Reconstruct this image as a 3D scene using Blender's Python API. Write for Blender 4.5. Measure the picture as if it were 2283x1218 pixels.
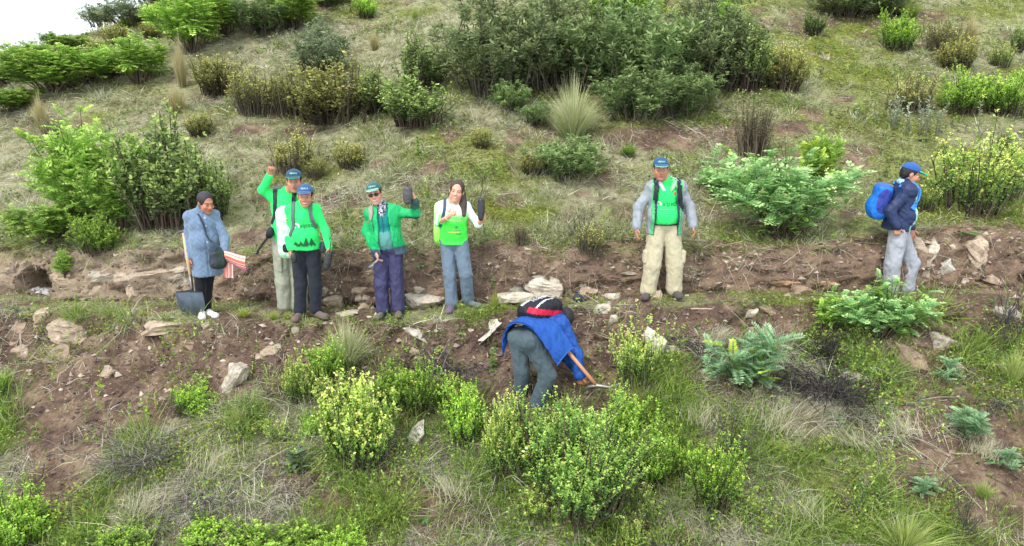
import bpy, bmesh, math, random
import numpy as np
from mathutils import Vector, Matrix
from mathutils.bvhtree import BVHTree

# ---------------------------------------------------------------- camera, sky, sun, exposure
scene = bpy.context.scene
for o in list(bpy.data.objects):
    bpy.data.objects.remove(o)
W0, H0 = 2283.0, 1218.0
FPX = 1543.0
CAMZ = 2.55
PITCH = math.radians(14.0)
cam_data = bpy.data.cameras.new("camera")
cam = bpy.data.objects.new("camera", cam_data)
scene.collection.objects.link(cam)
cam.location = (0, 0, CAMZ)
cam.rotation_euler = (math.radians(90) - PITCH, 0, 0)
cam_data.sensor_width = 36.0
cam_data.lens = 36.0 * FPX / W0
cam_data.clip_start = 0.1
cam_data.clip_end = 2000
scene.camera = cam

SUN_EL, SUN_AZ = math.radians(52), math.radians(215)      # azimuth from +Y clockwise: behind the camera, to the left
world = bpy.data.worlds.new("World")
scene.world = world
world.use_nodes = True
wn, wl = world.node_tree.nodes, world.node_tree.links
wn.clear()
w_out = wn.new("ShaderNodeOutputWorld")
w_bg = wn.new("ShaderNodeBackground")
w_sky = wn.new("ShaderNodeTexSky")
w_sky.sky_type = 'NISHITA'
w_sky.sun_disc = False
w_sky.sun_elevation = SUN_EL
w_sky.sun_rotation = SUN_AZ
w_sky.air_density = 1.0
w_sky.dust_density = 3.0
w_mix = wn.new("ShaderNodeMixRGB")                         # thin even cloud over the sky
w_mix.inputs[0].default_value = 0.8
w_mix.inputs[2].default_value = (8.9, 9.6, 10.5, 1)
wl.new(w_sky.outputs[0], w_mix.inputs[1])
wl.new(w_mix.outputs[0], w_bg.inputs[0])
w_bg.inputs[1].default_value = 0.115
wl.new(w_bg.outputs[0], w_out.inputs[0])

sun_d = bpy.data.lights.new("sun", 'SUN')
sun_d.energy = 1.5
sun_d.angle = math.radians(10)
sun_d.color = (1.0, 0.98, 0.95)
sun = bpy.data.objects.new("sun", sun_d)
scene.collection.objects.link(sun)
sd = Vector((math.sin(SUN_AZ) * math.cos(SUN_EL), math.cos(SUN_AZ) * math.cos(SUN_EL), math.sin(SUN_EL)))
sun.rotation_euler = (-sd).to_track_quat('-Z', 'Y').to_euler()

scene.view_settings.view_transform = 'Standard'
scene.view_settings.look = 'None'
scene.view_settings.gamma = 1.0
scene.view_settings.exposure = 0.9
scene.view_settings.use_curve_mapping = False
scene.cycles.max_bounces = 5
scene.cycles.diffuse_bounces = 3
scene.cycles.transparent_max_bounces = 4
scene.cycles.use_denoising = True

# ---------------------------------------------------------------- helpers
RNG = np.random.default_rng(11)
random.seed(5)
COL = scene.collection


def lin(r, g, b):
    """sRGB 0-255 -> linear"""
    c = np.array([r, g, b], float) / 255.0
    return tuple(np.where(c <= 0.04045, c / 12.92, ((c + 0.055) / 1.055) ** 2.4))


def ray_dir(px, py):
    r = (px - W0 / 2) / FPX
    u = -(py - H0 / 2) / FPX
    s, c = math.sin(PITCH), math.cos(PITCH)
    return Vector((r, c + u * s, -s + u * c))


def on_z(px, py, z):
    d = ray_dir(px, py)
    t = (z - CAMZ) / d.z
    return Vector((d.x * t, d.y * t, z))


def on_y(px, py, y):
    d = ray_dir(px, py)
    t = y / d.y
    return Vector((d.x * t, y, CAMZ + d.z * t))


_perm = np.random.default_rng(3).random(4096).astype(np.float32)


def vnoise(p):
    """value noise in 0..1; p (N,3)"""
    p = np.asarray(p, np.float32)
    i = np.floor(p).astype(np.int64)
    f = p - i
    f = f * f * (3 - 2 * f)

    def h(a, b, c):
        return _perm[(a * 73856093 ^ b * 19349663 ^ c * 83492791) & 4095]
    x, y, z = i[:, 0], i[:, 1], i[:, 2]
    fx, fy, fz = f[:, 0], f[:, 1], f[:, 2]
    c00 = h(x, y, z) * (1 - fx) + h(x + 1, y, z) * fx
    c10 = h(x, y + 1, z) * (1 - fx) + h(x + 1, y + 1, z) * fx
    c01 = h(x, y, z + 1) * (1 - fx) + h(x + 1, y, z + 1) * fx
    c11 = h(x, y + 1, z + 1) * (1 - fx) + h(x + 1, y + 1, z + 1) * fx
    c0 = c00 * (1 - fy) + c10 * fy
    c1 = c01 * (1 - fy) + c11 * fy
    return c0 * (1 - fz) + c1 * fz


def fbm(p, oct=4, gain=0.5):
    p = np.asarray(p, np.float32)
    s = np.zeros(len(p), np.float32)
    a, tot = 1.0, 0.0
    for k in range(oct):
        s += a * vnoise(p * (2.03 ** k) + 17.3 * k)
        tot += a
        a *= gain
    return s / tot


def mk_mesh(name, v, quads=None, tris=None, col=None, smooth=True):
    me = bpy.data.meshes.new(name)
    v = np.ascontiguousarray(v, np.float32)
    nq = 0 if quads is None else len(quads)
    nt = 0 if tris is None else len(tris)
    me.vertices.add(len(v))
    me.vertices.foreach_set("co", v.ravel())
    li, st, k = [], [], 0
    if nq:
        li.append(np.asarray(quads, np.int32).ravel())
        st.append(np.arange(nq, dtype=np.int32) * 4)
        k = nq * 4
    if nt:
        li.append(np.asarray(tris, np.int32).ravel())
        st.append(k + np.arange(nt, dtype=np.int32) * 3)
    li = np.concatenate(li)
    st = np.concatenate(st)
    me.loops.add(len(li))
    me.loops.foreach_set("vertex_index", li)
    me.polygons.add(nq + nt)
    me.polygons.foreach_set("loop_start", st)
    me.polygons.foreach_set("use_smooth", np.full(nq + nt, smooth))
    if col is not None:
        col = np.asarray(col, np.float32)
        if col.shape[1] == 3:
            col = np.concatenate([col, np.ones((len(col), 1), np.float32)], 1)
        at = me.attributes.new("Col", 'FLOAT_COLOR', 'POINT')
        at.data.foreach_set("color", np.ascontiguousarray(col, np.float32).ravel())
    me.update(calc_edges=True)
    me.validate()
    return me


def put(name, me, mat=None, parent=None, label=None, cat=None, group=None, kind=None, loc=None, rot=None, scale=None):
    o = bpy.data.objects.new(name, me)
    COL.objects.link(o)
    if mat is not None and me is not None and not me.materials:
        me.materials.append(mat)
    if parent is not None:
        o.parent = parent
    if loc is not None:
        o.location = loc
    if rot is not None:
        o.rotation_euler = rot
    if scale is not None:
        o.scale = scale if hasattr(scale, '__len__') else (scale,) * 3
    tag(o, label, cat, group, kind)
    return o


def tag(o, label=None, cat=None, group=None, kind=None):
    if label:
        o['label'] = label
    if cat:
        o['category'] = cat
    if group:
        o['group'] = group
    if kind:
        o['kind'] = kind
    return o


class MB:
    """collects pieces (verts, tris, colours) into one mesh"""

    def __init__(s):
        s.v, s.t, s.c, s.n = [], [], [], 0

    def add(s, v, t, c):
        v = np.asarray(v, np.float32)
        c = np.asarray(c, np.float32)
        if c.ndim == 1:
            c = np.tile(c, (len(v), 1))
        s.v.append(v)
        s.t.append(np.asarray(t, np.int64) + s.n)
        s.c.append(c)
        s.n += len(v)

    def mesh(s, name, smooth=True):
        return mk_mesh(name, np.concatenate(s.v), tris=np.concatenate(s.t), col=np.concatenate(s.c), smooth=smooth)

    def tube(s, pts, rad, col, n=6, flat=None):
        """tube through pts; rad scalar or list; flat=(normal dir, ratio) squashes it"""
        pts = np.asarray(pts, float)
        m = len(pts)
        rad = np.full(m, rad) if np.isscalar(rad) else np.asarray(rad, float)
        tan = np.gradient(pts, axis=0)
        tan /= np.linalg.norm(tan, axis=1, keepdims=True) + 1e-9
        ref = np.array([0.31, 0.17, 0.93]) if abs(tan[0] @ np.array([0.31, 0.17, 0.93])) < .9 else np.array([1., 0, 0])
        v = []
        for i in range(m):
            a = np.cross(tan[i], ref)
            a /= np.linalg.norm(a) + 1e-9
            b = np.cross(tan[i], a)
            for k in range(n):
                w = 2 * math.pi * k / n
                v.append(pts[i] + rad[i] * (math.cos(w) * a + math.sin(w) * b))
        t = []
        for i in range(m - 1):
            for k in range(n):
                p, q = i * n + k, i * n + (k + 1) % n
                t += [(p, q, q + n), (p, q + n, p + n)]
        for k in range(1, n - 1):
            t.append((0, k + 1, k))
            t.append(((m - 1) * n, (m - 1) * n + k, (m - 1) * n + k + 1))
        s.add(v, t, col)


# ---------------------------------------------------------------- materials
def new_mat(name):
    m = bpy.data.materials.new(name)
    m.use_nodes = True
    nt = m.node_tree
    b = nt.nodes["Principled BSDF"]
    return m, nt, nt.nodes, nt.links, b


def nd(ns, kind, **kw):
    n = ns.new(kind)
    for k, v in kw.items():
        setattr(n, k, v)
    return n


def noise_node(ns, ls, scale, detail=4, rough=0.6, coord=None):
    n = ns.new("ShaderNodeTexNoise")
    n.inputs["Scale"].default_value = scale
    n.inputs["Detail"].default_value = detail
    n.inputs["Roughness"].default_value = rough
    if coord is not None:
        ls.new(coord, n.inputs["Vector"])
    return n


def ramp(ns, ls, src, stops):
    r = ns.new("ShaderNodeValToRGB")
    e = r.color_ramp.elements
    while len(e) < len(stops):
        e.new(0.5)
    for el, (p, c) in zip(e, stops):
        el.position = p
        el.color = (*c, 1) if len(c) == 3 else c
    ls.new(src, r.inputs[0])
    return r


def mixc(ns, ls, fac, a, b, mode='MIX'):
    m = ns.new("ShaderNodeMixRGB")
    m.blend_type = mode
    for i, x in enumerate((fac, a, b)):
        if hasattr(x, 'is_output') or isinstance(x, bpy.types.NodeSocket):
            ls.new(x, m.inputs[i])
        elif i == 0:
            m.inputs[0].default_value = x
        else:
            m.inputs[i].default_value = (*x, 1) if len(x) == 3 else x
    return m.outputs[0]


def leaf_material(name, transl=0.3, vary=0.25, rough=0.55):
    m, nt, ns, ls, b = new_mat(name)
    at = nd(ns, "ShaderNodeAttribute", attribute_name="Col")
    oi = ns.new("ShaderNodeObjectInfo")
    mr = ns.new("ShaderNodeMapRange")
    mr.inputs[3].default_value = 1 - vary
    mr.inputs[4].default_value = 1 + vary
    ls.new(oi.outputs["Random"], mr.inputs[0])
    hs = ns.new("ShaderNodeHueSaturation")
    ls.new(mr.outputs[0], hs.inputs["Value"])
    ls.new(at.outputs["Color"], hs.inputs["Color"])
    ls.new(hs.outputs[0], b.inputs["Base Color"])
    b.inputs["Roughness"].default_value = rough
    b.inputs["Specular IOR Level"].default_value = 0.3
    if transl:
        tr = ns.new("ShaderNodeBsdfTranslucent")
        ls.new(hs.outputs[0], tr.inputs[0])
        mx = ns.new("ShaderNodeMixShader")
        mx.inputs[0].default_value = transl
        ls.new(b.outputs[0], mx.inputs[1])
        ls.new(tr.outputs[0], mx.inputs[2])
        ls.new(mx.outputs[0], ns["Material Output"].inputs[0])
    return m


M_LEAF = leaf_material("leaf")
M_GRASS = leaf_material("grass_blade", 0.25, 0.0)
M_TWIG = leaf_material("twig_bark", 0, 0.2, 0.8)


def cloth_material(name, bump=0.12, scale=260.0, rough=0.8, sheen=0.1, wrinkle=0.55):
    """woven fabric: colour from the garment, weave and small creases as relief"""
    m, nt, ns, ls, b = new_mat(name)
    at = nd(ns, "ShaderNodeAttribute", attribute_name="Col")
    tc = ns.new("ShaderNodeTexCoord")
    mp = ns.new("ShaderNodeMapping")
    mp.inputs["Scale"].default_value = (1.3, 1.3, 0.7)
    mp.inputs["Rotation"].default_value = (0.3, 0.5, 0.2)
    ls.new(tc.outputs["Object"], mp.inputs[0])
    n1 = noise_node(ns, ls, 11, 2, 0.45, mp.outputs[0])
    n2 = noise_node(ns, ls, scale, 2, 0.5, tc.outputs["Object"])
    c = mixc(ns, ls, 0.06, at.outputs["Color"], n1.outputs["Color"], 'SOFT_LIGHT')
    ls.new(c, b.inputs["Base Color"])
    b.inputs["Roughness"].default_value = rough
    b.inputs["Specular IOR Level"].default_value = 0.25
    b.inputs["Sheen Weight"].default_value = sheen
    b1 = ns.new("ShaderNodeBump")
    b1.inputs["Strength"].default_value = wrinkle
    b1.inputs["Distance"].default_value = 0.06
    ls.new(n1.outputs[0], b1.inputs["Height"])
    b2 = ns.new("ShaderNodeBump")
    b2.inputs["Strength"].default_value = bump
    b2.inputs["Distance"].default_value = 0.003
    ls.new(n2.outputs[0], b2.inputs["Height"])
    ls.new(b1.outputs[0], b2.inputs["Normal"])
    ls.new(b2.outputs[0], b.inputs["Normal"])
    return m


M_CLOTH = cloth_material("cloth")
M_SHELL = cloth_material("shell_jacket_nylon", 0.1, 300, 0.5, 0.0, 0.6)
M_KNIT = cloth_material("knitted_wool", 0.9, 95, 0.95, 0.3, 0.3)


def plain_material(name, rough=0.5, metal=0.0, bump=0.0, bscale=40):
    m, nt, ns, ls, b = new_mat(name)
    at = nd(ns, "ShaderNodeAttribute", attribute_name="Col")
    tc = ns.new("ShaderNodeTexCoord")
    n1 = noise_node(ns, ls, bscale, 4, 0.6, tc.outputs["Object"])
    c = mixc(ns, ls, 0.25, at.outputs["Color"], n1.outputs["Color"], 'SOFT_LIGHT')
    ls.new(c, b.inputs["Base Color"])
    b.inputs["Roughness"].default_value = rough
    b.inputs["Metallic"].default_value = metal
    if bump:
        bn = ns.new("ShaderNodeBump")
        bn.inputs["Strength"].default_value = bump
        bn.inputs["Distance"].default_value = 0.01
        ls.new(n1.outputs[0], bn.inputs["Height"])
        ls.new(bn.outputs[0], b.inputs["Normal"])
    return m


M_PLAIN = plain_material("matte_plastic", 0.5)
M_GLOSS = plain_material("glossy_dark_glass", 0.12)
M_WOOD = plain_material("worn_wood", 0.65, 0, 0.3, 60)
M_STEEL = plain_material("worn_steel", 0.38, 0.75, 0.2, 25)
M_PRINT = plain_material("fabric_print", 0.7)
M_HAIR = plain_material("hair", 0.4, 0, 0.8, 120)
M_SKIN = plain_material("skin", 0.5, 0, 0.08, 90)
M_SKIN.node_tree.nodes["Principled BSDF"].inputs["Subsurface Weight"].default_value = 0.08
M_SKIN.node_tree.nodes["Principled BSDF"].inputs["Subsurface Scale"].default_value = 0.01
# ---------------------------------------------------------------- the hillside: lower slope, path, cut bank, upper slope
def pz(x):
    """height of the path: it climbs a little to the right"""
    t = np.clip((np.asarray(x, float) + 1.8) / 3.6, 0, 1)
    return 0.15 * t * t * (3 - 2 * t)


def line(ctrl, zf=None, yf=None):
    xs, ys, zs = [], [], []
    for px, py in ctrl:
        if zf is not None:
            z = 0.05
            for _ in range(6):
                p = on_z(px, py, z)
                z = float(zf(p.x))
        else:
            p = None
            yv = 9.4
            for _ in range(6):
                p = on_y(px, py, yv)
                yv = float(yf(p.x))
        xs.append(p.x); ys.append(p.y); zs.append(p.z)
    return np.array(xs), np.array(ys), np.array(zs)


EDGE = line([(-900, 690), (-200, 690), (0, 690), (150, 697), (300, 706), (450, 716), (700, 718), (900, 716), (1050, 702), (1200, 686),
             (1400, 678), (1700, 670), (2000, 674), (2283, 674), (2500, 676), (3200, 676)], zf=pz)
BASE = line([(-900, 655), (-200, 655), (0, 656), (150, 668), (300, 672), (450, 668), (700, 676), (850, 688), (1000, 682), (1150, 676), (1300, 668),
             (1400, 660), (1550, 655), (1700, 655), (1850, 655), (2000, 650), (2100, 642), (2283, 636), (2500, 636), (3200, 636)], zf=pz)


def edge_y(x):
    return np.interp(x, EDGE[0], EDGE[1])


def base_y(x):
    return np.maximum(np.interp(x, BASE[0], BASE[1]), edge_y(x) + 0.45)


def top_y(x):
    return base_y(x) + 0.24


TOP = line([(-900, 548), (-200, 548), (0, 548), (150, 560), (300, 562), (420, 556), (550, 570), (700, 566), (850, 560), (1000, 550), (1100, 546), (1250, 552),
            (1400, 548), (1550, 540), (1700, 545), (1850, 540), (1950, 530), (2050, 525), (2150, 507), (2283, 512), (2500, 512), (3200, 512)], yf=top_y)


def top_z(x):
    return np.interp(x, TOP[0], TOP[2])


def smin(a, b, k):
    h = np.clip(k - np.abs(a - b), 0, None) / k
    return np.minimum(a, b) - h * h * k * 0.25


def geo(a, b, first, grow, last):
    out, s = [a], first
    while out[-1] < b:
        out.append(out[-1] + s)
        s = min(s * grow, last)
    return np.array(out)


gx = np.concatenate([-geo(6.6, 90, 0.06, 1.05, 12)[::-1], np.arange(-6.55, 6.56, 0.05), geo(6.6, 90, 0.06, 1.05, 12)])
low_d = geo(0, 60, 0.035, 1.012, 4.0)[::-1][:-1]
low_d = np.concatenate([geo(3.4, 70, 0.09, 1.25, 12)[::-1], np.arange(3.36, 0.0, -0.048)])
path_t = np.linspace(0, 1, 24)[:-1]
bank_t = np.linspace(0, 1, 22)[:-1]
up_d = geo(0, 140, 0.05, 1.018, 0.18)
up_d = up_d[up_d < 14.0]
up_d = np.concatenate([up_d, geo(14.1, 260, 0.2, 1.18, 18)])
NR = len(low_d) + len(path_t) + len(bank_t) + len(up_d)
NC = len(gx)
GX = np.tile(gx, (NR, 1))
GY = np.zeros((NR, NC))
GZ = np.zeros((NR, NC))
ey, by, ty, tz, ez = edge_y(gx), base_y(gx), top_y(gx), top_z(gx), pz(gx)
r = 0
for d in low_d:
    GY[r] = ey - d
    GZ[r] = ez - 0.24 * (1 - math.exp(-d / 0.17)) - 0.62 * d
    r += 1
R_EDGE = r
for t in path_t:
    GY[r] = ey + (by - ey) * t
    GZ[r] = ez + 0.015 * math.sin(t * math.pi) - 0.03 * t * 0
    r += 1
R_BASE = r
for t in bank_t:
    GY[r] = by + (ty - by) * (t ** 1.6)
    GZ[r] = ez + (tz - ez) * (t ** 0.9)
    r += 1
R_TOP = r
for d in up_d:
    GY[r] = ty + d
    s = 0.30 * d + 0.17 * (d - 1.4 * (1 - math.exp(-d / 1.4)))
    z = tz + s
    crest = 4.35 + 0.62 * (gx + 10.4) - 0.004 * np.clip(d - 10, 0, None) ** 1.5
    GZ[r] = smin(z, crest, 0.9)
    r += 1

P = np.stack([GX, GY, GZ], -1).reshape(-1, 3)
row = np.repeat(np.arange(NR), NC)
near = np.clip(1.4 - np.abs(P[:, 1] - 9) / 30, 0.3, 1)
is_low = row < R_EDGE
is_path = (row >= R_EDGE) & (row < R_BASE)
is_bank = (row >= R_BASE) & (row < R_TOP)
is_up = row >= R_TOP
# relief
n_big = fbm(P * 0.55, 3) - 0.5
n_mid = fbm(P * 2.2 + 31, 4) - 0.5
n_sm = fbm(P * 9.0 + 7, 3) - 0.5
n_ridge = 1 - np.abs(2 * fbm(P * np.array([3.5, 3.5, 8.0]) + 90, 4) - 1)
bankw = np.zeros(NR)
bankw[R_BASE - 3:R_TOP + 5] = 1
bankw[R_EDGE - 8:R_EDGE + 2] = 0.45
bankw = np.convolve(bankw, np.ones(7) / 7, 'same')[row]
lw = np.where(is_low, 1.0, 0.0)
P[:, 2] += n_big * np.where(is_path, 0.03, np.where(is_bank, 0.1, 0.22)) * near + n_mid * np.where(is_path, 0.02, 0.12) + n_sm * np.where(is_path, 0.012, 0.045)
P[:, 1] -= bankw * ((n_ridge - 0.72) * 0.26 + n_mid * 0.26 + n_sm * 0.10)
P[:, 1] -= lw * (n_ridge - 0.72) * 0.16
# hollow under the left bank
c0 = on_y(88, 632, 9.0)
hx = (P[:, 0] - c0.x) / 0.23
hz = (P[:, 2] - c0.z - 0.02) / 0.18
cave = np.clip(1.35 - (hx * hx + hz * hz), 0, 1) * is_bank
P[:, 1] += 1.1 * np.minimum(cave * 1.9, 1)
# pit the man is digging and the slide of loose earth on the left
ground_quads = None
ii = (np.arange(NR - 1)[:, None] * NC + np.arange(NC - 1)[None, :])
ground_quads = np.stack([ii, ii + 1, ii + 1 + NC, ii + NC], -1).reshape(-1, 4)


def bvh_ground():
    return BVHTree.FromPolygons([tuple(p) for p in P.tolist()], ground_quads.tolist())


def dip(cx, cy, cz, rx, ry, rz, depth):
    k = ((P[:, 0] - cx) / rx) ** 2 + ((P[:, 1] - cy) / ry) ** 2 + ((P[:, 2] - cz) / rz) ** 2
    w = np.exp(-k * 1.3)
    P[:, 1] += depth * w * 0.8
    P[:, 2] -= depth * w * 0.6


q = on_y(1330, 850, 7.35)
dip(q.x, q.y, q.z, 0.30, 0.30, 0.30, 0.20)
q = on_y(330, 850, 7.4)
dip(q.x, q.y, q.z, 0.5, 0.4, 0.4, 0.10)
q = on_y(280, 755, 7.75)
dip(q.x, q.y, q.z, 0.18, 0.2, 0.1, 0.12)

BVH = bvh_ground()


def hit(px, py):
    """the place on the hillside that a point of the photograph shows"""
    h = BVH.ray_cast(Vector((0, 0, CAMZ)), ray_dir(px, py).normalized())
    if h[0] is None:
        return on_y(px, py, 20), Vector((0, 0, 1))
    return h[0], h[1]


def ground_z(x, y):
    h = BVH.ray_cast(Vector((x, y, 30)), Vector((0, 0, -1)))
    return h[0].z


def ppm(p):
    """photograph pixels per metre at a place"""
    d = p.y * math.cos(PITCH) - (p.z - CAMZ) * math.sin(PITCH)
    return FPX / d


# cover masks: R bare earth, G green/moss, B dry straw
u = np.where(is_up, 1.0, 0.0)
n_c = fbm(P * 0.8 + 5, 4)
n_d = fbm(P * 1.9 + 55, 4)
n_e = fbm(P * 4.5 + 75, 3)
drow = np.zeros(NR)
drow[R_TOP:] = up_d
dist_up = drow[row]
drow[:] = 0
drow[:R_EDGE] = low_d
dist_low = drow[row]
soil = np.zeros(len(P))
bt = np.clip((row - R_BASE) / (R_TOP - R_BASE), 0, 1)
bmoss = np.clip((fbm(P * 1.3 + 600, 3) - 0.42) * 4, 0, 1) * np.clip(bt * 1.5 - 0.35, 0, 1) * np.clip(1.2 - np.abs(P[:, 0] - 0.5) / 6, 0.25, 1)
soil += is_bank * (0.95 - 0.75 * bmoss)
soil += is_path * np.clip(0.30 + (n_d - 0.5) * 3.5, 0, 1)
soil += is_low * np.clip(1.2 - dist_low / (0.62 + 0.5 * (n_c - 0.5) + np.clip(-P[:, 0] * 0.09, -0.15, 0.4)), 0, 1)
soil += is_low * np.clip((n_c - 0.5) * 4.0 + (n_e - 0.5) * 2.2 + 0.12, 0, 0.9) * np.clip(dist_low / 0.6, 0, 1)
soil += is_up * (np.clip((n_d - 0.52) * 3.5, 0, 0.7) + np.clip(1 - dist_up / 0.15, 0, 1) * 0.6)
green = np.clip((fbm(P * 0.7 + 140, 4) - 0.5) * 4.5 + 0.45 + np.where(is_low, -0.05, np.clip(P[:, 0] / 14, -0.45, 0.35)), 0, 1)
dry = np.clip((fbm(P * np.array([0.9, 0.9, 2.2]) + 240, 4) - 0.5) * 4 + 0.5 + np.clip(-P[:, 0] / 14, -0.3, 0.4), 0, 1)
PATCH = [
    # px, py, rx, ry(z-ish metres), what, amount
    (255, 880, 0.55, 0.50, 's', 1.3), (200, 960, 0.45, 0.35, 's', 1.0), (170, 1040, 0.3, 0.3, 's', 0.8), (1320, 830, 0.50, 0.35, 's', 1.5), (1120, 860, 0.30, 0.45, 's', 1.3),
    (1250, 760, 0.9, 0.3, 's', 1.0), (2090, 880, 0.4, 0.4, 's', 0.9), (2080, 1010, 0.45, 0.25, 's', 0.9), (2230, 960, 0.3, 0.3, 's', 0.7),
    (1480, 310, 1.3, 0.35, 's', 0.9), (1640, 300, 0.7, 0.3, 's', 0.6), (620, 300, 1.3, 0.25, 's', 0.6), (760, 450, 0.6, 0.2, 's', 0.7), (2000, 40, 2.5, 0.4, 's', 0.5),
    (640, 1090, 0.7, 0.3, 's', 0.5), (1000, 1120, 0.6, 0.3, 's', 0.5), (100, 1120, 0.4, 0.4, 's', 0.5), (2120, 540, 0.6, 0.2, 's', 0.7), (1750, 600, 1.0, 0.3, 's', 0.5),
    (560, 900, 0.35, 0.3, 'g', 0.9), (420, 1040, 0.4, 0.3, 'g', 1.0), (1000, 960, 0.35, 0.3, 'g', 1.0), (1330, 1100, 0.6, 0.35, 'g', 0.7),
    (1900, 760, 0.6, 0.3, 'g', 0.9), (2230, 800, 0.4, 0.35, 'g', 1.0), (1980, 1180, 0.8, 0.3, 'g', 0.7), (1700, 1100, 0.5, 0.3, 'g', 0.4), (2150, 880, 0.35, 0.35, 'g', 0.7),
    (1850, 170, 3.5, 0.7, 'g', 0.6), (1650, 520, 1.4, 0.2, 'g', 0.5), (1100, 480, 1.5, 0.3, 'g', 0.4), (70, 540, 0.6, 0.3, 'g', 0.8), (2200, 570, 0.7, 0.25, 'g', 0.4),
    (1700, 960, 0.8, 0.3, 'd', 0.9), (1850, 990, 0.6, 0.25, 'd', 0.9), (1000, 1030, 0.6, 0.25, 'd', 0.6), (480, 1120, 0.6, 0.25, 'd', 0.6), (700, 960, 0.3, 0.3, 'd', 0.5),
    (150, 330, 3, 0.6, 'd', 0.8), (600, 110, 4, 0.6, 'd', 0.9), (900, 120, 3, 0.6, 'd', 0.4), (1120, 270, 0.9, 0.3, 'd', 0.9), (1640, 230, 0.9, 0.3, 'd', 0.5), (680, 300, 1.5, 0.4, 'd', 0.3),
    (100, 470, 0.6, 0.3, 'd', 0.6), (950, 640, 2.0, 0.1, 'g', -0.4),
]
for px_, py_, rx_, ry_, what, amt in PATCH:
    p, n = hit(px_, py_)
    k = ((P[:, 0] - p.x) / rx_) ** 2 + ((P[:, 1] - p.y) / (ry_ * 1.3)) ** 2 + ((P[:, 2] - p.z) / (ry_ * 0.9)) ** 2
    w = np.exp(-k) * amt * (0.6 + 0.8 * n_e)
    if what == 's':
        soil += w; green -= w * 0.5; dry -= w * 0.3
    elif what == 'g':
        green += w; soil -= w * 0.8
    else:
        dry += w; soil -= w * 0.5
soil, green, dry = np.clip(soil, 0, 1), np.clip(green, 0, 1), np.clip(dry, 0, 1)
COVER = np.stack([soil, green, dry], -1)
soil = np.where(is_low, np.clip(soil + 0.28, 0, 1), soil)
MASK = np.stack([soil, green, dry], -1)

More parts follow.
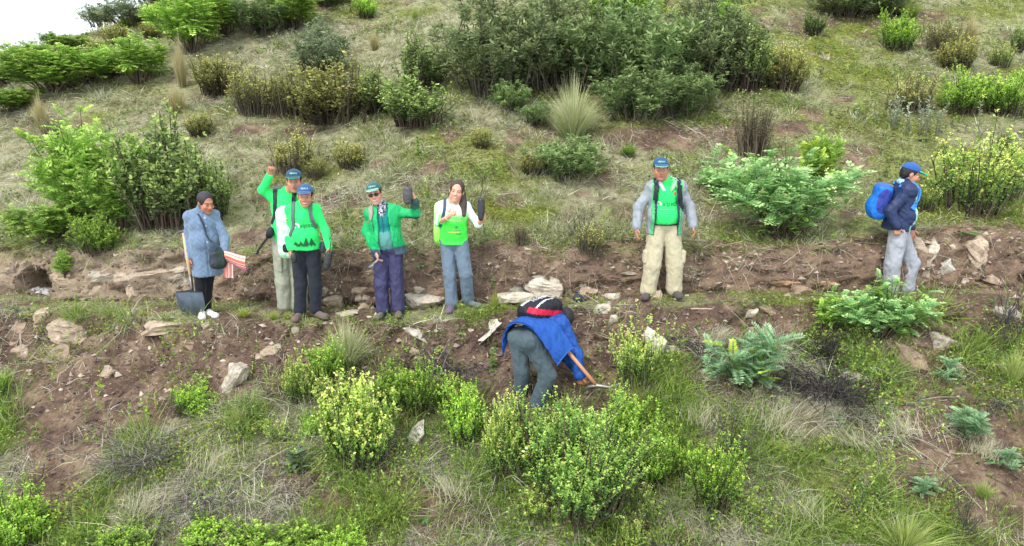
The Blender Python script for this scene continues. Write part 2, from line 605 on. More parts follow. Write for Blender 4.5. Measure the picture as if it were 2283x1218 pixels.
# ground material
def ground_material(name, bank=False):
    m, nt, ns, ls, b = new_mat(name)
    tc = ns.new("ShaderNodeTexCoord")
    co = tc.outputs["Object"]
    at = nd(ns, "ShaderNodeAttribute", attribute_name="Col")
    sep = ns.new("ShaderNodeSeparateColor")
    ls.new(at.outputs["Color"], sep.inputs[0])
    n_a = noise_node(ns, ls, 3.0, 8, 0.65, co)
    n_b = noise_node(ns, ls, 22, 6, 0.7, co)
    n_f = noise_node(ns, ls, 75, 4, 0.7, co)
    s1 = ramp(ns, ls, n_b.outputs[0], [(0.3, lin(66, 51, 44)), (0.47, lin(100, 80, 69)), (0.6, lin(132, 110, 94)), (0.74, lin(184, 163, 142))])
    s2 = ramp(ns, ls, n_a.outputs[0], [(0.36, lin(84, 67, 60)), (0.46, lin(114, 93, 80)), (0.54, lin(150, 126, 101)), (0.62, lin(184, 161, 132))])
    soilc = mixc(ns, ls, 0.5, s1.outputs[0], s2.outputs[0])
    if bank:                                  # paler earth, with a beige rock outcrop at the left end
        soilc = mixc(ns, ls, 0.32, soilc, lin(176, 148, 124))
        sx = ns.new("ShaderNodeSeparateXYZ"); ls.new(co, sx.inputs[0])
        mr = ns.new("ShaderNodeMapRange"); mr.inputs[1].default_value = -3.7; mr.inputs[2].default_value = -4.3; mr.inputs[3].default_value = 0.0; mr.inputs[4].default_value = 0.7
        ls.new(sx.outputs[0], mr.inputs[0])
        mn = ns.new("ShaderNodeMath"); mn.operation = 'MULTIPLY'; ls.new(mr.outputs[0], mn.inputs[0]); ls.new(n_a.outputs[0], mn.inputs[1])
        soilc = mixc(ns, ls, mn.outputs[0], soilc, lin(206, 188, 160))
    th = ramp(ns, ls, n_b.outputs[0], [(0.3, lin(76, 80, 48)), (0.5, lin(130, 132, 84)), (0.7, lin(182, 182, 132))])
    gr = ramp(ns, ls, n_b.outputs[0], [(0.3, lin(74, 80, 36)), (0.5, lin(118, 126, 56)), (0.7, lin(160, 168, 84))])
    dr = ramp(ns, ls, n_f.outputs[0], [(0.3, lin(126, 118, 98)), (0.55, lin(180, 174, 148)), (0.75, lin(214, 208, 186))])
    v = mixc(ns, ls, sep.outputs[1], th.outputs[0], gr.outputs[0])
    dfac = ns.new("ShaderNodeMath"); dfac.operation = 'MULTIPLY'; dfac.inputs[1].default_value = 0.7
    ls.new(sep.outputs[2], dfac.inputs[0])
    v = mixc(ns, ls, dfac.outputs[0], v, dr.outputs[0])
    n_m = noise_node(ns, ls, 9, 6, 0.7, co)
    mo = ramp(ns, ls, n_m.outputs[0], [(0.36, (0.45, 0.42, 0.36)), (0.5, (0.95, 0.95, 0.9)), (0.66, (1.15, 1.15, 1.1))])
    v = mixc(ns, ls, 0.9, v, mo.outputs[0], 'MULTIPLY')
    n_l = noise_node(ns, ls, 2.2, 6, 0.7, co)
    ml = ramp(ns, ls, n_l.outputs[0], [(0.38, (0.55, 0.5, 0.42)), (0.5, (1, 1, 1)), (0.64, (1.2, 1.18, 1.12))])
    v = mixc(ns, ls, 0.8, v, ml.outputs[0], 'MULTIPLY')
    # soil mask broken up by noise
    a1 = ns.new("ShaderNodeMath"); a1.operation = 'ADD'
    ls.new(sep.outputs[0], a1.inputs[0]); ls.new(n_b.outputs[0], a1.inputs[1])
    a2 = ns.new("ShaderNodeMapRange"); a2.inputs[1].default_value = 0.78; a2.inputs[2].default_value = 1.08
    ls.new(a1.outputs[0], a2.inputs[0])
    c = mixc(ns, ls, a2.outputs[0], v, soilc)
    ls.new(c, b.inputs["Base Color"])
    b.inputs["Roughness"].default_value = 0.95
    b.inputs["Specular IOR Level"].default_value = 0.1
    b1 = ns.new("ShaderNodeBump"); b1.inputs["Strength"].default_value = 0.9; b1.inputs["Distance"].default_value = 0.06
    ls.new(n_b.outputs[0], b1.inputs["Height"])
    b2 = ns.new("ShaderNodeBump"); b2.inputs["Strength"].default_value = 0.7; b2.inputs["Distance"].default_value = 0.02
    ls.new(n_f.outputs[0], b2.inputs["Height"]); ls.new(b1.outputs[0], b2.inputs["Normal"])
    ls.new(b2.outputs[0], b.inputs["Normal"])
    return m


M_GROUND = ground_material("hillside_ground")
M_BANK = ground_material("bank_earth", True)
qrow = np.repeat(np.arange(NR - 1), NC - 1)


def sheet(name, sel, label, cat, mat=None):
    qs = ground_quads[sel]
    ids, inv = np.unique(qs, return_inverse=True)
    me = mk_mesh(name, P[ids], quads=inv.reshape(-1, 4), col=MASK[ids])
    return put(name, me, mat or M_GROUND, label=label, cat=cat, kind='structure')


sheet('hillside', (qrow < R_EDGE) | (qrow >= R_TOP), 'grassy hillside rising behind the path and falling away below it', 'hillside')
sheet('path', (qrow >= R_EDGE) & (qrow < R_BASE), 'narrow level dirt path crossing the hillside under the people', 'path')
sheet('earth_bank', (qrow >= R_BASE) & (qrow < R_TOP), 'low cut bank of brown earth behind the path', 'bank', M_BANK)
# ---------------------------------------------------------------- ground cover: grass, straw, herbs, clods (uncountable)
tri_all = np.concatenate([ground_quads[:, [0, 1, 2]], ground_quads[:, [0, 2, 3]]])
tc_ = P[tri_all].mean(1)
keep = (tc_[:, 1] > 4.6) & (tc_[:, 1] < 26) & (np.abs(tc_[:, 0]) < tc_[:, 1] * 0.80 + 1.2) & (tc_[:, 2] > -2.6)
tri_g = tri_all[keep]
tcc = tc_[keep]
tA, tB, tC = P[tri_g[:, 0]], P[tri_g[:, 1]], P[tri_g[:, 2]]
tn = np.cross(tB - tA, tC - tA)
tarea = np.linalg.norm(tn, axis=1) * 0.5
tnn = tn / (2 * tarea[:, None] + 1e-12)
tdist = np.linalg.norm(tcc - np.array([0, 0, CAMZ]), axis=1)
tmask = COVER[tri_g].mean(1)
trow = row[tri_g[:, 0]]
t_low, t_path = trow < R_EDGE, (trow >= R_EDGE) & (trow < R_BASE)
t_bank, t_up = (trow >= R_BASE) & (trow < R_TOP), trow >= R_TOP


def scatter(n, weight, power=1.6):
    w = tarea * weight / tdist ** power
    w = np.clip(w, 0, None)
    c = np.cumsum(w)
    i = np.searchsorted(c, RNG.random(n) * c[-1])
    a, b = RNG.random(n), RNG.random(n)
    f = a + b > 1
    a[f], b[f] = 1 - a[f], 1 - b[f]
    p = tA[i] + (tB[i] - tA[i]) * a[:, None] + (tC[i] - tA[i]) * b[:, None]
    return p, tnn[i], tdist[i], i


def blades(p, dirv, length, width, droop, col, tipcol=None, flat=False):
    """curved tapering blades: base pair, middle pair, tip"""
    n = len(p)
    side = np.cross(dirv, RNG.normal(size=(n, 3)))
    side /= np.linalg.norm(side, axis=1, keepdims=True) + 1e-9
    w = (side * width[:, None]) * 0.5
    mid = p + dirv * (length * 0.55)[:, None]
    tip = p + dirv * length[:, None] + droop
    mid = mid + droop * 0.28
    tc2 = col if tipcol is None else tipcol
    if flat:
        v = np.stack([p - w, p + w, tip], 1).reshape(-1, 3)
        tris = np.arange(n * 3).reshape(-1, 3)
        c = np.stack([col, col, tc2], 1).reshape(-1, 3)
    else:
        v = np.stack([p - w, p + w, mid - w * 0.75, mid + w * 0.75, tip], 1).reshape(-1, 3)
        o = np.arange(n)[:, None] * 5
        tris = np.concatenate([o + np.array([0, 1, 3]), o + np.array([0, 3, 2]), o + np.array([2, 3, 4])])
        c = np.stack([col, col, (col + tc2) / 2, (col + tc2) / 2, tc2], 1).reshape(-1, 3)
    return v, tris, c


def pick(palette, n, jitter=0.12):
    pal = np.array([lin(*c) for c in palette])
    c = pal[RNG.integers(0, len(pal), n)]
    a = RNG.random((n, 1))
    c = c * (1 - a * 0.4) + pal[RNG.integers(0, len(pal), n)] * a * 0.4
    return c * (1 + RNG.normal(size=(n, 1)) * jitter).clip(0.6, 1.5)


def unit(a):
    return a / (np.linalg.norm(a, axis=1, keepdims=True) + 1e-9)


GREEN = [(106, 138, 48), (132, 164, 62), (92, 120, 46), (152, 178, 80), (118, 148, 64), (170, 190, 92)]
OLIVE = [(142, 152, 94), (122, 134, 78), (164, 170, 116), (108, 118, 70)]
STRAW = [(216, 210, 182), (194, 187, 158), (232, 228, 208), (174, 166, 140), (206, 202, 180)]
GREY = [(150, 142, 128), (128, 120, 108), (172, 164, 148), (110, 102, 94)]
HERB = [(96, 130, 52), (120, 156, 66), (84, 116, 58), (136, 160, 74), (150, 162, 70)]
MOSS = [(150, 160, 62), (132, 146, 54), (116, 126, 44), (166, 164, 70)]

up = np.array([0, 0, 1.0])
soil_t, green_t, dry_t = tmask[:, 0], tmask[:, 1], tmask[:, 2]
clump = np.clip((fbm(tcc * 3.2 + 400, 3) - 0.42) * 5, 0.05, 1.5)
clump2 = np.clip((fbm(tcc * 2.3 + 500, 3) - 0.45) * 6, 0.03, 1.5)


def grass(name, n, weight, palette, tips, h0, h1, wid, lean, droop_k, label, cat='grass', power=1.6, per=9, rad=0.035, flat=False):
    """tufts of blades that fan out from a common foot"""
    m = n // per
    p, nn, d, i = scatter(m, weight, power)
    tl = (h0 + (h1 - h0) * RNG.random(m) ** 1.6) * (0.6 + 0.6 * clump[i].clip(0, 1))
    tcol, ttip = pick(palette, m, 0.22), pick(tips, m, 0.18)
    tilt = RNG.normal(size=(m, 3)) * lean * 0.5
    R_ = lambda a: np.repeat(a, per, 0)
    p, nn, d, tl, tcol, ttip, tilt = R_(p), R_(nn), R_(d), R_(tl), R_(tcol), R_(ttip), R_(tilt)
    k = len(p)
    off = RNG.normal(size=(k, 3))
    off -= nn * (off * nn).sum(1, keepdims=True)
    sc = (0.5 + tl / 0.14)[:, None]
    p = p + off * rad * sc * 0.6 - nn * 0.008
    dv = unit(up * 1.0 + nn * 0.5 + off * lean * 0.75 + tilt + RNG.normal(size=(k, 3)) * lean * 0.3)
    L = tl * (0.55 + 0.6 * RNG.random(k))
    wd = wid * (0.7 + 0.6 * RNG.random(k)) * (0.55 + d / 16)
    dr = (off * 0.6 + np.stack([RNG.normal(size=k) * 0.6, RNG.normal(size=k) * 0.6 - 0.4, -np.abs(RNG.normal(size=k)) - 0.25], 1)) * (L * droop_k)[:, None]
    j = (1 + RNG.normal(size=(k, 1)) * 0.13).clip(0.6, 1.5)
    if flat:
        v, t, cc = blades(p, dv, L, wd, dr, tcol * j, ttip * j, True)
    else:                      # every other tuft has straight blades
        h_ = (k // per // 2) * per
        v, t, cc = blades(p[:h_], dv[:h_], L[:h_], wd[:h_], dr[:h_], (tcol * j)[:h_], (ttip * j)[:h_])
        v1, t1, c1 = blades(p[h_:], dv[h_:], L[h_:], wd[h_:], dr[h_:] * 0.7, (tcol * j)[h_:], (ttip * j)[h_:], True)
        v, t, cc = np.concatenate([v, v1]), np.concatenate([t, t1 + len(v)]), np.concatenate([cc, c1])
    me = mk_mesh(name, v, tris=t, col=cc, smooth=False)
    return put(name, me, M_GRASS, label=label, cat=cat, kind='stuff')


# upper slope
grass('dry_grass', 120000, (t_up * (0.2 + dry_t) * (1 - 0.7 * soil_t) * clump).astype(float), STRAW + OLIVE + OLIVE + [(150, 146, 100)], STRAW + OLIVE, 0.06, 0.26, 0.0065, 0.6, 0.4,
      'pale dry grass covering the upper hillside', power=1.7)
grass('green_grass', 150000, t_up * (0.3 + green_t) * (1 - 0.7 * soil_t) * clump2, GREEN + OLIVE + MOSS + [(84, 104, 44)], GREEN + MOSS, 0.035, 0.13, 0.0075, 0.7, 0.3,
      'short green grass on the slope above the path', power=1.7, rad=0.045, flat=True)
# lower slope
grass('meadow_grass', 84000, t_low * (0.06 + green_t) * (1 - 0.9 * soil_t) * clump, GREEN + [(84, 110, 40)], GREEN + [(190, 190, 120)], 0.08, 0.34, 0.0066, 0.5, 0.35,
      'fresh green grass between the shrubs below the path', rad=0.04)
grass('withered_grass', 64000, t_low * (0.1 + dry_t) * (1 - 0.85 * soil_t) * clump2, STRAW + GREY + [(120, 110, 84)], STRAW, 0.08, 0.34, 0.005, 0.9, 0.6,
      'withered straw coloured grass on the slope below the path', per=11, rad=0.03)
# path and bank fringe
topd = np.where(t_bank, np.clip((trow - R_BASE) / (R_TOP - R_BASE) - 0.62, 0, 1) * 2, 0)
lip = (t_up & (dist_up[tri_g[:, 0]] < 0.25)) * 1.0
grass('path_grass', 34000, t_path * (1.05 - soil_t) * clump * 1.2 + topd * 0.8 * clump2 + lip * 0.6 * clump + t_bank * (1.0 - soil_t) * 0.5, MOSS + GREEN + OLIVE, MOSS + STRAW, 0.03, 0.12, 0.0065, 0.7, 0.5,
      'short mossy grass along the path and the lip of the bank', flat=True)
grass('bank_roots', 9000, t_bank * 1.0 + topd + (t_low & (tcc[:, 1] > edge_y(tcc[:, 0]) - 0.5)) * 0.5, STRAW + GREY, STRAW, 0.04, 0.15, 0.0038, 1.4, 1.3,
      'thin dry roots and stalks hanging out of the earth bank', cat='roots', per=4)


def litter(name, n, weight, palette, L0, L1, wid, label, cat):
    """stalks lying flat on the ground"""
    p, nn, d, i = scatter(n, weight)
    k = len(p)
    flow = np.stack([np.cos(fbm(p * 0.9 + 9, 2) * 12), np.sin(fbm(p * 0.9 + 9, 2) * 12) * 0.5, np.zeros(k)], 1)
    dv = flow * 0.9 + RNG.normal(size=(k, 3)) * 0.6
    dv = unit(dv - nn * (dv * nn).sum(1, keepdims=True) + nn * (0.12 + 0.12 * RNG.random((k, 1))))
    L = L0 + (L1 - L0) * RNG.random(k) ** 2
    c = pick(palette, k)
    v, t, cc = blades(p + nn * 0.012, dv, L, wid * (0.6 + 0.8 * RNG.random(k)) * (0.6 + d / 18), -nn * (L * 0.22)[:, None] + RNG.normal(size=(k, 3)) * 0.02, c, flat=True)
    return put(name, mk_mesh(name, v, tris=t, col=cc, smooth=False), M_GRASS, label=label, cat=cat, kind='stuff')


litter('straw_litter', 48000, (t_low * (0.1 + 0.5 * dry_t) * (1 - 0.85 * soil_t) + t_up * (0.25 + 0.5 * dry_t + 0.7 * soil_t)) * clump2 + t_bank * 0.08, STRAW + GREY + [(140, 120, 96), (98, 84, 70), (230, 224, 200)], 0.06, 0.4, 0.0055,
       'fallen dry stalks and straw strewn over the ground', 'straw')


litter('dead_twigs', 12000, t_low * (0.3 + clump2) * (1.0 - 0.85 * soil_t) + t_up * 0.12 * clump2, [(92, 86, 80), (70, 64, 60), (120, 112, 102), (52, 48, 46), (150, 142, 130)], 0.12, 0.6, 0.0075,
       'grey dead twigs scattered on the slopes', 'twigs')


def herbs(name, n, weight, palette, size, leaves, lift, label, cat):
    p, nn, d, i = scatter(n, weight)
    p = np.repeat(p, leaves, 0)
    nn = np.repeat(nn, leaves, 0)
    d = np.repeat(d, leaves)
    k = len(p)
    s = size * (0.5 + RNG.random(k)) * (0.6 + d / 18)
    p = p + RNG.normal(size=(k, 3)) * (s * 1.3)[:, None] + nn * (RNG.random(k) * lift)[:, None]
    a = unit(RNG.normal(size=(k, 3)) + nn * 0.5)
    b = unit(np.cross(a, nn + RNG.normal(size=(k, 3)) * 0.6))
    v = np.stack([p, p + (a * 0.5 + b * 0.34) * s[:, None], p + a * s[:, None], p + (a * 0.5 - b * 0.34) * s[:, None]], 1).reshape(-1, 3)
    q = np.arange(k)[:, None] * 4 + np.arange(4)
    c = np.repeat(pick(palette, n, 0.18), leaves, 0) * (1 + RNG.normal(size=(k, 1)) * 0.12).clip(0.6, 1.4)
    c = np.repeat(c, 4, 0)
    return put(name, mk_mesh(name, v, quads=q, col=c, smooth=False), M_GRASS, label=label, cat=cat, kind='stuff')


clump3 = np.clip((fbm(tcc * 2.8 + 800, 3) - 0.47) * 7, 0.04, 1.5)
herbs('ground_herbs', 15000, t_low * (0.3 + green_t) * (1.05 - 0.85 * soil_t) * clump3, HERB + MOSS, 0.022, 5, 0.07, 'small leafy herbs creeping between the shrubs below the path', 'herbs')
herbs('moss', 11000, t_up * (0.25 + green_t) * clump3 + t_path * 0.9 * (1.1 - soil_t) + topd * 1.0, MOSS + HERB[2:], 0.021, 4, 0.02, 'yellow green moss and creeping herbs on the upper slope', 'moss')


def clods(name, n, weight, palette, s0, s1, label, cat):
    """small angular lumps"""
    p, nn, d, i = scatter(n, weight)
    base = np.array([[1, 0, 0], [-1, 0, 0], [0, 1, 0], [0, -1, 0], [0, 0, 1], [0, 0, -1]], float)
    fc = np.array([[0, 2, 4], [2, 1, 4], [1, 3, 4], [3, 0, 4], [2, 0, 5], [1, 2, 5], [3, 1, 5], [0, 3, 5]])
    s = s0 + (s1 - s0) * RNG.random(n) ** 3
    v = base[None] * (0.6 + 0.8 * RNG.random((n, 6, 1))) + RNG.normal(size=(n, 6, 3)) * 0.25
    v[:, :, 2] *= 0.7
    v = v * s[:, None, None] + p[:, None, :] + nn[:, None, :] * (s * 0.1)[:, None, None]
    t = (np.arange(n)[:, None, None] * 6 + fc[None]).reshape(-1, 3)
    c = np.repeat(pick(palette, n, 0.15), 6, 0)
    return put(name, mk_mesh(name, v.reshape(-1, 3), tris=t, col=c, smooth=False), M_TWIG, label=label, cat=cat, kind='stuff')


EARTH = [(96, 78, 69), (114, 94, 84), (80, 65, 58), (134, 114, 102), (104, 84, 75)]
clods('earth_clods', 8500, (t_low * soil_t * 1.0 + t_bank * 0.5 + t_path * 0.35 * soil_t + t_up * soil_t * 0.2), EARTH, 0.007, 0.038,
      'loose clods of brown earth on the bank and slope', 'earth')
clods('rubble', 3000, (t_low * soil_t ** 2 * (dist_low[tri_g[:, 0]] < 1.0) + t_bank * 1.0 + t_path * 0.25), EARTH[3:] + [(176, 158, 138), (196, 180, 158)], 0.01, 0.045,
      'small broken stones in the earth bank', 'rubble')


def weeds(name, n, weight, palette, h0, h1, leaves, leaf, label, cat):
    """upright little stalks set with leaves"""
    p, nn, d, i = scatter(n, weight)
    H_ = h0 + (h1 - h0) * RNG.random(n) ** 1.5
    dv = unit(up + nn * 0.3 + RNG.normal(size=(n, 3)) * 0.22)
    rep = lambda a: np.repeat(a, leaves, 0)
    t = RNG.random(n * leaves) ** 0.75
    b = rep(p) + rep(dv) * (rep(H_) * t)[:, None]
    ax = unit(rep(dv) * 0.5 + RNG.normal(size=(n * leaves, 3)) * 0.8)
    sd_ = unit(np.cross(ax, RNG.normal(size=(n * leaves, 3))))
    L = leaf * (0.6 + 0.7 * RNG.random(n * leaves)) * (0.7 + rep(d) / 26)
    v = np.stack([b, b + ax * (L * 0.5)[:, None] + sd_ * (L * 0.24)[:, None], b + ax * L[:, None], b + ax * (L * 0.5)[:, None] - sd_ * (L * 0.24)[:, None]], 1).reshape(-1, 3)
    c = rep(pick(palette, n, 0.2)) * (1 + RNG.normal(size=(n * leaves, 1)) * 0.12).clip(0.6, 1.4) * (0.8 + 0.4 * t)[:, None]
    return put(name, mk_mesh(name, v, quads=np.arange(len(v)).reshape(-1, 4), col=np.repeat(c, 4, 0), smooth=False), M_GRASS, label=label, cat=cat, kind='stuff')


clump4 = np.clip((fbm(tcc * 1.7 + 950, 3) - 0.5) * 9, 0.02, 1.6)
weeds('weeds', 4600, t_low * (0.5 + green_t) * (1.0 - 0.8 * soil_t) * clump4, HERB + GREEN + [(160, 176, 70), (92, 120, 84)], 0.06, 0.26, 9, 0.034, 'leafy weeds growing between the shrubs below the path', 'weeds')
weeds('low_weeds', 6500, t_up * (0.3 + green_t) * clump4 * (1.0 - 0.6 * soil_t) + lip * 0.5, HERB + OLIVE + [(78, 92, 48), (92, 100, 60), (104, 96, 66)], 0.05, 0.22, 8, 0.036, 'leafy weeds dotted over the slope above the path', 'weeds')
# ---------------------------------------------------------------- shrubs, tussocks and other plants, one thing each
PR = np.random.default_rng(77)


def leaf_quads(base, axis, up_, L, Wd, fold=0.25):
    """diamond leaves from base along axis: 2 triangles each"""
    b = unit(np.cross(axis, up_))
    nrm = np.cross(b, axis)
    v = np.stack([base, base + axis * (L * 0.5)[:, None] + b * (Wd * 0.5)[:, None] + nrm * (L * 0.06)[:, None], base + axis * L[:, None],
                  base + axis * (L * 0.5)[:, None] - b * (Wd * 0.5)[:, None] + nrm * (L * 0.06)[:, None]], 1).reshape(-1, 3)
    return v


def stem_curves(n, height, spread, r, bend=0.35, segs=5, tilt=1.0, upright=0.7, foot=0.18, lobes=6):
    """n stems from a crown at the origin, gathered in uneven lobes; returns (n, segs, 3)"""
    la = np.arange(lobes) * 2 * math.pi / lobes + r.random(lobes) * 1.1
    lr = 0.30 + 0.42 * r.random(lobes)
    lr[0] = 0.05
    lc = np.stack([np.cos(la), np.sin(la)], 1) * lr[:, None]
    lh = 0.55 + 0.5 * r.random(lobes)
    lh[0] = 1.0
    lw = 0.24 + 0.2 * r.random(lobes)
    li = r.integers(0, lobes, n)
    ang = r.random(n) * 2 * math.pi
    rad = np.sqrt(r.random(n))
    out = lc[li] + np.stack([np.cos(ang), np.sin(ang)], 1) * (rad * lw[li])[:, None]
    top = np.concatenate([out * spread, (height * lh[li] * (1 - 0.42 * rad ** 2) * (0.62 + 0.42 * r.random(n)))[:, None]], 1)
    base = np.concatenate([out * spread * foot, np.full((n, 1), -0.03)], 1)
    t = np.linspace(0, 1, segs)[None, :, None]
    horiz = base[:, None, :2] + (top - base)[:, None, :2] * (t ** (1.0 + upright * 0.6))
    vert = base[:, None, 2:] + (top - base)[:, None, 2:] * t
    c = np.concatenate([horiz, vert], 2)
    wob = r.normal(size=(n, segs, 3)) * 0.035 * height
    wob[:, 0] = 0
    return c + wob * t * bend * 2


def eval_curve(c, idx, t):
    s = c.shape[1] - 1
    f = np.clip(t, 0, 0.9999) * s
    i = f.astype(int)
    a = (f - i)[:, None]
    p0, p1 = c[idx, i], c[idx, i + 1]
    return p0 * (1 - a) + p1 * a, unit(p1 - p0)


def stems_mesh(name, curves, r0, r1, col, r):
    """three-sided tapering stems"""
    n, s, _ = curves.shape
    ang = np.arange(3) * 2 * math.pi / 3
    ring = np.stack([np.cos(ang), np.sin(ang), np.zeros(3)], 1)
    rr = np.linspace(r0, r1, s)
    v = curves[:, :, None, :] + ring[None, None] * rr[None, :, None, None]
    v = v.reshape(-1, 3)
    o = (np.arange(n)[:, None, None, None] * s + np.arange(s - 1)[None, :, None, None]) * 3
    k = np.arange(3)[None, None, :, None]
    k2 = (k + 1) % 3
    q = np.concatenate([o + k, o + k2, o + k2 + 3, o + k + 3], -1).reshape(-1, 4)
    pal = np.array([lin(*c) for c in col])
    c = np.repeat(pal[r.integers(0, len(pal), n)] * (0.8 + 0.4 * r.random((n, 1))), s * 3, 0)
    return mk_mesh(name, v, quads=q, col=c, smooth=True)


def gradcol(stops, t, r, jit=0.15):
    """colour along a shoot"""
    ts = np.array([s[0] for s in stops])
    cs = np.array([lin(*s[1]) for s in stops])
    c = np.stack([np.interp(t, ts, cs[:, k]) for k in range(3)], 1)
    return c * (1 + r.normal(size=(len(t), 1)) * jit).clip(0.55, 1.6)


def branchy(curves, r, per=4, length=0.3, start=0.35):
    """side shoots along stems, growing upward"""
    n, s, _ = curves.shape
    idx = np.repeat(np.arange(n), per)
    t = start + (0.95 - start) * r.random(len(idx))
    p, ax = eval_curve(curves, idx, t)
    d = unit(ax * 0.6 + np.array([0, 0, 0.75]) + r.normal(size=(len(idx), 3)) * 0.45)
    L = length * (0.5 + 0.7 * r.random(len(idx))) * (1.15 - 0.6 * t)
    seg = np.linspace(0, 1, 3)[None, :, None]
    return p[:, None, :] + d[:, None, :] * seg * L[:, None, None] + np.array([0, 0, 1.0]) * (seg ** 2) * (L * 0.25)[:, None, None]


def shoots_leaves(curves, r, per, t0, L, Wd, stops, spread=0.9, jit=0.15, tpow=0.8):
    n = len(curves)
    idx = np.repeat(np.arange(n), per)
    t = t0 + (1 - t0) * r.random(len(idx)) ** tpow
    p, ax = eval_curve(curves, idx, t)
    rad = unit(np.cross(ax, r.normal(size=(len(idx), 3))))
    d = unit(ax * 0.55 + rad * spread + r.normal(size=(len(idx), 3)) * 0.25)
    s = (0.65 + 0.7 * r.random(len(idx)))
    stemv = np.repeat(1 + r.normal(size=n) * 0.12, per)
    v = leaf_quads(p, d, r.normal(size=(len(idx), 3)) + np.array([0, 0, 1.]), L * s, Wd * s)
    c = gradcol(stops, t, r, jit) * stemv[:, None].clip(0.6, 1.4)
    return v, c


def quads_of(v):
    return np.arange(len(v)).reshape(-1, 4)


PROTO = {}


def make_tola(key, seed, stems, per, height=1.0, spread=0.5, t0=0.10, stops=None, leaf=0.026, flowers=0, sub=4, bark=None, upright=0.7):
    """upright shrub of many leafy shoots; one unit tall"""
    r = np.random.default_rng(seed)
    c1 = stem_curves(stems, height, spread, r, upright=upright, foot=0.6, lobes=9)
    c2 = branchy(c1, r, sub, 0.26 * height, 0.15)
    bark = bark or [(74, 60, 50), (92, 78, 66), (60, 50, 44)]
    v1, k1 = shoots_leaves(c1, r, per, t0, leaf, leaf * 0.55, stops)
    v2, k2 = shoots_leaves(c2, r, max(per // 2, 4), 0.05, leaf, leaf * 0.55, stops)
    # side shoot leaves darker low on the shrub, lighter towards its top
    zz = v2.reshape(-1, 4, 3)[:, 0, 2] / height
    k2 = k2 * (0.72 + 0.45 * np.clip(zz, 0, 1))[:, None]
    v = np.concatenate([v1, v2])
    c = np.repeat(np.concatenate([k1, k2]), 4, 0)
    parts = [('stems', stems_mesh('stems', c1, 0.0085, 0.003, bark, r), M_TWIG, None),
             ('foliage', mk_mesh('foliage', v, quads=quads_of(v), col=c, smooth=False), M_LEAF, 'stuff')]
    parts[0][1].name = 'stems'
    if flowers:
        idx = r.integers(0, stems, flowers)
        p = c1[idx, -1]
        m = 9
        pp = np.repeat(p, m, 0) + r.normal(size=(flowers * m, 3)) * 0.016
        d = unit(r.normal(size=(len(pp), 3)))
        vf = leaf_quads(pp, d, r.normal(size=(len(pp), 3)), np.full(len(pp), 0.026), np.full(len(pp), 0.023))
        cf = np.repeat(pickr(r, [(232, 230, 120), (240, 238, 160), (214, 214, 92), (246, 244, 196)], len(pp)), 4, 0)
        parts.append(('flowers', mk_mesh('flowers', vf, quads=quads_of(vf), col=cf, smooth=False), M_LEAF, 'stuff'))
    PROTO[key] = parts


def pickr(r, pal, n, jit=0.1):
    pal = np.array([lin(*c) for c in pal])
    return pal[r.integers(0, len(pal), n)] * (1 + r.normal(size=(n, 1)) * jit).clip(0.6, 1.4)


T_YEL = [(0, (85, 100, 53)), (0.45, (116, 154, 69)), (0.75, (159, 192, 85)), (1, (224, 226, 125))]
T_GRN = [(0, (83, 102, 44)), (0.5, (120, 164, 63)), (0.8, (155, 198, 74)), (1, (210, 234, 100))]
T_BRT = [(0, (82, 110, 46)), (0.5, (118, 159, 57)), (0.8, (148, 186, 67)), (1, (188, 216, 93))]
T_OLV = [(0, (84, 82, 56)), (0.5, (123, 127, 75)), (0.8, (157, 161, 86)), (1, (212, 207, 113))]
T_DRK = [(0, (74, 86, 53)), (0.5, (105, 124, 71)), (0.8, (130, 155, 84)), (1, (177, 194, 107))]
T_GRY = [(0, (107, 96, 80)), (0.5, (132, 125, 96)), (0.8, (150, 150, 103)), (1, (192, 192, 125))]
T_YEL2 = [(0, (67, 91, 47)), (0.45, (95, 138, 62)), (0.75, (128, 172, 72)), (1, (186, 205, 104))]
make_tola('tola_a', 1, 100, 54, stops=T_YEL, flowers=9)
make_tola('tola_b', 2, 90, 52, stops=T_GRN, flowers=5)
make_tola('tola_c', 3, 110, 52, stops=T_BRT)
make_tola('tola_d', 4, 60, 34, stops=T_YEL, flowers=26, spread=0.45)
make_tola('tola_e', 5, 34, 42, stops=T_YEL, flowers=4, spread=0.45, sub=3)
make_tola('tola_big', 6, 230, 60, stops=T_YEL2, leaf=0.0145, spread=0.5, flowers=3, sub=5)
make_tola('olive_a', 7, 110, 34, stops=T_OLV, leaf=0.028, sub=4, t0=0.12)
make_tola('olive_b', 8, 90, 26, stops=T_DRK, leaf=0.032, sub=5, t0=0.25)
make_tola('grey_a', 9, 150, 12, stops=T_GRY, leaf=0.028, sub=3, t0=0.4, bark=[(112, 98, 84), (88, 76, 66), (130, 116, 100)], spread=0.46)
make_tola('grey_b', 10, 120, 16, stops=T_OLV, leaf=0.028, sub=4, t0=0.25, bark=[(104, 94, 78), (84, 74, 64)], spread=0.5)


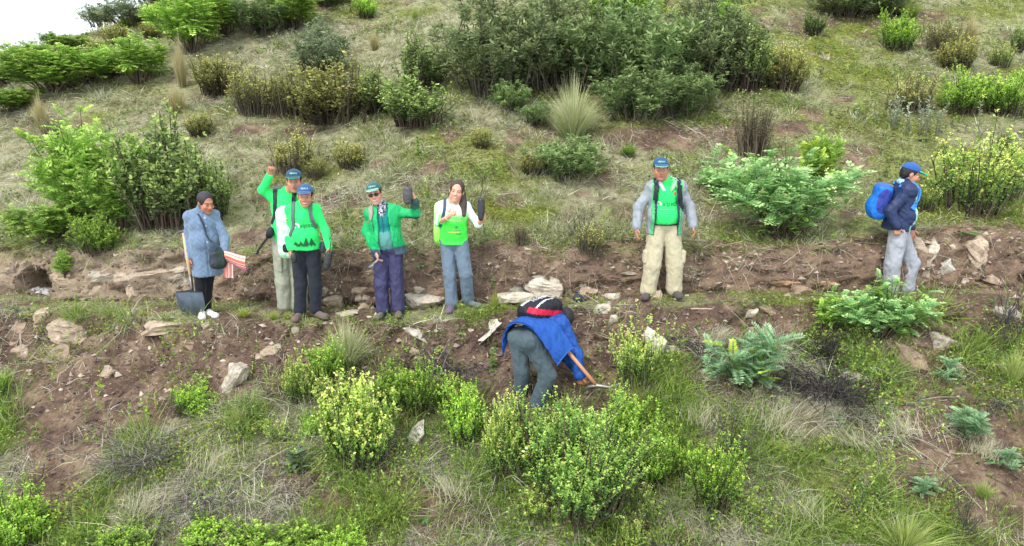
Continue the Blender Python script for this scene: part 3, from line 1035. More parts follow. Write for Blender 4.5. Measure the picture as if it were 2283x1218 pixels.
def make_lance(key, seed, stems, per, stops, spread=0.55, leaf=0.05, wid=0.014, sub=5):
    """rounded dark shrub with narrow pointed leaves in rosettes at the shoot ends"""
    r = np.random.default_rng(seed)
    c1 = stem_curves(stems, 1.05, spread, r, bend=0.6, upright=0.2, foot=0.55, lobes=8)
    c2 = branchy(c1, r, sub, 0.26, 0.1)
    c2 = np.concatenate([c2, branchy(c2, r, 2, 0.14, 0.2)])
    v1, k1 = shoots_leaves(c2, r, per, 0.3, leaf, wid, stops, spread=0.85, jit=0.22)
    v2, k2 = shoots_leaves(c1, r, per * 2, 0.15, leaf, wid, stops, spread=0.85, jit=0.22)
    v = np.concatenate([v1, v2])
    c = np.repeat(np.concatenate([k1, k2]), 4, 0)
    PROTO[key] = [('stems', stems_mesh('stems', c1, 0.008, 0.003, [(80, 70, 60), (62, 54, 48), (96, 86, 74)], r), M_TWIG, None),
                  ('foliage', mk_mesh('foliage', v, quads=quads_of(v), col=c, smooth=False), M_LEAF, 'stuff')]


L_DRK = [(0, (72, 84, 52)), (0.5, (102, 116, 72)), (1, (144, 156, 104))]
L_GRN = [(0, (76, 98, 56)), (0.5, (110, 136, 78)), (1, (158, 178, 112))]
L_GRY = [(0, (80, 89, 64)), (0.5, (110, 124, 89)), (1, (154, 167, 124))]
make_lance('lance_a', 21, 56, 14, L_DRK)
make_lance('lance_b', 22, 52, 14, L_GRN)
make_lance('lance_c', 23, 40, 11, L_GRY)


# pinnate leaves (fronds)
def frond_mesh(name, pairs, length, lw, stops, seed, droop=0.25, lift=0.12, slim=0.54):
    r = np.random.default_rng(seed)
    mb = MB()
    t = np.linspace(0, 1, 4)
    mid = np.stack([np.zeros(4), t * length, lift * length * t - droop * length * t ** 2], 1)
    mb.tube(mid, np.linspace(0.004, 0.0015, 4) * length / 0.25, lin(*stops[0][1]), 3)
    base, ax, L, tt = [], [], [], []
    for k in range(pairs):
        u_ = 0.14 + 0.84 * k / (pairs - 1)
        p = np.array([0, u_ * length, lift * length * u_ - droop * length * u_ ** 2])
        for s in (-1, 1):
            base.append(p)
            ax.append((s * 1.0, 0.42 + 0.3 * u_, 0.22 + 0.1 * r.normal()))
            L.append(lw * (1 - 0.5 * abs(u_ - 0.42) ** 1.3) * (0.9 + 0.2 * r.random()))
            tt.append(u_)
    base.append(mid[-1]); ax.append((0, 1, 0)); L.append(lw * 0.7); tt.append(1)
    base, ax, L, tt = np.array(base), unit(np.array(ax, float)), np.array(L), np.array(tt)
    v = leaf_quads(base, ax, np.tile([0, 0.2, 1.], (len(base), 1)), L, L * slim)
    q = quads_of(v)
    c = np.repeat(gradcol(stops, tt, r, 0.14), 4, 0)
    mb.add(v, np.concatenate([q[:, [0, 1, 2]], q[:, [0, 2, 3]]]), c)
    me = mb.mesh(name, smooth=False)
    me.materials.append(M_LEAF)
    return me


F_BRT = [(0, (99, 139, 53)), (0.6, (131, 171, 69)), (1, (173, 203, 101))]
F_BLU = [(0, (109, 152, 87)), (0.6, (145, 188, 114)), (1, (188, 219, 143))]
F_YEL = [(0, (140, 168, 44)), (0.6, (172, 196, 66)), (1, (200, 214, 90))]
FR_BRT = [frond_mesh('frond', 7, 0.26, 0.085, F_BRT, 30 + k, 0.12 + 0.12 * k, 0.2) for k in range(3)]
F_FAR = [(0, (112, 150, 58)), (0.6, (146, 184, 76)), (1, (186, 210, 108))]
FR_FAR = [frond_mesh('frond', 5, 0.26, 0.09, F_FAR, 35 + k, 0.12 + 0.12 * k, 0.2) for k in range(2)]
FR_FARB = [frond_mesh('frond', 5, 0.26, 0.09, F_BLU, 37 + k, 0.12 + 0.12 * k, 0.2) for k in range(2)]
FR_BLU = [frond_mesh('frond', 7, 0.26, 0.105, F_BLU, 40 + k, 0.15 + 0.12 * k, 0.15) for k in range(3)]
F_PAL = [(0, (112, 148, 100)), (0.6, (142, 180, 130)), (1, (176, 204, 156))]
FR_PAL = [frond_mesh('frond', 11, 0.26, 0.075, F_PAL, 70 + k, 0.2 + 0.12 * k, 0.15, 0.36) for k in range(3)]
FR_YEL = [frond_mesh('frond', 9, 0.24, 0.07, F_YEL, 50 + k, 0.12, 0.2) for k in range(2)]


def mesh_arrays(me):
    v = np.empty(len(me.vertices) * 3, np.float32); me.vertices.foreach_get("co", v)
    me.calc_loop_triangles()
    t = np.empty(len(me.loop_triangles) * 3, np.int32); me.loop_triangles.foreach_get("vertices", t)
    c = np.empty(len(me.vertices) * 4, np.float32); me.attributes["Col"].data.foreach_get("color", c)
    return v.reshape(-1, 3), t.reshape(-1, 3), c.reshape(-1, 4)[:, :3]


def frond_places(curves, r, per, t0, droop=0.1):
    idx = np.repeat(np.arange(len(curves)), per)
    t = t0 + (1 - t0) * r.random(len(idx)) ** 0.7
    p, ax = eval_curve(curves, idx, t)
    rad = unit(np.cross(ax, r.normal(size=(len(idx), 3))))
    d = unit(ax * 0.45 + rad * 0.95 + np.array([0, 0, 0.12]))
    return p, d, t


def frame_from(d, r):
    """rotation with local Y along d and local Z roughly up"""
    d = Vector(d)
    z = Vector((0, 0, 1)) + Vector(r.normal(size=3)) * 0.25
    x = d.cross(z).normalized()
    z = x.cross(d).normalized()
    return Matrix((x, d, z)).transposed()


def make_pinnate(key, seed, stems, per, meshes, spread=0.5, scale=1.0, t0=0.3, sub=3, yellow=0.0):
    """shrub of feather leaves, fronds joined (seen from farther off)"""
    r = np.random.default_rng(seed)
    c1 = stem_curves(stems, 0.95, spread, r, bend=0.5, upright=0.3)
    c2 = np.concatenate([np.stack([eval_curve(c1, np.arange(stems), np.full(stems, u_))[0] for u_ in (0.3, 0.65, 1.0)], 1), branchy(c1, r, sub, 0.25, 0.3)])
    p, d, t = frond_places(c2, r, per, t0)
    arr = [mesh_arrays(m) for m in meshes]
    V, T, C, n = [], [], [], 0
    for k in range(len(p)):
        v, tt, cc = arr[r.integers(0, len(arr))]
        R = np.array(frame_from(d[k], r)) * scale * (0.6 + 0.6 * r.random())
        V.append(v @ R.T + p[k]); T.append(tt + n); C.append(cc * (0.8 + 0.4 * r.random()))
        n += len(v)
    PROTO[key] = [('stems', stems_mesh('stems', c1, 0.012, 0.004, [(96, 84, 66), (78, 70, 58)], r), M_TWIG, None),
                  ('foliage', mk_mesh('foliage', np.concatenate(V), tris=np.concatenate(T), col=np.concatenate(C), smooth=False), M_LEAF, 'stuff')]


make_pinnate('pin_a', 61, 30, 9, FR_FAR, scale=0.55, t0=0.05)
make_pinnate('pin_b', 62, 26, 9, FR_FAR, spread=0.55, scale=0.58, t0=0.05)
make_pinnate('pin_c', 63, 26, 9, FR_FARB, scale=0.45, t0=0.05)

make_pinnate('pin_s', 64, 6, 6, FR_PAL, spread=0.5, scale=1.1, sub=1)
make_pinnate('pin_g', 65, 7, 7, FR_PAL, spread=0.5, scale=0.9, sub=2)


def make_tussock(key, seed, n, palette, tips, spread=0.5, droop=0.55, wid=0.012, comb=None):
    r = np.random.default_rng(seed)
    ang = r.random(n) * 2 * math.pi if comb is None else r.normal(size=n) * comb
    rad = r.random(n) ** 0.7
    o = np.stack([np.cos(ang), np.sin(ang), np.zeros(n)], 1)
    p = o * (rad * 0.13)[:, None]
    if comb is not None:
        p = np.stack([r.normal(size=n) * 0.25, r.normal(size=n) * 0.22, np.zeros(n)], 1)
    else:                                   # uneven clump: a few leaning bunches
        bi = r.integers(0, 7, n)
        bo = r.normal(size=(7, 3)) * np.array([0.3, 0.3, 0.0])
        o = o + bo[bi]
        p = p + bo[bi] * 0.12
    L = (0.45 + 0.65 * r.random(n)) * (1 - 0.3 * rad)
    top = p + o * (rad * spread)[:, None] * L[:, None] + np.array([0, 0, 1.]) * L[:, None]
    side = np.stack([-np.sin(ang + r.normal(size=n)), np.cos(ang + r.normal(size=n)), np.zeros(n)], 1) * wid
    segs = 5
    V = []
    pal = np.array([lin(*c) for c in palette]); tp = np.array([lin(*c) for c in tips])
    c0 = pal[r.integers(0, len(pal), n)]; c1 = tp[r.integers(0, len(tp), n)]
    C = []
    for k in range(segs):
        t = k / (segs - 1)
        q = p + (top - p) * t + o * (droop * rad * L * t ** 2.2 * 0.7)[:, None] - np.array([0, 0, 1.]) * (droop * rad * L * t ** 2.5 * 0.75)[:, None]
        w = side * (1 - t ** 1.5 * 0.95)
        V += [q - w / 2, q + w / 2]
        C += [c0 * (1 - t) + c1 * t] * 2
    v = np.stack(V, 1).reshape(-1, 3)
    c = np.stack(C, 1).reshape(-1, 3) * np.repeat((0.75 + 0.5 * r.random((n, 1))), segs * 2, 0)
    b = np.arange(n)[:, None, None] * segs * 2 + np.arange(segs - 1)[None, :, None] * 2
    q = (b + np.array([0, 1, 3, 2])).reshape(-1, 4)
    PROTO[key] = [('blades', mk_mesh('blades', v, quads=q, col=c, smooth=False), M_GRASS, 'stuff')]


make_tussock('tus_green', 81, 900, [(110, 140, 52), (134, 160, 66), (96, 124, 50)], [(166, 184, 92), (196, 196, 130)])
make_tussock('tus_pale', 82, 1100, [(132, 150, 92), (150, 164, 108), (112, 134, 72)], [(186, 192, 140), (214, 208, 164)], spread=0.6)
make_tussock('tus_dry', 83, 800, [(148, 138, 84), (170, 158, 104), (128, 124, 70)], [(206, 194, 150), (188, 176, 128)], spread=0.35, droop=0.3)
make_tussock('tus_fall', 85, 420, [(176, 168, 136), (196, 188, 158), (150, 142, 112), (130, 134, 90)], [(222, 216, 190), (204, 196, 164)], spread=1.0, droop=0.9, wid=0.009, comb=0.5)
make_tussock('tuft', 84, 260, [(110, 140, 44), (136, 160, 56), (150, 158, 70)], [(170, 184, 80), (190, 190, 110)], spread=0.75, droop=0.4, wid=0.035)


def make_dead(key, seed, n, palette, flat=0.35, spread=0.9, fork=3):
    """heap of bare dead twigs"""
    r = np.random.default_rng(seed)
    ang = r.random(n) * 2 * math.pi
    d = unit(np.stack([np.cos(ang), np.sin(ang) * 0.6, np.abs(r.normal(size=n)) * flat + 0.05], 1))
    o = np.stack([r.normal(size=n) * spread * 0.22, r.normal(size=n) * 0.12, r.random(n) * 0.25 * flat + 0.02], 1)
    L = 0.35 + 0.5 * r.random(n)
    t = np.linspace(0, 1, 4)[None, :, None]
    c1 = o[:, None] + d[:, None] * t * L[:, None, None] + np.cumsum(r.normal(size=(n, 4, 3)) * 0.018, 1) * t
    idx = np.repeat(np.arange(n), fork)
    tt = 0.3 + 0.6 * r.random(len(idx))
    p, ax = eval_curve(c1, idx, tt)
    dd = unit(ax + r.normal(size=(len(idx), 3)) * 0.55)
    LL = 0.12 + 0.2 * r.random(len(idx))
    c2 = p[:, None] + dd[:, None] * t * LL[:, None, None] + np.cumsum(r.normal(size=(len(idx), 4, 3)) * 0.008, 1) * t
    c2 = np.concatenate([c1, c2])
    PROTO[key] = [('twigs', stems_mesh('twigs', c2, 0.0075, 0.0025, palette, r), M_TWIG, 'stuff')]


DG = [(92, 86, 82), (70, 66, 64), (122, 114, 106), (56, 52, 52), (144, 136, 126)]
make_dead('dead_a', 91, 130, DG)
make_dead('dead_b', 92, 90, DG + [(168, 158, 144)], flat=0.25)
make_dead('dead_up', 93, 34, DG[:2] + DG[3:4], flat=1.6, spread=0.3)
make_dead('dead_dark', 94, 160, [(54, 48, 48), (72, 66, 64), (40, 36, 38)], flat=0.5)


def make_rosette(key, seed, n, pal, L=0.5, W_=0.09, tiers=1, stalk=0.0):
    """thistle-like rosette or leafy stalk with toothed long leaves"""
    r = np.random.default_rng(seed)
    mb = MB()
    for k in range(n * tiers):
        tier = k // n
        a = 2 * math.pi * (k * 0.382 + r.random() * 0.08)
        el = 0.25 + 0.5 * r.random() + 0.12 * tier
        h = stalk * tier / max(tiers - 1, 1)
        d = np.array([math.cos(a) * math.cos(el), math.sin(a) * math.cos(el), math.sin(el)])
        s = np.array([-math.sin(a), math.cos(a), 0])
        ln = L * (0.7 + 0.5 * r.random()) * (1 - 0.45 * tier / max(tiers, 1))
        m = 7
        v, t = [], []
        for j in range(m):
            u_ = j / (m - 1)
            w = W_ * math.sin(math.pi * min(u_ * 0.9 + 0.08, 1)) * (1.0 if j % 2 else 0.55)
            c = d * ln * u_ + np.array([0, 0, h - 0.32 * ln * u_ ** 2])
            v += [c - s * w, c + np.array([0, 0, -0.006]), c + s * w]
        for j in range(m - 1):
            b = j * 3
            for q in (0, 1):
                t += [(b + q, b + q + 1, b + q + 4), (b + q, b + q + 4, b + q + 3)]
        mb.add(v, t, pickr(r, pal, 1)[0])
    parts = [('leaves', mb.mesh('leaves', smooth=False), M_LEAF, 'stuff')]
    if stalk:
        ms = MB()
        ms.tube([(0, 0, -0.02), (0.01, 0, stalk * 0.5), (0, 0.01, stalk)], [0.014, 0.01, 0.006], lin(*pal[0]), 5)
        parts.insert(0, ('stalk', ms.mesh('stalk'), M_LEAF, None))
    PROTO[key] = parts


make_rosette('thistle', 101, 16, [(112, 132, 98), (130, 148, 114), (96, 120, 84)], tiers=3, stalk=0.35)
make_rosette('rosette', 102, 12, [(112, 158, 84), (130, 172, 98), (98, 140, 76)], tiers=1)
make_rosette('leafy', 103, 9, [(104, 152, 60), (126, 170, 76), (92, 138, 56)], L=0.32, W_=0.06, tiers=5, stalk=0.75)


def make_spikes(key, seed, n):
    """silvery upright spikes set with short woolly leaves"""
    r = np.random.default_rng(seed)
    base = np.stack([r.normal(size=n) * 0.55, r.normal(size=n) * 0.2, np.zeros(n)], 1)
    H = 0.5 + 0.5 * r.random(n)
    t = np.linspace(0, 1, 4)[None, :, None]
    c = base[:, None] + (np.array([0, 0, 1.]) * H[:, None])[:, None] * t + r.normal(size=(n, 1, 3)) * 0.08 * t
    v, k = shoots_leaves(c, r, 46, 0.08, 0.075, 0.03, [(0, (104, 112, 84)), (1, (168, 178, 146))], spread=0.6)
    PROTO[key] = [('stems', stems_mesh('stems', c, 0.012, 0.006, [(120, 116, 96)], r), M_TWIG, 'stuff'),
                  ('foliage', mk_mesh('foliage', v, quads=quads_of(v), col=np.repeat(k, 4, 0), smooth=False), M_LEAF, 'stuff')]


make_spikes('spikes', 111, 22)

for key, parts in PROTO.items():
    for nm, me, mt, kd in parts:
        if not me.materials:
            me.materials.append(mt)


def plant(key, px, py, w, h, label, cat='shrub', name='shrub', group=None, lean=(0, 0), sink=0.0, spreadk=None):
    """stand a plant where the photograph shows its foot; w, h its size in photograph pixels"""
    p, n = hit(px, py)
    s = ppm(p)
    k_ = (1.12 if name == 'shrub' else 1.0) if py > 560 else (1.26 if group == G2 else ((1.35 if px > 90 else 1.15) if group == G1 else (1.28 if name == 'shrub' else 1.15)))
    hm = h / s * k_
    wm = w / s * k_
    e = put(name, None, loc=p - Vector((0, 0, sink)), label=label, cat=cat, group=group)
    e.rotation_euler = (lean[0], lean[1], PR.random() * 6.28)
    e.empty_display_size = 0.1
    half = 0.5 if spreadk is None else spreadk
    e.scale = (wm / (2 * half), wm / (2 * half), hm)
    for nm, me, mt, kd in PROTO[key]:
        put(nm, me, parent=e, kind=kd)
    return e


def pinnate_shrub(px, py, w, h, meshes, stems, per, fsize, label, seed, alt=None, altk=0.0, flowers=0, name='shrub', core=True):
    """near shrub whose feather leaves are separate objects"""
    r = np.random.default_rng(seed)
    p, n = hit(px, py)
    s = ppm(p)
    hm, wm = h / s * 1.25, w / s * 1.15
    e = put(name, None, loc=p, label=label, cat='shrub')
    e.empty_display_size = 0.1
    c1 = stem_curves(stems, hm * 0.97, wm * 0.44, r, bend=0.5, upright=0.3)
    c1[:, :, 1] *= 0.65
    if stems < 12:
        for k in range(stems):
            put('stem', stems_mesh('stem', c1[k:k + 1], 0.012, 0.004, [(96, 84, 66), (78, 70, 58)], r), M_TWIG, parent=e)
    else:
        put('stems', stems_mesh('stems', c1, 0.012, 0.004, [(96, 84, 66), (78, 70, 58)], r), M_TWIG, parent=e)
    pp, d, t = frond_places(c1, r, per, 0.18)
    for k in range(len(pp)):
        ms = alt if (alt and r.random() < altk * (pp[k][2] / hm) * 1.5) else meshes
        o = put('frond', ms[r.integers(0, len(ms))], parent=e)
        sc = fsize / 0.26 * (0.7 + 0.5 * r.random())
        M = frame_from(d[k], r).to_4x4()
        o.matrix_local = Matrix.Translation(Vector(pp[k])) @ M @ Matrix.Scale(sc, 4)
    inner = 'pin_c' if meshes[0] is FR_BLU[0] else 'pin_a'
    if core:
        put('foliage', PROTO[inner][1][1], M_LEAF, parent=e, kind='stuff', scale=(wm * 0.93, wm * 0.6, hm * 0.9))
    if flowers:
        idx = r.integers(0, stems, flowers)
        q = c1[idx, -1] + r.normal(size=(flowers, 3)) * 0.05 + np.array([0, -0.08, 0.02])
        m = 12
        qq = np.repeat(q, m, 0) + r.normal(size=(flowers * m, 3)) * 0.022
        vf = leaf_quads(qq, unit(r.normal(size=(len(qq), 3))), r.normal(size=(len(qq), 3)), np.full(len(qq), 0.024), np.full(len(qq), 0.02))
        put('flowers', mk_mesh('flowers', vf, quads=quads_of(vf), col=np.repeat(pickr(r, [(240, 236, 150), (246, 244, 200), (226, 222, 110)], len(qq)), 4, 0), smooth=False), M_LEAF, parent=e, kind='stuff')
    return e


# --- far upper left
G1 = 'leafy shrubs on the far left slope'
G2 = 'shrubs of the big dark thicket'
plant('pin_b', 150, 118, 70, 40, 'small green shrub stepping up the skyline right of the dense one', group=G1)
plant('pin_a', 75, 165, 150, 68, 'dense bright green shrub on the skyline at far left', group=G1)
plant('pin_b', 0, 185, 90, 46, 'green shrub on the skyline cut by the left picture edge', group=G1)
plant('pin_b', 20, 248, 110, 56, 'low bright feathery shrub at the left edge, lower end of the row', group=G1)
plant('pin_a', 115, 205, 150, 80, 'bright feathery shrub in the row just below the skyline shrub', group=G1)
plant('pin_b', 205, 185, 130, 75, 'bright feathery shrub in the middle of the far left row', group=G1)
plant('pin_a', 310, 185, 110, 85, 'loose feathery shrub with thin stems at right end of the far left row', group=G1)
plant('lance_c', 225, 60, 90, 40, 'dark shrub on the skyline next to the white sky', group=G1)
plant('lance_c', 300, 55, 130, 48, 'broad dark shrub on the crest at the upper left', group=G1)
plant('grey_a', 395, 28, 160, 50, 'brownish dark shrub at the top edge, upper left', group=G1)
plant('olive_a', 220, 128, 48, 38, 'small round yellow olive shrub above the far left row', group=G1)
plant('olive_a', 268, 100, 62, 40, 'olive shrub clump below the dark crest shrubs', group=G1)
plant('olive_a', 342, 84, 60, 30, 'flat olive shrub clump on pale grass in the upper left', group=G1)
plant('tola_c', 280, 62, 30, 24, 'tiny bright green bush beneath the dark crest shrub', group=G1)
plant('pin_a', 430, 118, 140, 120, 'tall pale green feathery shrub with bare stems in the upper left', group=G1)
plant('pin_b', 505, 80, 110, 85, 'feathery shrub behind the tall pale green one', group=G1)
plant('lance_b', 580, 75, 130, 70, 'dark green leafy shrub near the top between two feathery shrubs', group=G1)
plant('pin_a', 655, 65, 130, 85, 'bright feathery shrub at top edge left of centre', group=G1)
plant('lance_a', 735, 15, 90, 40, 'dark bush cut by the top edge left of centre', group=G1)
plant('tus_dry', 408, 195, 50, 110, 'tall straw coloured grass tussock beside the pale feathery shrub', 'grass tussock', 'grass_tussock', spreadk=0.7)
plant('tus_dry', 95, 290, 50, 80, 'tall dry grass tussock on the left slope', 'grass tussock', 'grass_tussock', spreadk=0.7)
plant('olive_a', 485, 210, 125, 82, 'rounded yellowish olive shrub on the upper left slope')
plant('tus_dry', 395, 255, 90, 68, 'spreading olive and straw tussock below the tall dry one', 'grass tussock', 'grass_tussock', spreadk=0.8)
plant('grey_b', 570, 252, 120, 92, 'grey green twiggy shrub, left of a pair, upper left of centre')
plant('grey_b', 640, 255, 110, 84, 'dark twiggy shrub, right of a pair, upper left of centre')
plant('olive_a', 447, 303, 70, 50, 'small yellow green bush on the slope above the cardigan woman')
plant('tola_d', 150, 140, 40, 24, 'small bright bush at the right foot of the skyline shrub', group=G1)
# --- upper centre
plant('lance_c', 725, 175, 150, 100, 'sparse dark seed headed shrub upper left of centre')
plant('olive_a', 735, 272, 210, 130, 'broad yellow olive shrub above the waving man')
plant('olive_b', 935, 200, 150, 110, 'olive green shrub beside the big dark thicket')
plant('olive_b', 850, 250, 140, 90, 'dull olive shrub between two larger ones above the jacket woman')
plant('olive_b', 925, 278, 180, 105, 'bluish dark small leaved shrub above the green jacket woman')
plant('tola_b', 820, 40, 58, 44, 'round green bush near the top edge')
plant('tus_dry', 835, 112, 44, 42, 'small dry tussock under the round green bush', 'grass tussock', 'grass_tussock', spreadk=0.8)
plant('tus_green', 925, 45, 30, 34, 'small green grass tuft near the top edge', 'grass tussock', 'grass_tussock', spreadk=0.8)
G2 = 'shrubs of the big dark thicket'
plant('lance_a', 1100, 210, 220, 175, 'dark lance leaved shrub at the left end of the big thicket', group=G2)
plant('lance_a', 1230, 195, 220, 180, 'dark lance leaved shrub second from the left in the thicket', group=G2)
plant('lance_b', 1335, 200, 200, 170, 'green lance leaved shrub in the middle of the big thicket', group=G2)
plant('tola_b', 1395, 70, 210, 120, 'fine leaved green shrub rising behind the thicket to the top edge', group=G2)
plant('lance_b', 1450, 215, 220, 180, 'green lance leaved shrub right of the thicket middle', group=G2)
plant('lance_b', 1420, 265, 170, 100, 'low shrub at the front foot of the thicket, left of the next', group=G2)
plant('lance_b', 1515, 255, 150, 100, 'low pale leaved shrub at the front right foot of the thicket', group=G2)
plant('lance_a', 1580, 200, 200, 165, 'dark lance leaved shrub towards the right end of the thicket', group=G2)
plant('olive_b', 1660, 200, 150, 130, 'olive leaved shrub near the right end of the thicket', group=G2)
plant('olive_a', 1745, 200, 120, 100, 'yellow brown twiggy shrub at the far right end of the thicket', group=G2)
plant('pin_a', 1600, 110, 120, 90, 'light green feathery shrub on top of the thicket', group=G2)
plant('lance_b', 1140, 245, 90, 60, 'small dark bush under the left end of the thicket', group=G2)
plant('lance_b', 1200, 280, 70, 50, 'bright leafed small bush left of the big tussock', group=G2)
plant('tus_pale', 1275, 312, 150, 130, 'large drooping pale green grass tussock under the thicket', 'grass tussock', 'grass_tussock', spreadk=0.75)
plant('lance_b', 1270, 398, 150, 85, 'low dark green lance leaved bush below the large tussock')
plant('olive_a', 1185, 388, 60, 48, 'small olive bush left of the low lance leaved bush')
plant('tola_c', 1403, 350, 30, 28, 'tiny yellow green bush on bare earth above the man in beige trousers')
plant('olive_a', 1075, 330, 50, 44, 'small brownish bush on the slope below the thicket')
plant('grey_a', 1680, 345, 110, 105, 'grey brown twiggy shrub on the slope above the big flowering shrub')
plant('lance_c', 1605, 20, 80, 40, 'dry brown tuft bush at the top edge right of centre')
# --- upper right
plant('olive_b', 1810, 78, 60, 46, 'small dark round bush upper right, left one')
plant('lance_a', 1890, 38, 150, 60, 'dark shrub at the top edge upper right, left part')
plant('lance_a', 1985, 35, 110, 60, 'dark shrub at the top edge upper right, right part')
plant('tus_green', 2030, 38, 90, 44, 'drooping green tussock beside the dark top edge shrub', 'grass tussock', 'grass_tussock', spreadk=0.8)
plant('tola_b', 2005, 112, 90, 72, 'green shrub with pale flower heads, upper right')
plant('grey_b', 2105, 120, 90, 72, 'twiggy brown green shrub right of the pale flowered one')
plant('tus_dry', 2160, 95, 70, 60, 'dry olive tussock upper right', 'grass tussock', 'grass_tussock', spreadk=0.8)
plant('olive_a', 2135, 155, 90, 70, 'yellow flowered twiggy shrub upper right')
plant('tola_d', 2230, 150, 60, 50, 'yellow green bush near the right edge, upper right')
plant('olive_b', 2272, 115, 50, 56, 'dark bush cut by the right edge, upper right')
plant('grey_b', 2030, 250, 110, 80, 'twiggy grey shrub behind the silvery spikes')
plant('tola_b', 2140, 252, 105, 84, 'rounded green shrub right of the silvery spikes')
plant('tola_b', 2240, 255, 110, 80, 'green shrub at the right edge beside the rounded one')
plant('spikes', 2040, 300, 160, 75, 'clump of silvery upright spikes on the right slope', 'plant', 'spiked_plant', spreadk=1.0)
plant('tus_green', 1910, 256, 36, 44, 'small yellow green tussock alone on the right slope', 'grass tussock', 'grass_tussock', spreadk=0.8)
plant('rosette', 2055, 312, 40, 24, 'small bluish leaf rosette in front of the silvery spikes', 'plant', 'rosette_plant')
plant('tola_d', 2150, 470, 190, 160, 'large bright yellow green shrub behind the walking man, main clump')
plant('tola_a', 2230, 440, 120, 110, 'yellow green shrub right of the large bright one')
plant('grey_b', 2270, 400, 70, 60, 'dark twiggy bush cut by the right edge, level with caps')
plant('grey_a', 2235, 330, 40, 34, 'small dry grey bush above the bright shrubs at right')
plant('tola_d', 2060, 470, 60, 60, 'small bush just behind the walking man at shoulder height')
pinnate_shrub(1745, 530, 325, 225, FR_BLU + FR_BLU + FR_BRT + FR_YEL[:1], 60, 5, 0.15, 'big green feather leaved shrub with yellow flowers left of the walking man', 201, FR_YEL, 0.3, flowers=12)
pinnate_shrub(1825, 420, 130, 120, FR_YEL, 9, 6, 0.20, 'bright yellow green feathery shoots rising behind the big flowering shrub', 202)
plant('pin_c', 1620, 440, 110, 70, 'low blue green shrub left of the big flowering shrub')
# --- left, above the bank
pinnate_shrub(190, 508, 220, 235, FR_BRT, 36, 8, 0.19, 'tall bright green feathery shrub on the left above the bank', 203, FR_YEL, 0.2)
pinnate_shrub(275, 515, 190, 210, FR_BRT, 30, 8, 0.18, 'feathery shrub with dark arching stems in the left thicket middle', 204)
plant('olive_b', 385, 495, 230, 225, 'dark fine leaved shrub behind the cardigan woman')
plant('olive_b', 470, 485, 110, 150, 'dull green fine leaved shrub touching the cardigan woman head')
pinnate_shrub(415, 470, 90, 110, FR_BRT, 6, 8, 0.2, 'light feathery shoots poking from the dark shrub behind the cardigan woman', 205)
plant('pin_b', 110, 540, 120, 90, 'low feathery shrub at the left foot of the tall one')
plant('tola_b', 225, 558, 110, 70, 'low green bush on the lip of the bank at left')
pinnate_shrub(145, 615, 40, 62, FR_BRT, 3, 8, 0.13, 'small feathery plant hanging on the left bank', 206)
plant('grey_a', 120, 330, 60, 60, 'dry stalky bush on the pale slope at left')
plant('grey_b', 655, 385, 105, 85, 'twiggy olive shrub right behind the waving man')
plant('olive_a', 785, 375, 75, 60, 'small olive shrub above the green jacket woman cap')
plant('grey_b', 700, 395, 60, 44, 'low grey bush between the waving man and the next olive shrub')
plant('dead_up', 1300, 568, 98, 87, 'dry dark twiggy bush on the bank lip left of the man in beige trousers', spreadk=0.6)
plant('grey_b', 1310, 560, 80, 56, 'half dry bush on the bank lip behind the dry dark twigs')
plant('grey_a', 1163, 545, 44, 46, 'small dark dry bush on the bank lip right of the white shirted woman')
plant('leafy', 932, 345, 40, 40, 'small pale green leafy stalk on the slope above the jacket woman', 'plant', 'leafy_plant')
plant('rosette', 940, 592, 60, 36, 'spiky leaf rosette growing on the bank between the two women', 'plant', 'rosette_plant')
plant('leafy', 1098, 640, 26, 34, 'small leafy plant on the bank right of the white shirted woman', 'plant', 'leafy_plant')
plant('rosette', 2150, 520, 60, 40, 'pale thistle on the bank lip at right', 'plant', 'rosette_plant')
# --- below the path
for px_, py_, w_, h_, lx, lb in [(1720, 945, 170, 90, 0.5, 'bent dry grass clump under the blackish dead brush, left one'), (1800, 925, 150, 80, 0.3, 'bent dry grass clump under the blackish dead brush, right one'),
                                 (1890, 985, 200, 70, 0.8, 'flattened pale grass clump on the lower right slope'), (2010, 960, 150, 70, 0.7, 'combed down dry grass on the bare earth at lower right'),
                                 (1020, 1095, 180, 60, 0.7, 'flattened pale grass left of the largest shrub'), (690, 1000, 110, 80, 0.4, 'dry grass clump left of the large yellow green shrub'),
                                 (480, 1040, 150, 70, 0.6, 'dry grass clump right of the heap of grey dead twigs'), (1560, 940, 140, 70, 0.6, 'dry grass clump above the bright green shrub'),
                                 (1790, 1140, 150, 70, 0.6, 'dry grass clump left of the bottom edge tussock'), (1590, 760, 110, 60, 0.4, 'dry drooping grass under the long pale slab'),
                                 (330, 1130, 150, 60, 0.6, 'dry grass clump in the lower left'), (2190, 1010, 120, 60, 0.5, 'dry grass clump beside the pale green ferny plant')]:
    plant('tus_fall', px_, py_, w_, h_, lb, 'grass clump', 'dry_grass_clump', group='dry grass clumps below the path', lean=(lx * 0.3, 0.1), spreadk=0.8)
    bpy.context.scene.collection.objects[-1].parent.rotation_euler.z = lx * 5 - 1.5
plant('tola_b', 870, 900, 120, 90, 'green bush between the pale tussock and the dark green bush')
plant('tola_a', 1000, 905, 90, 80, 'small yellow green bush in front of the grey dead brush')
plant('tola_c', 700, 970, 80, 60, 'low yellow green bush at the left foot of the large yellow green shrub')
plant('tola_b', 1385, 985, 110, 120, 'green bush joining the largest shrub on its right side')
plant('tola_e', 1195, 1150, 130, 90, 'loose green shoots under the left half of the largest shrub')
plant('tola_b', 1530, 1060, 70, 80, 'small bush between the bright green and the rounded shrub')
plant('tola_e', 1660, 1150, 90, 70, 'sparse bush right of the rounded green shrub')
plant('tola_d', 745, 905, 110, 90, 'yellow tipped bush above the large yellow green shrub')
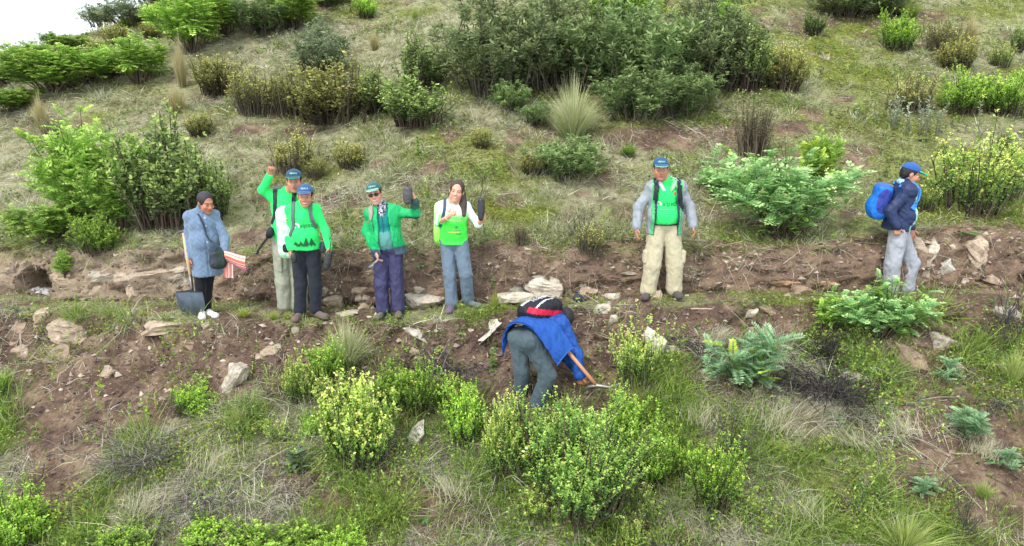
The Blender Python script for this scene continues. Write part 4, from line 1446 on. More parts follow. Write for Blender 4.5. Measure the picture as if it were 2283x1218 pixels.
plant('tola_e', 620, 985, 80, 60, 'sparse low bush in the grass left of the thistle')
plant('tola_b', 450, 1215, 110, 60, 'small green bush at the bottom edge left of the wide one')
plant('tus_pale', 775, 815, 150, 120, 'pale green drooping grass tussock below the path', 'grass tussock', 'grass_tussock', spreadk=0.7)
plant('tola_a', 672, 895, 90, 105, 'yellow flowering bush left of the pale tussock')
plant('tola_b', 735, 850, 100, 100, 'light green bush behind the large yellow green shrub')
plant('tola_a', 805, 1030, 200, 210, 'large yellow green shrub left of the white standing rock')
plant('tola_b', 935, 915, 110, 120, 'dark green bush right of the large yellow green shrub')
plant('tola_b', 1040, 985, 110, 140, 'fresh green bush left of the digging man')
plant('tola_big', 1265, 1110, 340, 260, 'largest green shrub in front of the digging man')
plant('tola_a', 1120, 1060, 110, 190, 'tall yellowish shoots at the left side of the largest shrub')
plant('tola_c', 1450, 1070, 125, 155, 'bright green shrub right of the largest one')
plant('tola_b', 1590, 1125, 140, 170, 'rounded green shrub right of the bright green one')
plant('tola_e', 1440, 1165, 110, 110, 'sparse yellow green bush near the bottom right of centre')
plant('tola_e', 1410, 1228, 70, 90, 'small yellow green bush at the bottom edge right of centre')
plant('tola_e', 1300, 1130, 150, 100, 'thin yellow shoots at the foot of the largest shrub')
plant('tola_c', 40, 1230, 190, 160, 'dense bright green bush in the bottom left corner')
plant('tola_c', 600, 1255, 260, 95, 'wide yellow green bush along the bottom edge left of centre')
plant('tola_c', 760, 1250, 140, 85, 'yellow green bush along the bottom edge right of the wide one')
plant('tola_b', 300, 1235, 150, 70, 'low green bush at the bottom edge near the left corner bush')
plant('tola_d', 1415, 852, 130, 150, 'bush with pale yellow flower heads right of the pick handle')
plant('tola_b', 405, 925, 120, 85, 'uprooted green bush lying beside the loose earth', lean=(0.3, -0.7))
plant('tola_b', 8, 880, 40, 60, 'small green bush at the left edge on the lower slope')
plant('tola_e', 1840, 1010, 60, 50, 'small sparse yellow bush on the lower right slope')
pinnate_shrub(1665, 862, 215, 140, FR_PAL, 24, 5, 0.25, 'grey green fern leaved shrub below the path right of centre', 207, FR_YEL, 0.12, core=False)
pinnate_shrub(1960, 748, 225, 130, FR_BLU + FR_BRT, 58, 5, 0.125, 'bushy green feather leaved shrub in front of the walking man', 208, FR_BRT, 0.4)
pinnate_shrub(1860, 728, 110, 70, FR_BRT, 11, 8, 0.12, 'small feathery shrub left of the bushy one in front of the walking man', 209)
plant('pin_s', 2110, 865, 60, 80, 'single ferny sprout beside the brown rock at right', 'plant', 'fern_leaved_plant')
plant('pin_g', 2150, 1000, 110, 130, 'pale green ferny plant on the lower right slope', 'plant', 'fern_leaved_plant')
plant('pin_s', 2245, 1050, 80, 50, 'bluish ferny plant near the right edge', 'plant', 'fern_leaved_plant')
plant('pin_s', 2050, 1100, 80, 44, 'low ferny plant on bare earth at lower right', 'plant', 'fern_leaved_plant')
plant('pin_s', 1855, 940, 50, 30, 'tiny ferny sprout in the straw at lower right', 'plant', 'fern_leaved_plant')
plant('tus_green', 2010, 1240, 230, 120, 'large bright green grass tussock at the bottom edge right', 'grass tussock', 'grass_tussock', spreadk=0.75)
plant('tus_green', 1735, 1015, 50, 48, 'small bright green tussock on the lower right slope', 'grass tussock', 'grass_tussock', spreadk=0.8)
plant('tus_green', 2255, 860, 80, 110, 'long green grass tussock near the right edge', 'grass tussock', 'grass_tussock', spreadk=0.8)
plant('tus_green', 530, 960, 60, 70, 'upright green tussock right of the loose earth', 'grass tussock', 'grass_tussock', spreadk=0.8)
plant('tus_green', 2190, 1110, 70, 50, 'green tussock at lower right near the bare earth', 'grass tussock', 'grass_tussock', spreadk=0.8)
plant('dead_a', 335, 1030, 237, 112, 'heap of grey dead twigs below the loose earth', 'dead shrub', 'dead_shrub', spreadk=0.8)
plant('dead_b', 460, 1110, 251, 75, 'flat dead twigs left of the bottom centre', 'dead shrub', 'dead_shrub', spreadk=0.8)
plant('dead_a', 980, 830, 251, 100, 'grey dead brush under the pale rock left of the digging man', 'dead shrub', 'dead_shrub', spreadk=0.8)
plant('dead_dark', 1820, 875, 308, 100, 'blackish dead brush below the ferny shrubs at right', 'dead shrub', 'dead_shrub', spreadk=0.8)
plant('dead_dark', 1830, 800, 125, 112, 'dark dry stems left of the bushy shrub in front of the walking man', 'dead shrub', 'dead_shrub', spreadk=0.8)
plant('dead_up', 2235, 780, 125, 162, 'bare black standing twigs near the right edge', 'dead shrub', 'dead_shrub', spreadk=0.6)
plant('dead_up', 1625, 1040, 168, 137, 'bare dark stalks beside the rounded green shrub', 'dead shrub', 'dead_shrub', spreadk=0.6)
plant('dead_b', 1560, 770, 224, 50, 'grey dead stems under the path edge right of the white rock', 'dead shrub', 'dead_shrub', spreadk=0.8)
plant('dead_b', 1480, 1215, 237, 75, 'dead twigs at the bottom edge right of centre', 'dead shrub', 'dead_shrub', spreadk=0.8)
plant('dead_up', 2140, 1220, 112, 137, 'dark bare twigs at the bottom edge near the tussock', 'dead shrub', 'dead_shrub', spreadk=0.6)
plant('dead_b', 2230, 900, 154, 50, 'dead branches in green grass at the right edge', 'dead shrub', 'dead_shrub', spreadk=0.8)
plant('thistle', 662, 1045, 90, 90, 'greyish thistle on the lower slope left of the large shrub', 'plant', 'thistle')
plant('rosette', 1178, 1180, 70, 40, 'green thistle rosette near the bottom centre', 'plant', 'rosette_plant')
plant('rosette', 1275, 1212, 80, 40, 'green thistle rosette at the bottom edge right of another', 'plant', 'rosette_plant')
plant('leafy', 1098, 825, 50, 60, 'leafy green plant left of the digging man', 'plant', 'leafy_plant')
plant('rosette', 945, 1160, 40, 24, 'small herb rosette on bare earth at the bottom', 'plant', 'rosette_plant')
for px_, py_, w_, h_, lb in [(545, 708, 50, 30, 'round green grass tuft on the path right of the shovel'), (612, 712, 40, 22, 'low green tuft on the path before the khaki trousers'),
                             (190, 697, 22, 16, 'small grass tuft on the path edge far left'), (168, 690, 20, 15, 'tiny grass tuft by the far left path'), (320, 704, 24, 14, 'small tuft on the path left of the shovel'),
                             (1103, 688, 36, 52, 'upright bright grass tuft on the path left of the digging man'), (1122, 690, 24, 18, 'low tuft beside the upright bright one'),
                             (882, 706, 18, 18, 'small tuft between the jacket woman boots'), (1025, 690, 24, 24, 'tuft between the white shirted woman shoes'),
                             (640, 712, 26, 20, 'tuft beside the brown shoes of the front man'), (1342, 678, 18, 18, 'small yellow tuft on the path left of the man in beige trousers'),
                             (955, 705, 14, 10, 'tiny tuft in front of the pale boulder'), (410, 700, 20, 14, 'tiny tuft left of the shovel blade')]:
    plant('tuft', px_, py_, w_, h_, lb, 'grass tuft', 'grass_tuft', group='grass tufts on the path', spreadk=0.75)
# ---------------------------------------------------------------- rocks, one thing each
def rock_material():
    m, nt, ns, ls, b = new_mat("rock")
    tc = ns.new("ShaderNodeTexCoord")
    oi = ns.new("ShaderNodeObjectInfo")
    co = tc.outputs["Object"]
    n1 = noise_node(ns, ls, 9, 7, 0.65, co)
    n2 = noise_node(ns, ls, 55, 6, 0.75, co)
    n3 = noise_node(ns, ls, 4, 5, 0.6, co)
    mp = ns.new("ShaderNodeMapping")
    mp.inputs["Scale"].default_value = (2, 2, 26)
    ls.new(co, mp.inputs[0])
    n4 = noise_node(ns, ls, 1.6, 4, 0.6, mp.outputs[0])
    r1 = ramp(ns, ls, n1.outputs[0], [(0.3, (0.45, 0.42, 0.4)), (0.5, (0.85, 0.83, 0.8)), (0.7, (1.1, 1.08, 1.05))])
    c = mixc(ns, ls, 1.0, oi.outputs["Color"], r1.outputs[0], 'MULTIPLY')
    r4 = ramp(ns, ls, n4.outputs[0], [(0.35, (0.72, 0.66, 0.6)), (0.55, (1, 1, 1))])
    c = mixc(ns, ls, 0.7, c, r4.outputs[0], 'MULTIPLY')
    st = ramp(ns, ls, n3.outputs[0], [(0.5, (0, 0, 0)), (0.68, (1, 1, 1))])
    c = mixc(ns, ls, st.outputs[0], c, mixc(ns, ls, 0.22, c, lin(160, 128, 102)))
    # earth and lichen in the hollows of the noise
    l = ramp(ns, ls, n2.outputs[0], [(0.3, (1, 1, 1)), (0.42, (0, 0, 0))])
    c = mixc(ns, ls, l.outputs[0], c, lin(112, 98, 82))
    ls.new(c, b.inputs["Base Color"])
    b.inputs["Roughness"].default_value = 0.9
    b.inputs["Specular IOR Level"].default_value = 0.2
    b1 = ns.new("ShaderNodeBump"); b1.inputs["Strength"].default_value = 0.8; b1.inputs["Distance"].default_value = 0.03
    ls.new(n1.outputs[0], b1.inputs["Height"])
    b2 = ns.new("ShaderNodeBump"); b2.inputs["Strength"].default_value = 0.6; b2.inputs["Distance"].default_value = 0.01
    ls.new(n2.outputs[0], b2.inputs["Height"]); ls.new(b1.outputs[0], b2.inputs["Normal"])
    ls.new(b2.outputs[0], b.inputs["Normal"])
    return m


M_ROCK = rock_material()
ICO = {}
for sub in (2, 3, 4):
    _bm = bmesh.new()
    bmesh.ops.create_icosphere(_bm, subdivisions=sub, radius=1)
    ICO[sub] = (np.array([v.co[:] for v in _bm.verts]), np.array([[v.index for v in f.verts] for f in _bm.faces]))
    _bm.free()
RR = np.random.default_rng(501)


def rock_mesh(seed, dims, slab=False):
    r = np.random.default_rng(seed)
    iv, it = ICO[4 if max(dims) > 0.42 else (3 if max(dims) > 0.16 else 2)]
    v = iv.copy()
    v = np.sign(v) * np.abs(v) ** 0.62
    for k in range(14):
        n = r.normal(size=3)
        if slab and k < 6:
            n[2] *= 0.15
        n /= np.linalg.norm(n)
        o = 0.52 + 0.32 * r.random()
        v -= n * np.clip(v @ n - o, 0, None)[:, None]
    if slab:
        lay = np.floor(v[:, 2] * 3.2 + r.random() * 3 + 0.4 * (fbm(v * 1.5 + seed, 2) - 0.5))
        off = (vnoise(np.stack([lay * 7.7, lay * 0 + seed, v[:, 0] * 0.8], 1)) - 0.5) * 0.34
        v[:, :2] *= (1 + off)[:, None]
    s = np.array(dims) / 2 / np.abs(v).max(0)
    v = v * s
    m = min(dims)
    v += unit(v) * ((fbm(v / max(dims) * 5 + seed * 3.1, 4) - 0.5) * 0.42 * m)[:, None]
    v += unit(v) * ((fbm(v / max(dims) * 18 + seed, 3) - 0.5) * 0.16 * m)[:, None]
    return mk_mesh('rock', v, tris=it, smooth=False)


PALE, TAN, ORANGE, BROWN, WHITE, GREENISH = lin(202, 194, 178), lin(192, 174, 154), lin(192, 158, 128), lin(158, 138, 120), lin(216, 210, 200), lin(188, 190, 174)
_k = [0]


def rock(px, py, w, h, col, label, slab=False, roll=0.0, tilt=0.0, depth=None, name='rock', group=None, cat='rock', sink=0.44):
    """(px, py) the middle of the rock in the photograph, w x h its size there"""
    _k[0] += 1
    p, n = hit(px, py + h * 0.25)
    s = ppm(p)
    wm, hm = w / s * 1.08, h / s * 1.12
    dm = depth or max(min(wm * 0.8, 0.5), hm * 0.6)
    me = rock_mesh(_k[0] * 13 + 5, (wm, dm, hm), slab)
    o = put(name, me, M_ROCK, label=label, cat=cat, group=group)
    c = on_y(px, py, p.y)
    o.location = (c.x, p.y + dm * sink, c.z)
    o.rotation_euler = (tilt, roll, (RR.random() - 0.5) * 0.5)
    f = 0.85 + 0.3 * RR.random()
    o.color = (col[0] * f, col[1] * f, col[2] * f, 1)
    return o


ROCKS = [
    (2062, 592, 46, 100, TAN, 'upright tan slab in the bank right behind the walking man', 0, 0.1), (2108, 606, 44, 50, WHITE, 'whitish crumbling rock in the bank right of the tan slab', 0, 0.5),
    (2085, 560, 30, 60, PALE, 'narrow pale rock standing between the tan slab and crumbling rock', 0, 0.2),
    (2180, 560, 88, 62, TAN, 'pointed tan rock sticking out of the right bank', 0, 0.6), (2165, 628, 60, 22, PALE, 'flat pale stone at the foot of the right bank', 1, 0), (2225, 628, 60, 24, TAN, 'flat tan stone at the foot of the bank near right edge', 1, 0.2),
    (1838, 636, 110, 42, ORANGE, 'orange brown layered slab at the foot of the bank, larger one', 1, -0.05), (1758, 638, 80, 30, ORANGE, 'orange brown layered slab at the foot of the bank, smaller one', 1, 0.1),
    (1790, 655, 60, 20, BROWN, 'thin brown stone below the orange slabs', 1, 0.1),
    (1408, 614, 50, 16, PALE, 'thin grey slab jutting from the bank left of the beige trousers', 1, 0.12), (1537, 618, 34, 16, TAN, 'thin slab jutting from the bank right of the beige trousers', 1, 0.1),
    (1562, 608, 28, 12, TAN, 'small flat stone high in the bank right of the beige trousers', 1, 0), (1590, 622, 40, 14, BROWN, 'brown flat stone in the broken layers of the bank', 1, -0.2), (1620, 640, 30, 14, TAN, 'small tan stone low in the broken layers of the bank', 0, 0), (1680, 588, 26, 12, TAN, 'small pinkish stone in the bank left of the orange slabs', 0, 0),
    (1212, 606, 62, 28, GREENISH, 'pale greenish layered rock high in the bank, upper slab', 1, -0.1), (1210, 626, 60, 20, GREENISH, 'pale greenish layered rock in the bank, lower slab', 1, 0.05),
    (1222, 655, 110, 50, PALE, 'large pale slab just behind the red and black backpack', 1, 0.15), (1160, 648, 80, 40, GREENISH, 'broad grey rock left of the large pale slab', 0, 0.1), (1150, 672, 80, 34, PALE, 'low grey rock on the path left of the red and black backpack', 0, 0),
    (1310, 655, 70, 26, TAN, 'rounded tan rock in the bank foot left of the beige trousers', 0, 0), (1367, 664, 36, 15, PALE, 'small pale stone on the path left of the beige trousers', 0, 0), (1465, 662, 36, 22, TAN, 'tan stone between the legs of the beige trousers', 0, 0),
    (1352, 692, 52, 28, PALE, 'pale angular rock on the path edge right of the digging man', 0, 0), (1298, 698, 40, 11, TAN, 'thin flat stone on the path edge above the digging man', 1, 0.05), (1370, 715, 22, 26, PALE, 'small grey stone below the pale angular rock', 0, 0.3),
    (1545, 700, 140, 24, TAN, 'long pale slab along the path edge below the beige trousers', 1, 0.02), (1680, 702, 30, 16, PALE, 'small pale stone on the path edge left of the ferny shrub', 0, -0.4), (1720, 700, 50, 22, BROWN, 'brown slab on the path edge above the grey green shrub', 1, 0.1),
    (938, 682, 90, 46, PALE, 'biggest pale boulder between the two women', 0, 0.05), (926, 652, 50, 34, PALE, 'pale rounded boulder behind the biggest one', 0, -0.1), (880, 672, 50, 50, PALE, 'pale rock behind the knees of the jacket woman', 0, 0),
    (808, 650, 44, 20, TAN, 'tan stone left of the jacket woman, upper of three', 0, 0.1), (808, 668, 40, 22, PALE, 'pale stone left of the jacket woman, middle of three', 0, 0), (812, 686, 30, 16, TAN, 'small stone left of the jacket woman, lowest of three', 0, 0),
    (770, 704, 50, 10, PALE, 'flat pale stone on the path left of the jacket woman boots', 1, 0), (845, 704, 40, 12, WHITE, 'white flat stone at the boots of the jacket woman', 1, 0),
    (732, 650, 46, 40, PALE, 'pale rock right of the black jeans', 0, -0.1), (735, 680, 50, 26, TAN, 'brownish rock under the pale one right of the black jeans', 0, 0), (1018, 648, 60, 40, PALE, 'layered pale rock behind the white shirted woman knees', 1, 0.15),
    (385, 630, 80, 34, PALE, 'pale slab in the left bank behind the shovel handle', 1, -0.35), (400, 608, 60, 22, PALE, 'pale layered rock high in the left bank beside the cardigan', 1, -0.2), (290, 655, 34, 34, TAN, 'squarish pinkish block in the left bank', 0, 0), (345, 668, 70, 18, PALE, 'flat pale slab at the foot of the left bank', 1, -0.1),
    (190, 658, 60, 26, TAN, 'tan rock at the bank foot right of the hollow', 0, -0.4), (130, 640, 44, 60, TAN, 'leaning tan rock at the right rim of the hollow', 0, -0.5), (212, 634, 150, 66, PALE, 'broad rough beige outcrop in the left bank right of the hollow', 0, 0.1), (335, 630, 170, 70, TAN, 'broad lumpy beige outcrop in the left bank left of the shovel', 0, -0.1),
    (155, 748, 112, 50, TAN, 'large layered pinkish slab on the left path edge', 1, 0.12), (85, 714, 54, 34, TAN, 'angular tan rock above the large pinkish slab', 0, -0.1), (35, 738, 46, 34, BROWN, 'brown rock near the left edge beside the path', 0, 0.2),
    (80, 758, 56, 26, TAN, 'flat tan rock left of the large pinkish slab', 1, 0), (30, 795, 64, 46, TAN, 'rough tan boulder at the left edge below the path', 0, -0.2), (125, 800, 66, 44, BROWN, 'earth covered brown boulder under the large pinkish slab', 0, 0), (25, 770, 30, 22, BROWN, 'small brown rock just above the rough tan boulder', 0, 0),
    (385, 742, 160, 36, TAN, 'long earth topped slab in the path edge below the shovel', 1, -0.03), (420, 775, 60, 24, BROWN, 'brown slab fragment under the long earth topped one', 1, 0.2),
    (515, 848, 46, 86, PALE, 'pale upright slab leaning on the lower left slope', 0, 0.4), (236, 838, 34, 28, TAN, 'small tan rock in the loose dark earth', 0, 0), (66, 832, 22, 12, PALE, 'little pale stone on the left slope', 0, 0), (560, 890, 14, 9, PALE, 'tiny pale stone right of the leaning upright slab', 0, 0),
    (600, 790, 46, 24, TAN, 'brown tan stone on the slope below the front man, lower of two', 0, 0), (622, 776, 30, 15, PALE, 'pale stone on the slope below the front man, upper of two', 1, 0.1), (575, 800, 16, 14, TAN, 'small stone left of the two below the front man', 0, 0),
    (920, 748, 92, 40, WHITE, 'whitish hollow rock under the path edge left of the digging man', 0, 0.2), (1075, 760, 100, 44, WHITE, 'white slanting slab left of the blue jacket', 1, -0.6), (920, 790, 30, 22, TAN, 'tan stone in the dead brush', 0, 0),
    (922, 978, 34, 74, WHITE, 'white standing rock on the grass right of the large yellow green shrub', 0, 0.5), (1465, 785, 46, 84, WHITE, 'white craggy rock behind the yellow flower heads', 0, -0.1), (1490, 790, 24, 34, PALE, 'grey stone right of the white craggy rock', 0, 0.2),
    (2126, 775, 84, 46, PALE, 'pale grey angular rock on the right slope', 1, 0.3), (2036, 815, 70, 66, BROWN, 'round brown rock on the right slope', 0, 0.2), (1912, 846, 70, 22, PALE, 'pale stone in the blackish dead brush', 1, 0.1), (2258, 705, 70, 36, PALE, 'purplish pale slab at the right edge of the path', 1, 0.25),
    (2140, 830, 40, 40, BROWN, 'earthy lump below the pale grey angular rock', 0, 0), (1895, 690, 30, 12, PALE, 'small stone by the ferny shrub before the walking man', 0, 0), (990, 875, 44, 16, PALE, 'grey stone in the bushes left of the digging man', 0, 0.5),
    (700, 1165, 10, 8, WHITE, 'tiny white stone near the bottom edge', 0, 0), (1690, 985, 26, 12, PALE, 'small flat stone in the straw right of the bright green shrub', 0, 0), (1410, 965, 36, 20, BROWN, 'brown stone between the two green shrubs', 0, 0),
    (70, 405, 44, 12, PALE, 'flat grey stone on the upper left slope', 1, 0),
]
for R_ in ROCKS:
    rock(*R_[:6], slab=bool(R_[6]), roll=R_[7])
for k in range(10):
    rock(70 + 32 * RR.random() + k * 0.6, 644 + 8 * RR.random(), 13 + 9 * RR.random(), 9 + 4 * RR.random(), lin(200, 200, 204), 'pale rubble stone in the dark hollow of the left bank', name='stone', group='rubble stones in the bank hollow', cat='stone', sink=0.0)
MARKS_B = [(60, 'left of the hollow'), (250, 'between the hollow and the shovel'), (560, 'between the cardigan woman and the waving man'), (775, 'between the front man and the jacket woman'), (960, 'between the two women'),
           (1120, 'right of the white shirted woman'), (1290, 'above the black plastic bag'), (1400, 'just left of the beige trousers'), (1570, 'just right of the beige trousers'), (1690, 'left of the orange slabs'), (1900, 'left of the walking man'), (2140, 'right of the walking man'), (2240, 'near the right picture edge')]
MARKS_S = [(40, 'at the left picture edge'), (220, 'above the loose dark earth'), (330, 'under the shovel'), (480, 'under the cardigan woman'), (620, 'under the waving man'), (700, 'under the black jeans'), (860, 'under the jacket woman'), (1010, 'under the white shirted woman'), (1330, 'right of the digging man'), (1440, 'above the yellow flower heads'), (1590, 'under the beige trousers'), (1700, 'left of the grey green shrub')]
for marks, where, y0, y1 in ((MARKS_B, 'in the bank', 585, 645), (MARKS_S, 'below the path edge', 725, 790)):
    for mx, mt in marks:
        for cn, cc in (('tan', TAN), ('brown', BROWN), ('pale', PALE)):
            if RR.random() < 0.6:
                w_ = 11 + 15 * RR.random() ** 2
                rock(mx + (RR.random() - 0.5) * 90, y0 + (y1 - y0) * RR.random(), w_, w_ * (0.45 + 0.4 * RR.random()), cc, 'small %s stone %s %s' % (cn, where, mt), name='stone',
                     group='small stones ' + where, cat='stone', slab=RR.random() < 0.5, roll=(RR.random() - 0.5) * 0.8)
# ---------------------------------------------------------------- figures: smooth solids blended on a grid, one surface each
def V3(*a):
    return np.array(a, float)


def rotz(a):
    c, s = math.cos(a), math.sin(a)
    return np.array([[c, -s, 0], [s, c, 0], [0, 0, 1.]])


def rotx(a):
    c, s = math.cos(a), math.sin(a)
    return np.array([[1., 0, 0], [0, c, -s], [0, s, c]])


def roty(a):
    c, s = math.cos(a), math.sin(a)
    return np.array([[c, 0, s], [0, 1., 0], [-s, 0, c]])


def cone(a, b, ra, rb):
    a, b = np.asarray(a, float), np.asarray(b, float)
    m = max(ra, rb)
    ba = b - a
    L2 = ba @ ba + 1e-12

    def f(X, Y, Z):
        x, y, z = X - a[0], Y - a[1], Z - a[2]
        t = np.clip((x * ba[0] + y * ba[1] + z * ba[2]) / L2, 0, 1)
        return np.sqrt((x - t * ba[0]) ** 2 + (y - t * ba[1]) ** 2 + (z - t * ba[2]) ** 2) - (ra + t * (rb - ra))
    return f, np.minimum(a, b) - m, np.maximum(a, b) + m


def ell(c, r, R=None):
    c, r = np.asarray(c, float), np.asarray(r, float)
    R = np.eye(3) if R is None else R
    m = r.max()

    def f(X, Y, Z):
        x, y, z = X - c[0], Y - c[1], Z - c[2]
        p = [x * R[0, k] + y * R[1, k] + z * R[2, k] for k in range(3)]
        k0 = np.sqrt((p[0] / r[0]) ** 2 + (p[1] / r[1]) ** 2 + (p[2] / r[2]) ** 2)
        k1 = np.sqrt((p[0] / r[0] ** 2) ** 2 + (p[1] / r[1] ** 2) ** 2 + (p[2] / r[2] ** 2) ** 2) + 1e-6
        return k0 * (k0 - 1) / k1
    return f, c - m, c + m


def econe(a, b, ra, rb, R):
    """cone with oval section: ra, rb = (side, front-back) radii; R gives side and front axes"""
    a, b = np.asarray(a, float), np.asarray(b, float)
    m = max(*ra, *rb)
    ba = b - a
    L2 = ba @ ba

    def f(X, Y, Z):
        x, y, z = X - a[0], Y - a[1], Z - a[2]
        t = np.clip((x * ba[0] + y * ba[1] + z * ba[2]) / L2, 0, 1)
        x, y, z = x - t * ba[0], y - t * ba[1], z - t * ba[2]
        p0 = x * R[0, 0] + y * R[1, 0] + z * R[2, 0]
        p1 = x * R[0, 1] + y * R[1, 1] + z * R[2, 1]
        p2 = x * R[0, 2] + y * R[1, 2] + z * R[2, 2]
        rx, ry = ra[0] + t * (rb[0] - ra[0]), ra[1] + t * (rb[1] - ra[1])
        mn = np.minimum(rx, ry)
        return (np.sqrt((p0 / rx) ** 2 + (p1 / ry) ** 2 + (p2 / mn) ** 2) - 1) * mn
    return f, np.minimum(a, b) - m, np.maximum(a, b) + m


def rbox(c, half, r, R=None):
    c, half = np.asarray(c, float), np.asarray(half, float)
    R = np.eye(3) if R is None else R
    m = np.linalg.norm(half)

    def f(X, Y, Z):
        x, y, z = X - c[0], Y - c[1], Z - c[2]
        q = [np.abs(x * R[0, k] + y * R[1, k] + z * R[2, k]) - half[k] + r for k in range(3)]
        out = np.sqrt(np.maximum(q[0], 0) ** 2 + np.maximum(q[1], 0) ** 2 + np.maximum(q[2], 0) ** 2)
        return out + np.minimum(np.maximum(q[0], np.maximum(q[1], q[2])), 0) - r
    return f, c - m, c + m


def axis_pts(lo, hi, h, fine):
    p = np.arange(lo, hi + h, h)
    for a, b, hf in fine:
        p = np.concatenate([p[(p < a) | (p > b)], np.arange(a, b, hf)])
    p = np.unique(np.round(p, 5))
    k = np.concatenate([[True], np.diff(p) > 0.0025])
    return p[k]


class Field:
    def __init__(s, prims, h, pad=0.03, fine=()):
        lo = np.min([p[1] for p in prims], 0) - pad
        hi = np.max([p[2] for p in prims], 0) + pad
        s.ax = [axis_pts(lo[k], hi[k], h, [(f[0][k], f[1][k], f[2]) for f in fine]) for k in range(3)]
        s.a = np.full([len(x) for x in s.ax], 1.0, np.float32)
        s.h = h

    def block(s, lo, hi, pad):
        sl = []
        for k in range(3):
            i0 = np.searchsorted(s.ax[k], lo[k] - pad)
            i1 = np.searchsorted(s.ax[k], hi[k] + pad)
            sl.append(slice(max(i0 - 1, 0), min(i1 + 1, len(s.ax[k]))))
        g = (s.ax[0][sl[0]].astype(np.float32)[:, None, None], s.ax[1][sl[1]].astype(np.float32)[None, :, None], s.ax[2][sl[2]].astype(np.float32)[None, None, :])
        return tuple(sl), g

    def add(s, prim, k=0.02):
        f, lo, hi = prim
        sl, g = s.block(lo, hi, k + 2.5 * s.h)
        if 0 in s.a[sl].shape:
            return s
        d = f(*g)
        a = s.a[sl]
        hh = np.clip(k - np.abs(a - d), 0, None) / k
        s.a[sl] = np.minimum(a, d) - hh * hh * k * 0.25
        return s

    def sub(s, prim, k=0.01):
        f, lo, hi = prim
        sl, g = s.block(lo, hi, k + 2.5 * s.h)
        if 0 in s.a[sl].shape:
            return s
        d = -f(*g)
        s.a[sl] = np.maximum(s.a[sl], d)
        return s

    def grid(s):
        return s.ax[0].astype(np.float32)[:, None, None], s.ax[1].astype(np.float32)[None, :, None], s.ax[2].astype(np.float32)[None, None, :]

    def cut(s, n, d):
        """keep n.p >= d"""
        X, Y, Z = s.grid()
        s.a = np.maximum(s.a, (d - (n[0] * X + n[1] * Y + n[2] * Z)).astype(np.float32))
        return s

    def carve(s, fn):
        s.a = np.maximum(s.a, fn(*s.grid()).astype(np.float32))
        return s

    def net(s):
        a = s.a
        ins = a < 0
        nx, ny, nz = a.shape
        cnt = np.zeros((nx - 1, ny - 1, nz - 1), np.int8)
        for dx in (0, 1):
            for dy in (0, 1):
                for dz in (0, 1):
                    cnt += ins[dx:nx - 1 + dx, dy:ny - 1 + dy, dz:nz - 1 + dz]
        act = (cnt > 0) & (cnt < 8)
        ci = np.argwhere(act)
        ids = np.full(act.shape, -1, np.int32)
        ids[act] = np.arange(len(ci))
        off = np.array([[i, j, k] for i in (0, 1) for j in (0, 1) for k in (0, 1)])
        val = np.stack([a[ci[:, 0] + o[0], ci[:, 1] + o[1], ci[:, 2] + o[2]] for o in off], 1)
        acc = np.zeros((len(ci), 3))
        num = np.zeros(len(ci))
        for e0 in range(8):
            for e1 in range(e0 + 1, 8):
                if np.abs(off[e0] - off[e1]).sum() != 1:
                    continue
                v0, v1 = val[:, e0], val[:, e1]
                m = (v0 < 0) != (v1 < 0)
                t = np.where(m, v0 / (v0 - v1 + 1e-12), 0)
                acc += np.where(m[:, None], off[e0] + (off[e1] - off[e0]) * t[:, None], 0)
                num += m
        loc = acc / np.maximum(num, 1)[:, None]
        v = np.stack([s.ax[k][ci[:, k]] + loc[:, k] * (s.ax[k][ci[:, k] + 1] - s.ax[k][ci[:, k]]) for k in range(3)], 1)
        quads = []
        for axn in range(3):
            b, c = (axn + 1) % 3, (axn + 2) % 3
            i0 = [slice(None)] * 3; i1 = [slice(None)] * 3
            i0[axn] = slice(0, -1); i1[axn] = slice(1, None)
            A, B = ins[tuple(i0)], ins[tuple(i1)]
            e = np.argwhere(A != B)
            e = e[(e[:, b] > 0) & (e[:, c] > 0) & (e[:, b] < a.shape[b] - 1) & (e[:, c] < a.shape[c] - 1)]
            if not len(e):
                continue
            fl = A[e[:, 0], e[:, 1], e[:, 2]]

            def g(db, dc):
                q = e.copy(); q[:, b] -= db; q[:, c] -= dc
                return ids[q[:, 0], q[:, 1], q[:, 2]]
            q = np.stack([g(1, 1), g(0, 1), g(0, 0), g(1, 0)], 1)
            q[~fl] = q[~fl][:, ::-1]
            quads.append(q)
        q = np.concatenate(quads)
        q = q[(q >= 0).all(1)]
        return v, q


def vnormals(v, q):
    n = np.cross(v[q[:, 2]] - v[q[:, 0]], v[q[:, 3]] - v[q[:, 1]])
    out = np.zeros_like(v)
    for k in range(4):
        np.add.at(out, q[:, k], n)
    return unit(out)


def folds(v, q, amp, freq, seed, aniso=(1.5, 1.5, 0.75)):
    """soft creases of cloth"""
    n = vnormals(v, q)
    p = v * np.array(aniso) * freq + seed
    p = p + (fbm(p * 0.6 + 3, 2)[:, None] - 0.5) * 1.6
    f = 1 - np.abs(2 * fbm(p, 3) - 1)
    p2 = v @ np.array([[0.8, 0.2, 0.6], [-0.2, 1, 0.1], [-0.6, 0, 0.8]]) * np.array([0.8, 0.8, 2.4]) * freq * 1.3 + seed * 3
    g = 1 - np.abs(2 * fbm(p2, 2) - 1)
    return v + n * (((f - 0.72) * 1.3 + (g - 0.72) * 0.7) * amp * 1.3)[:, None]


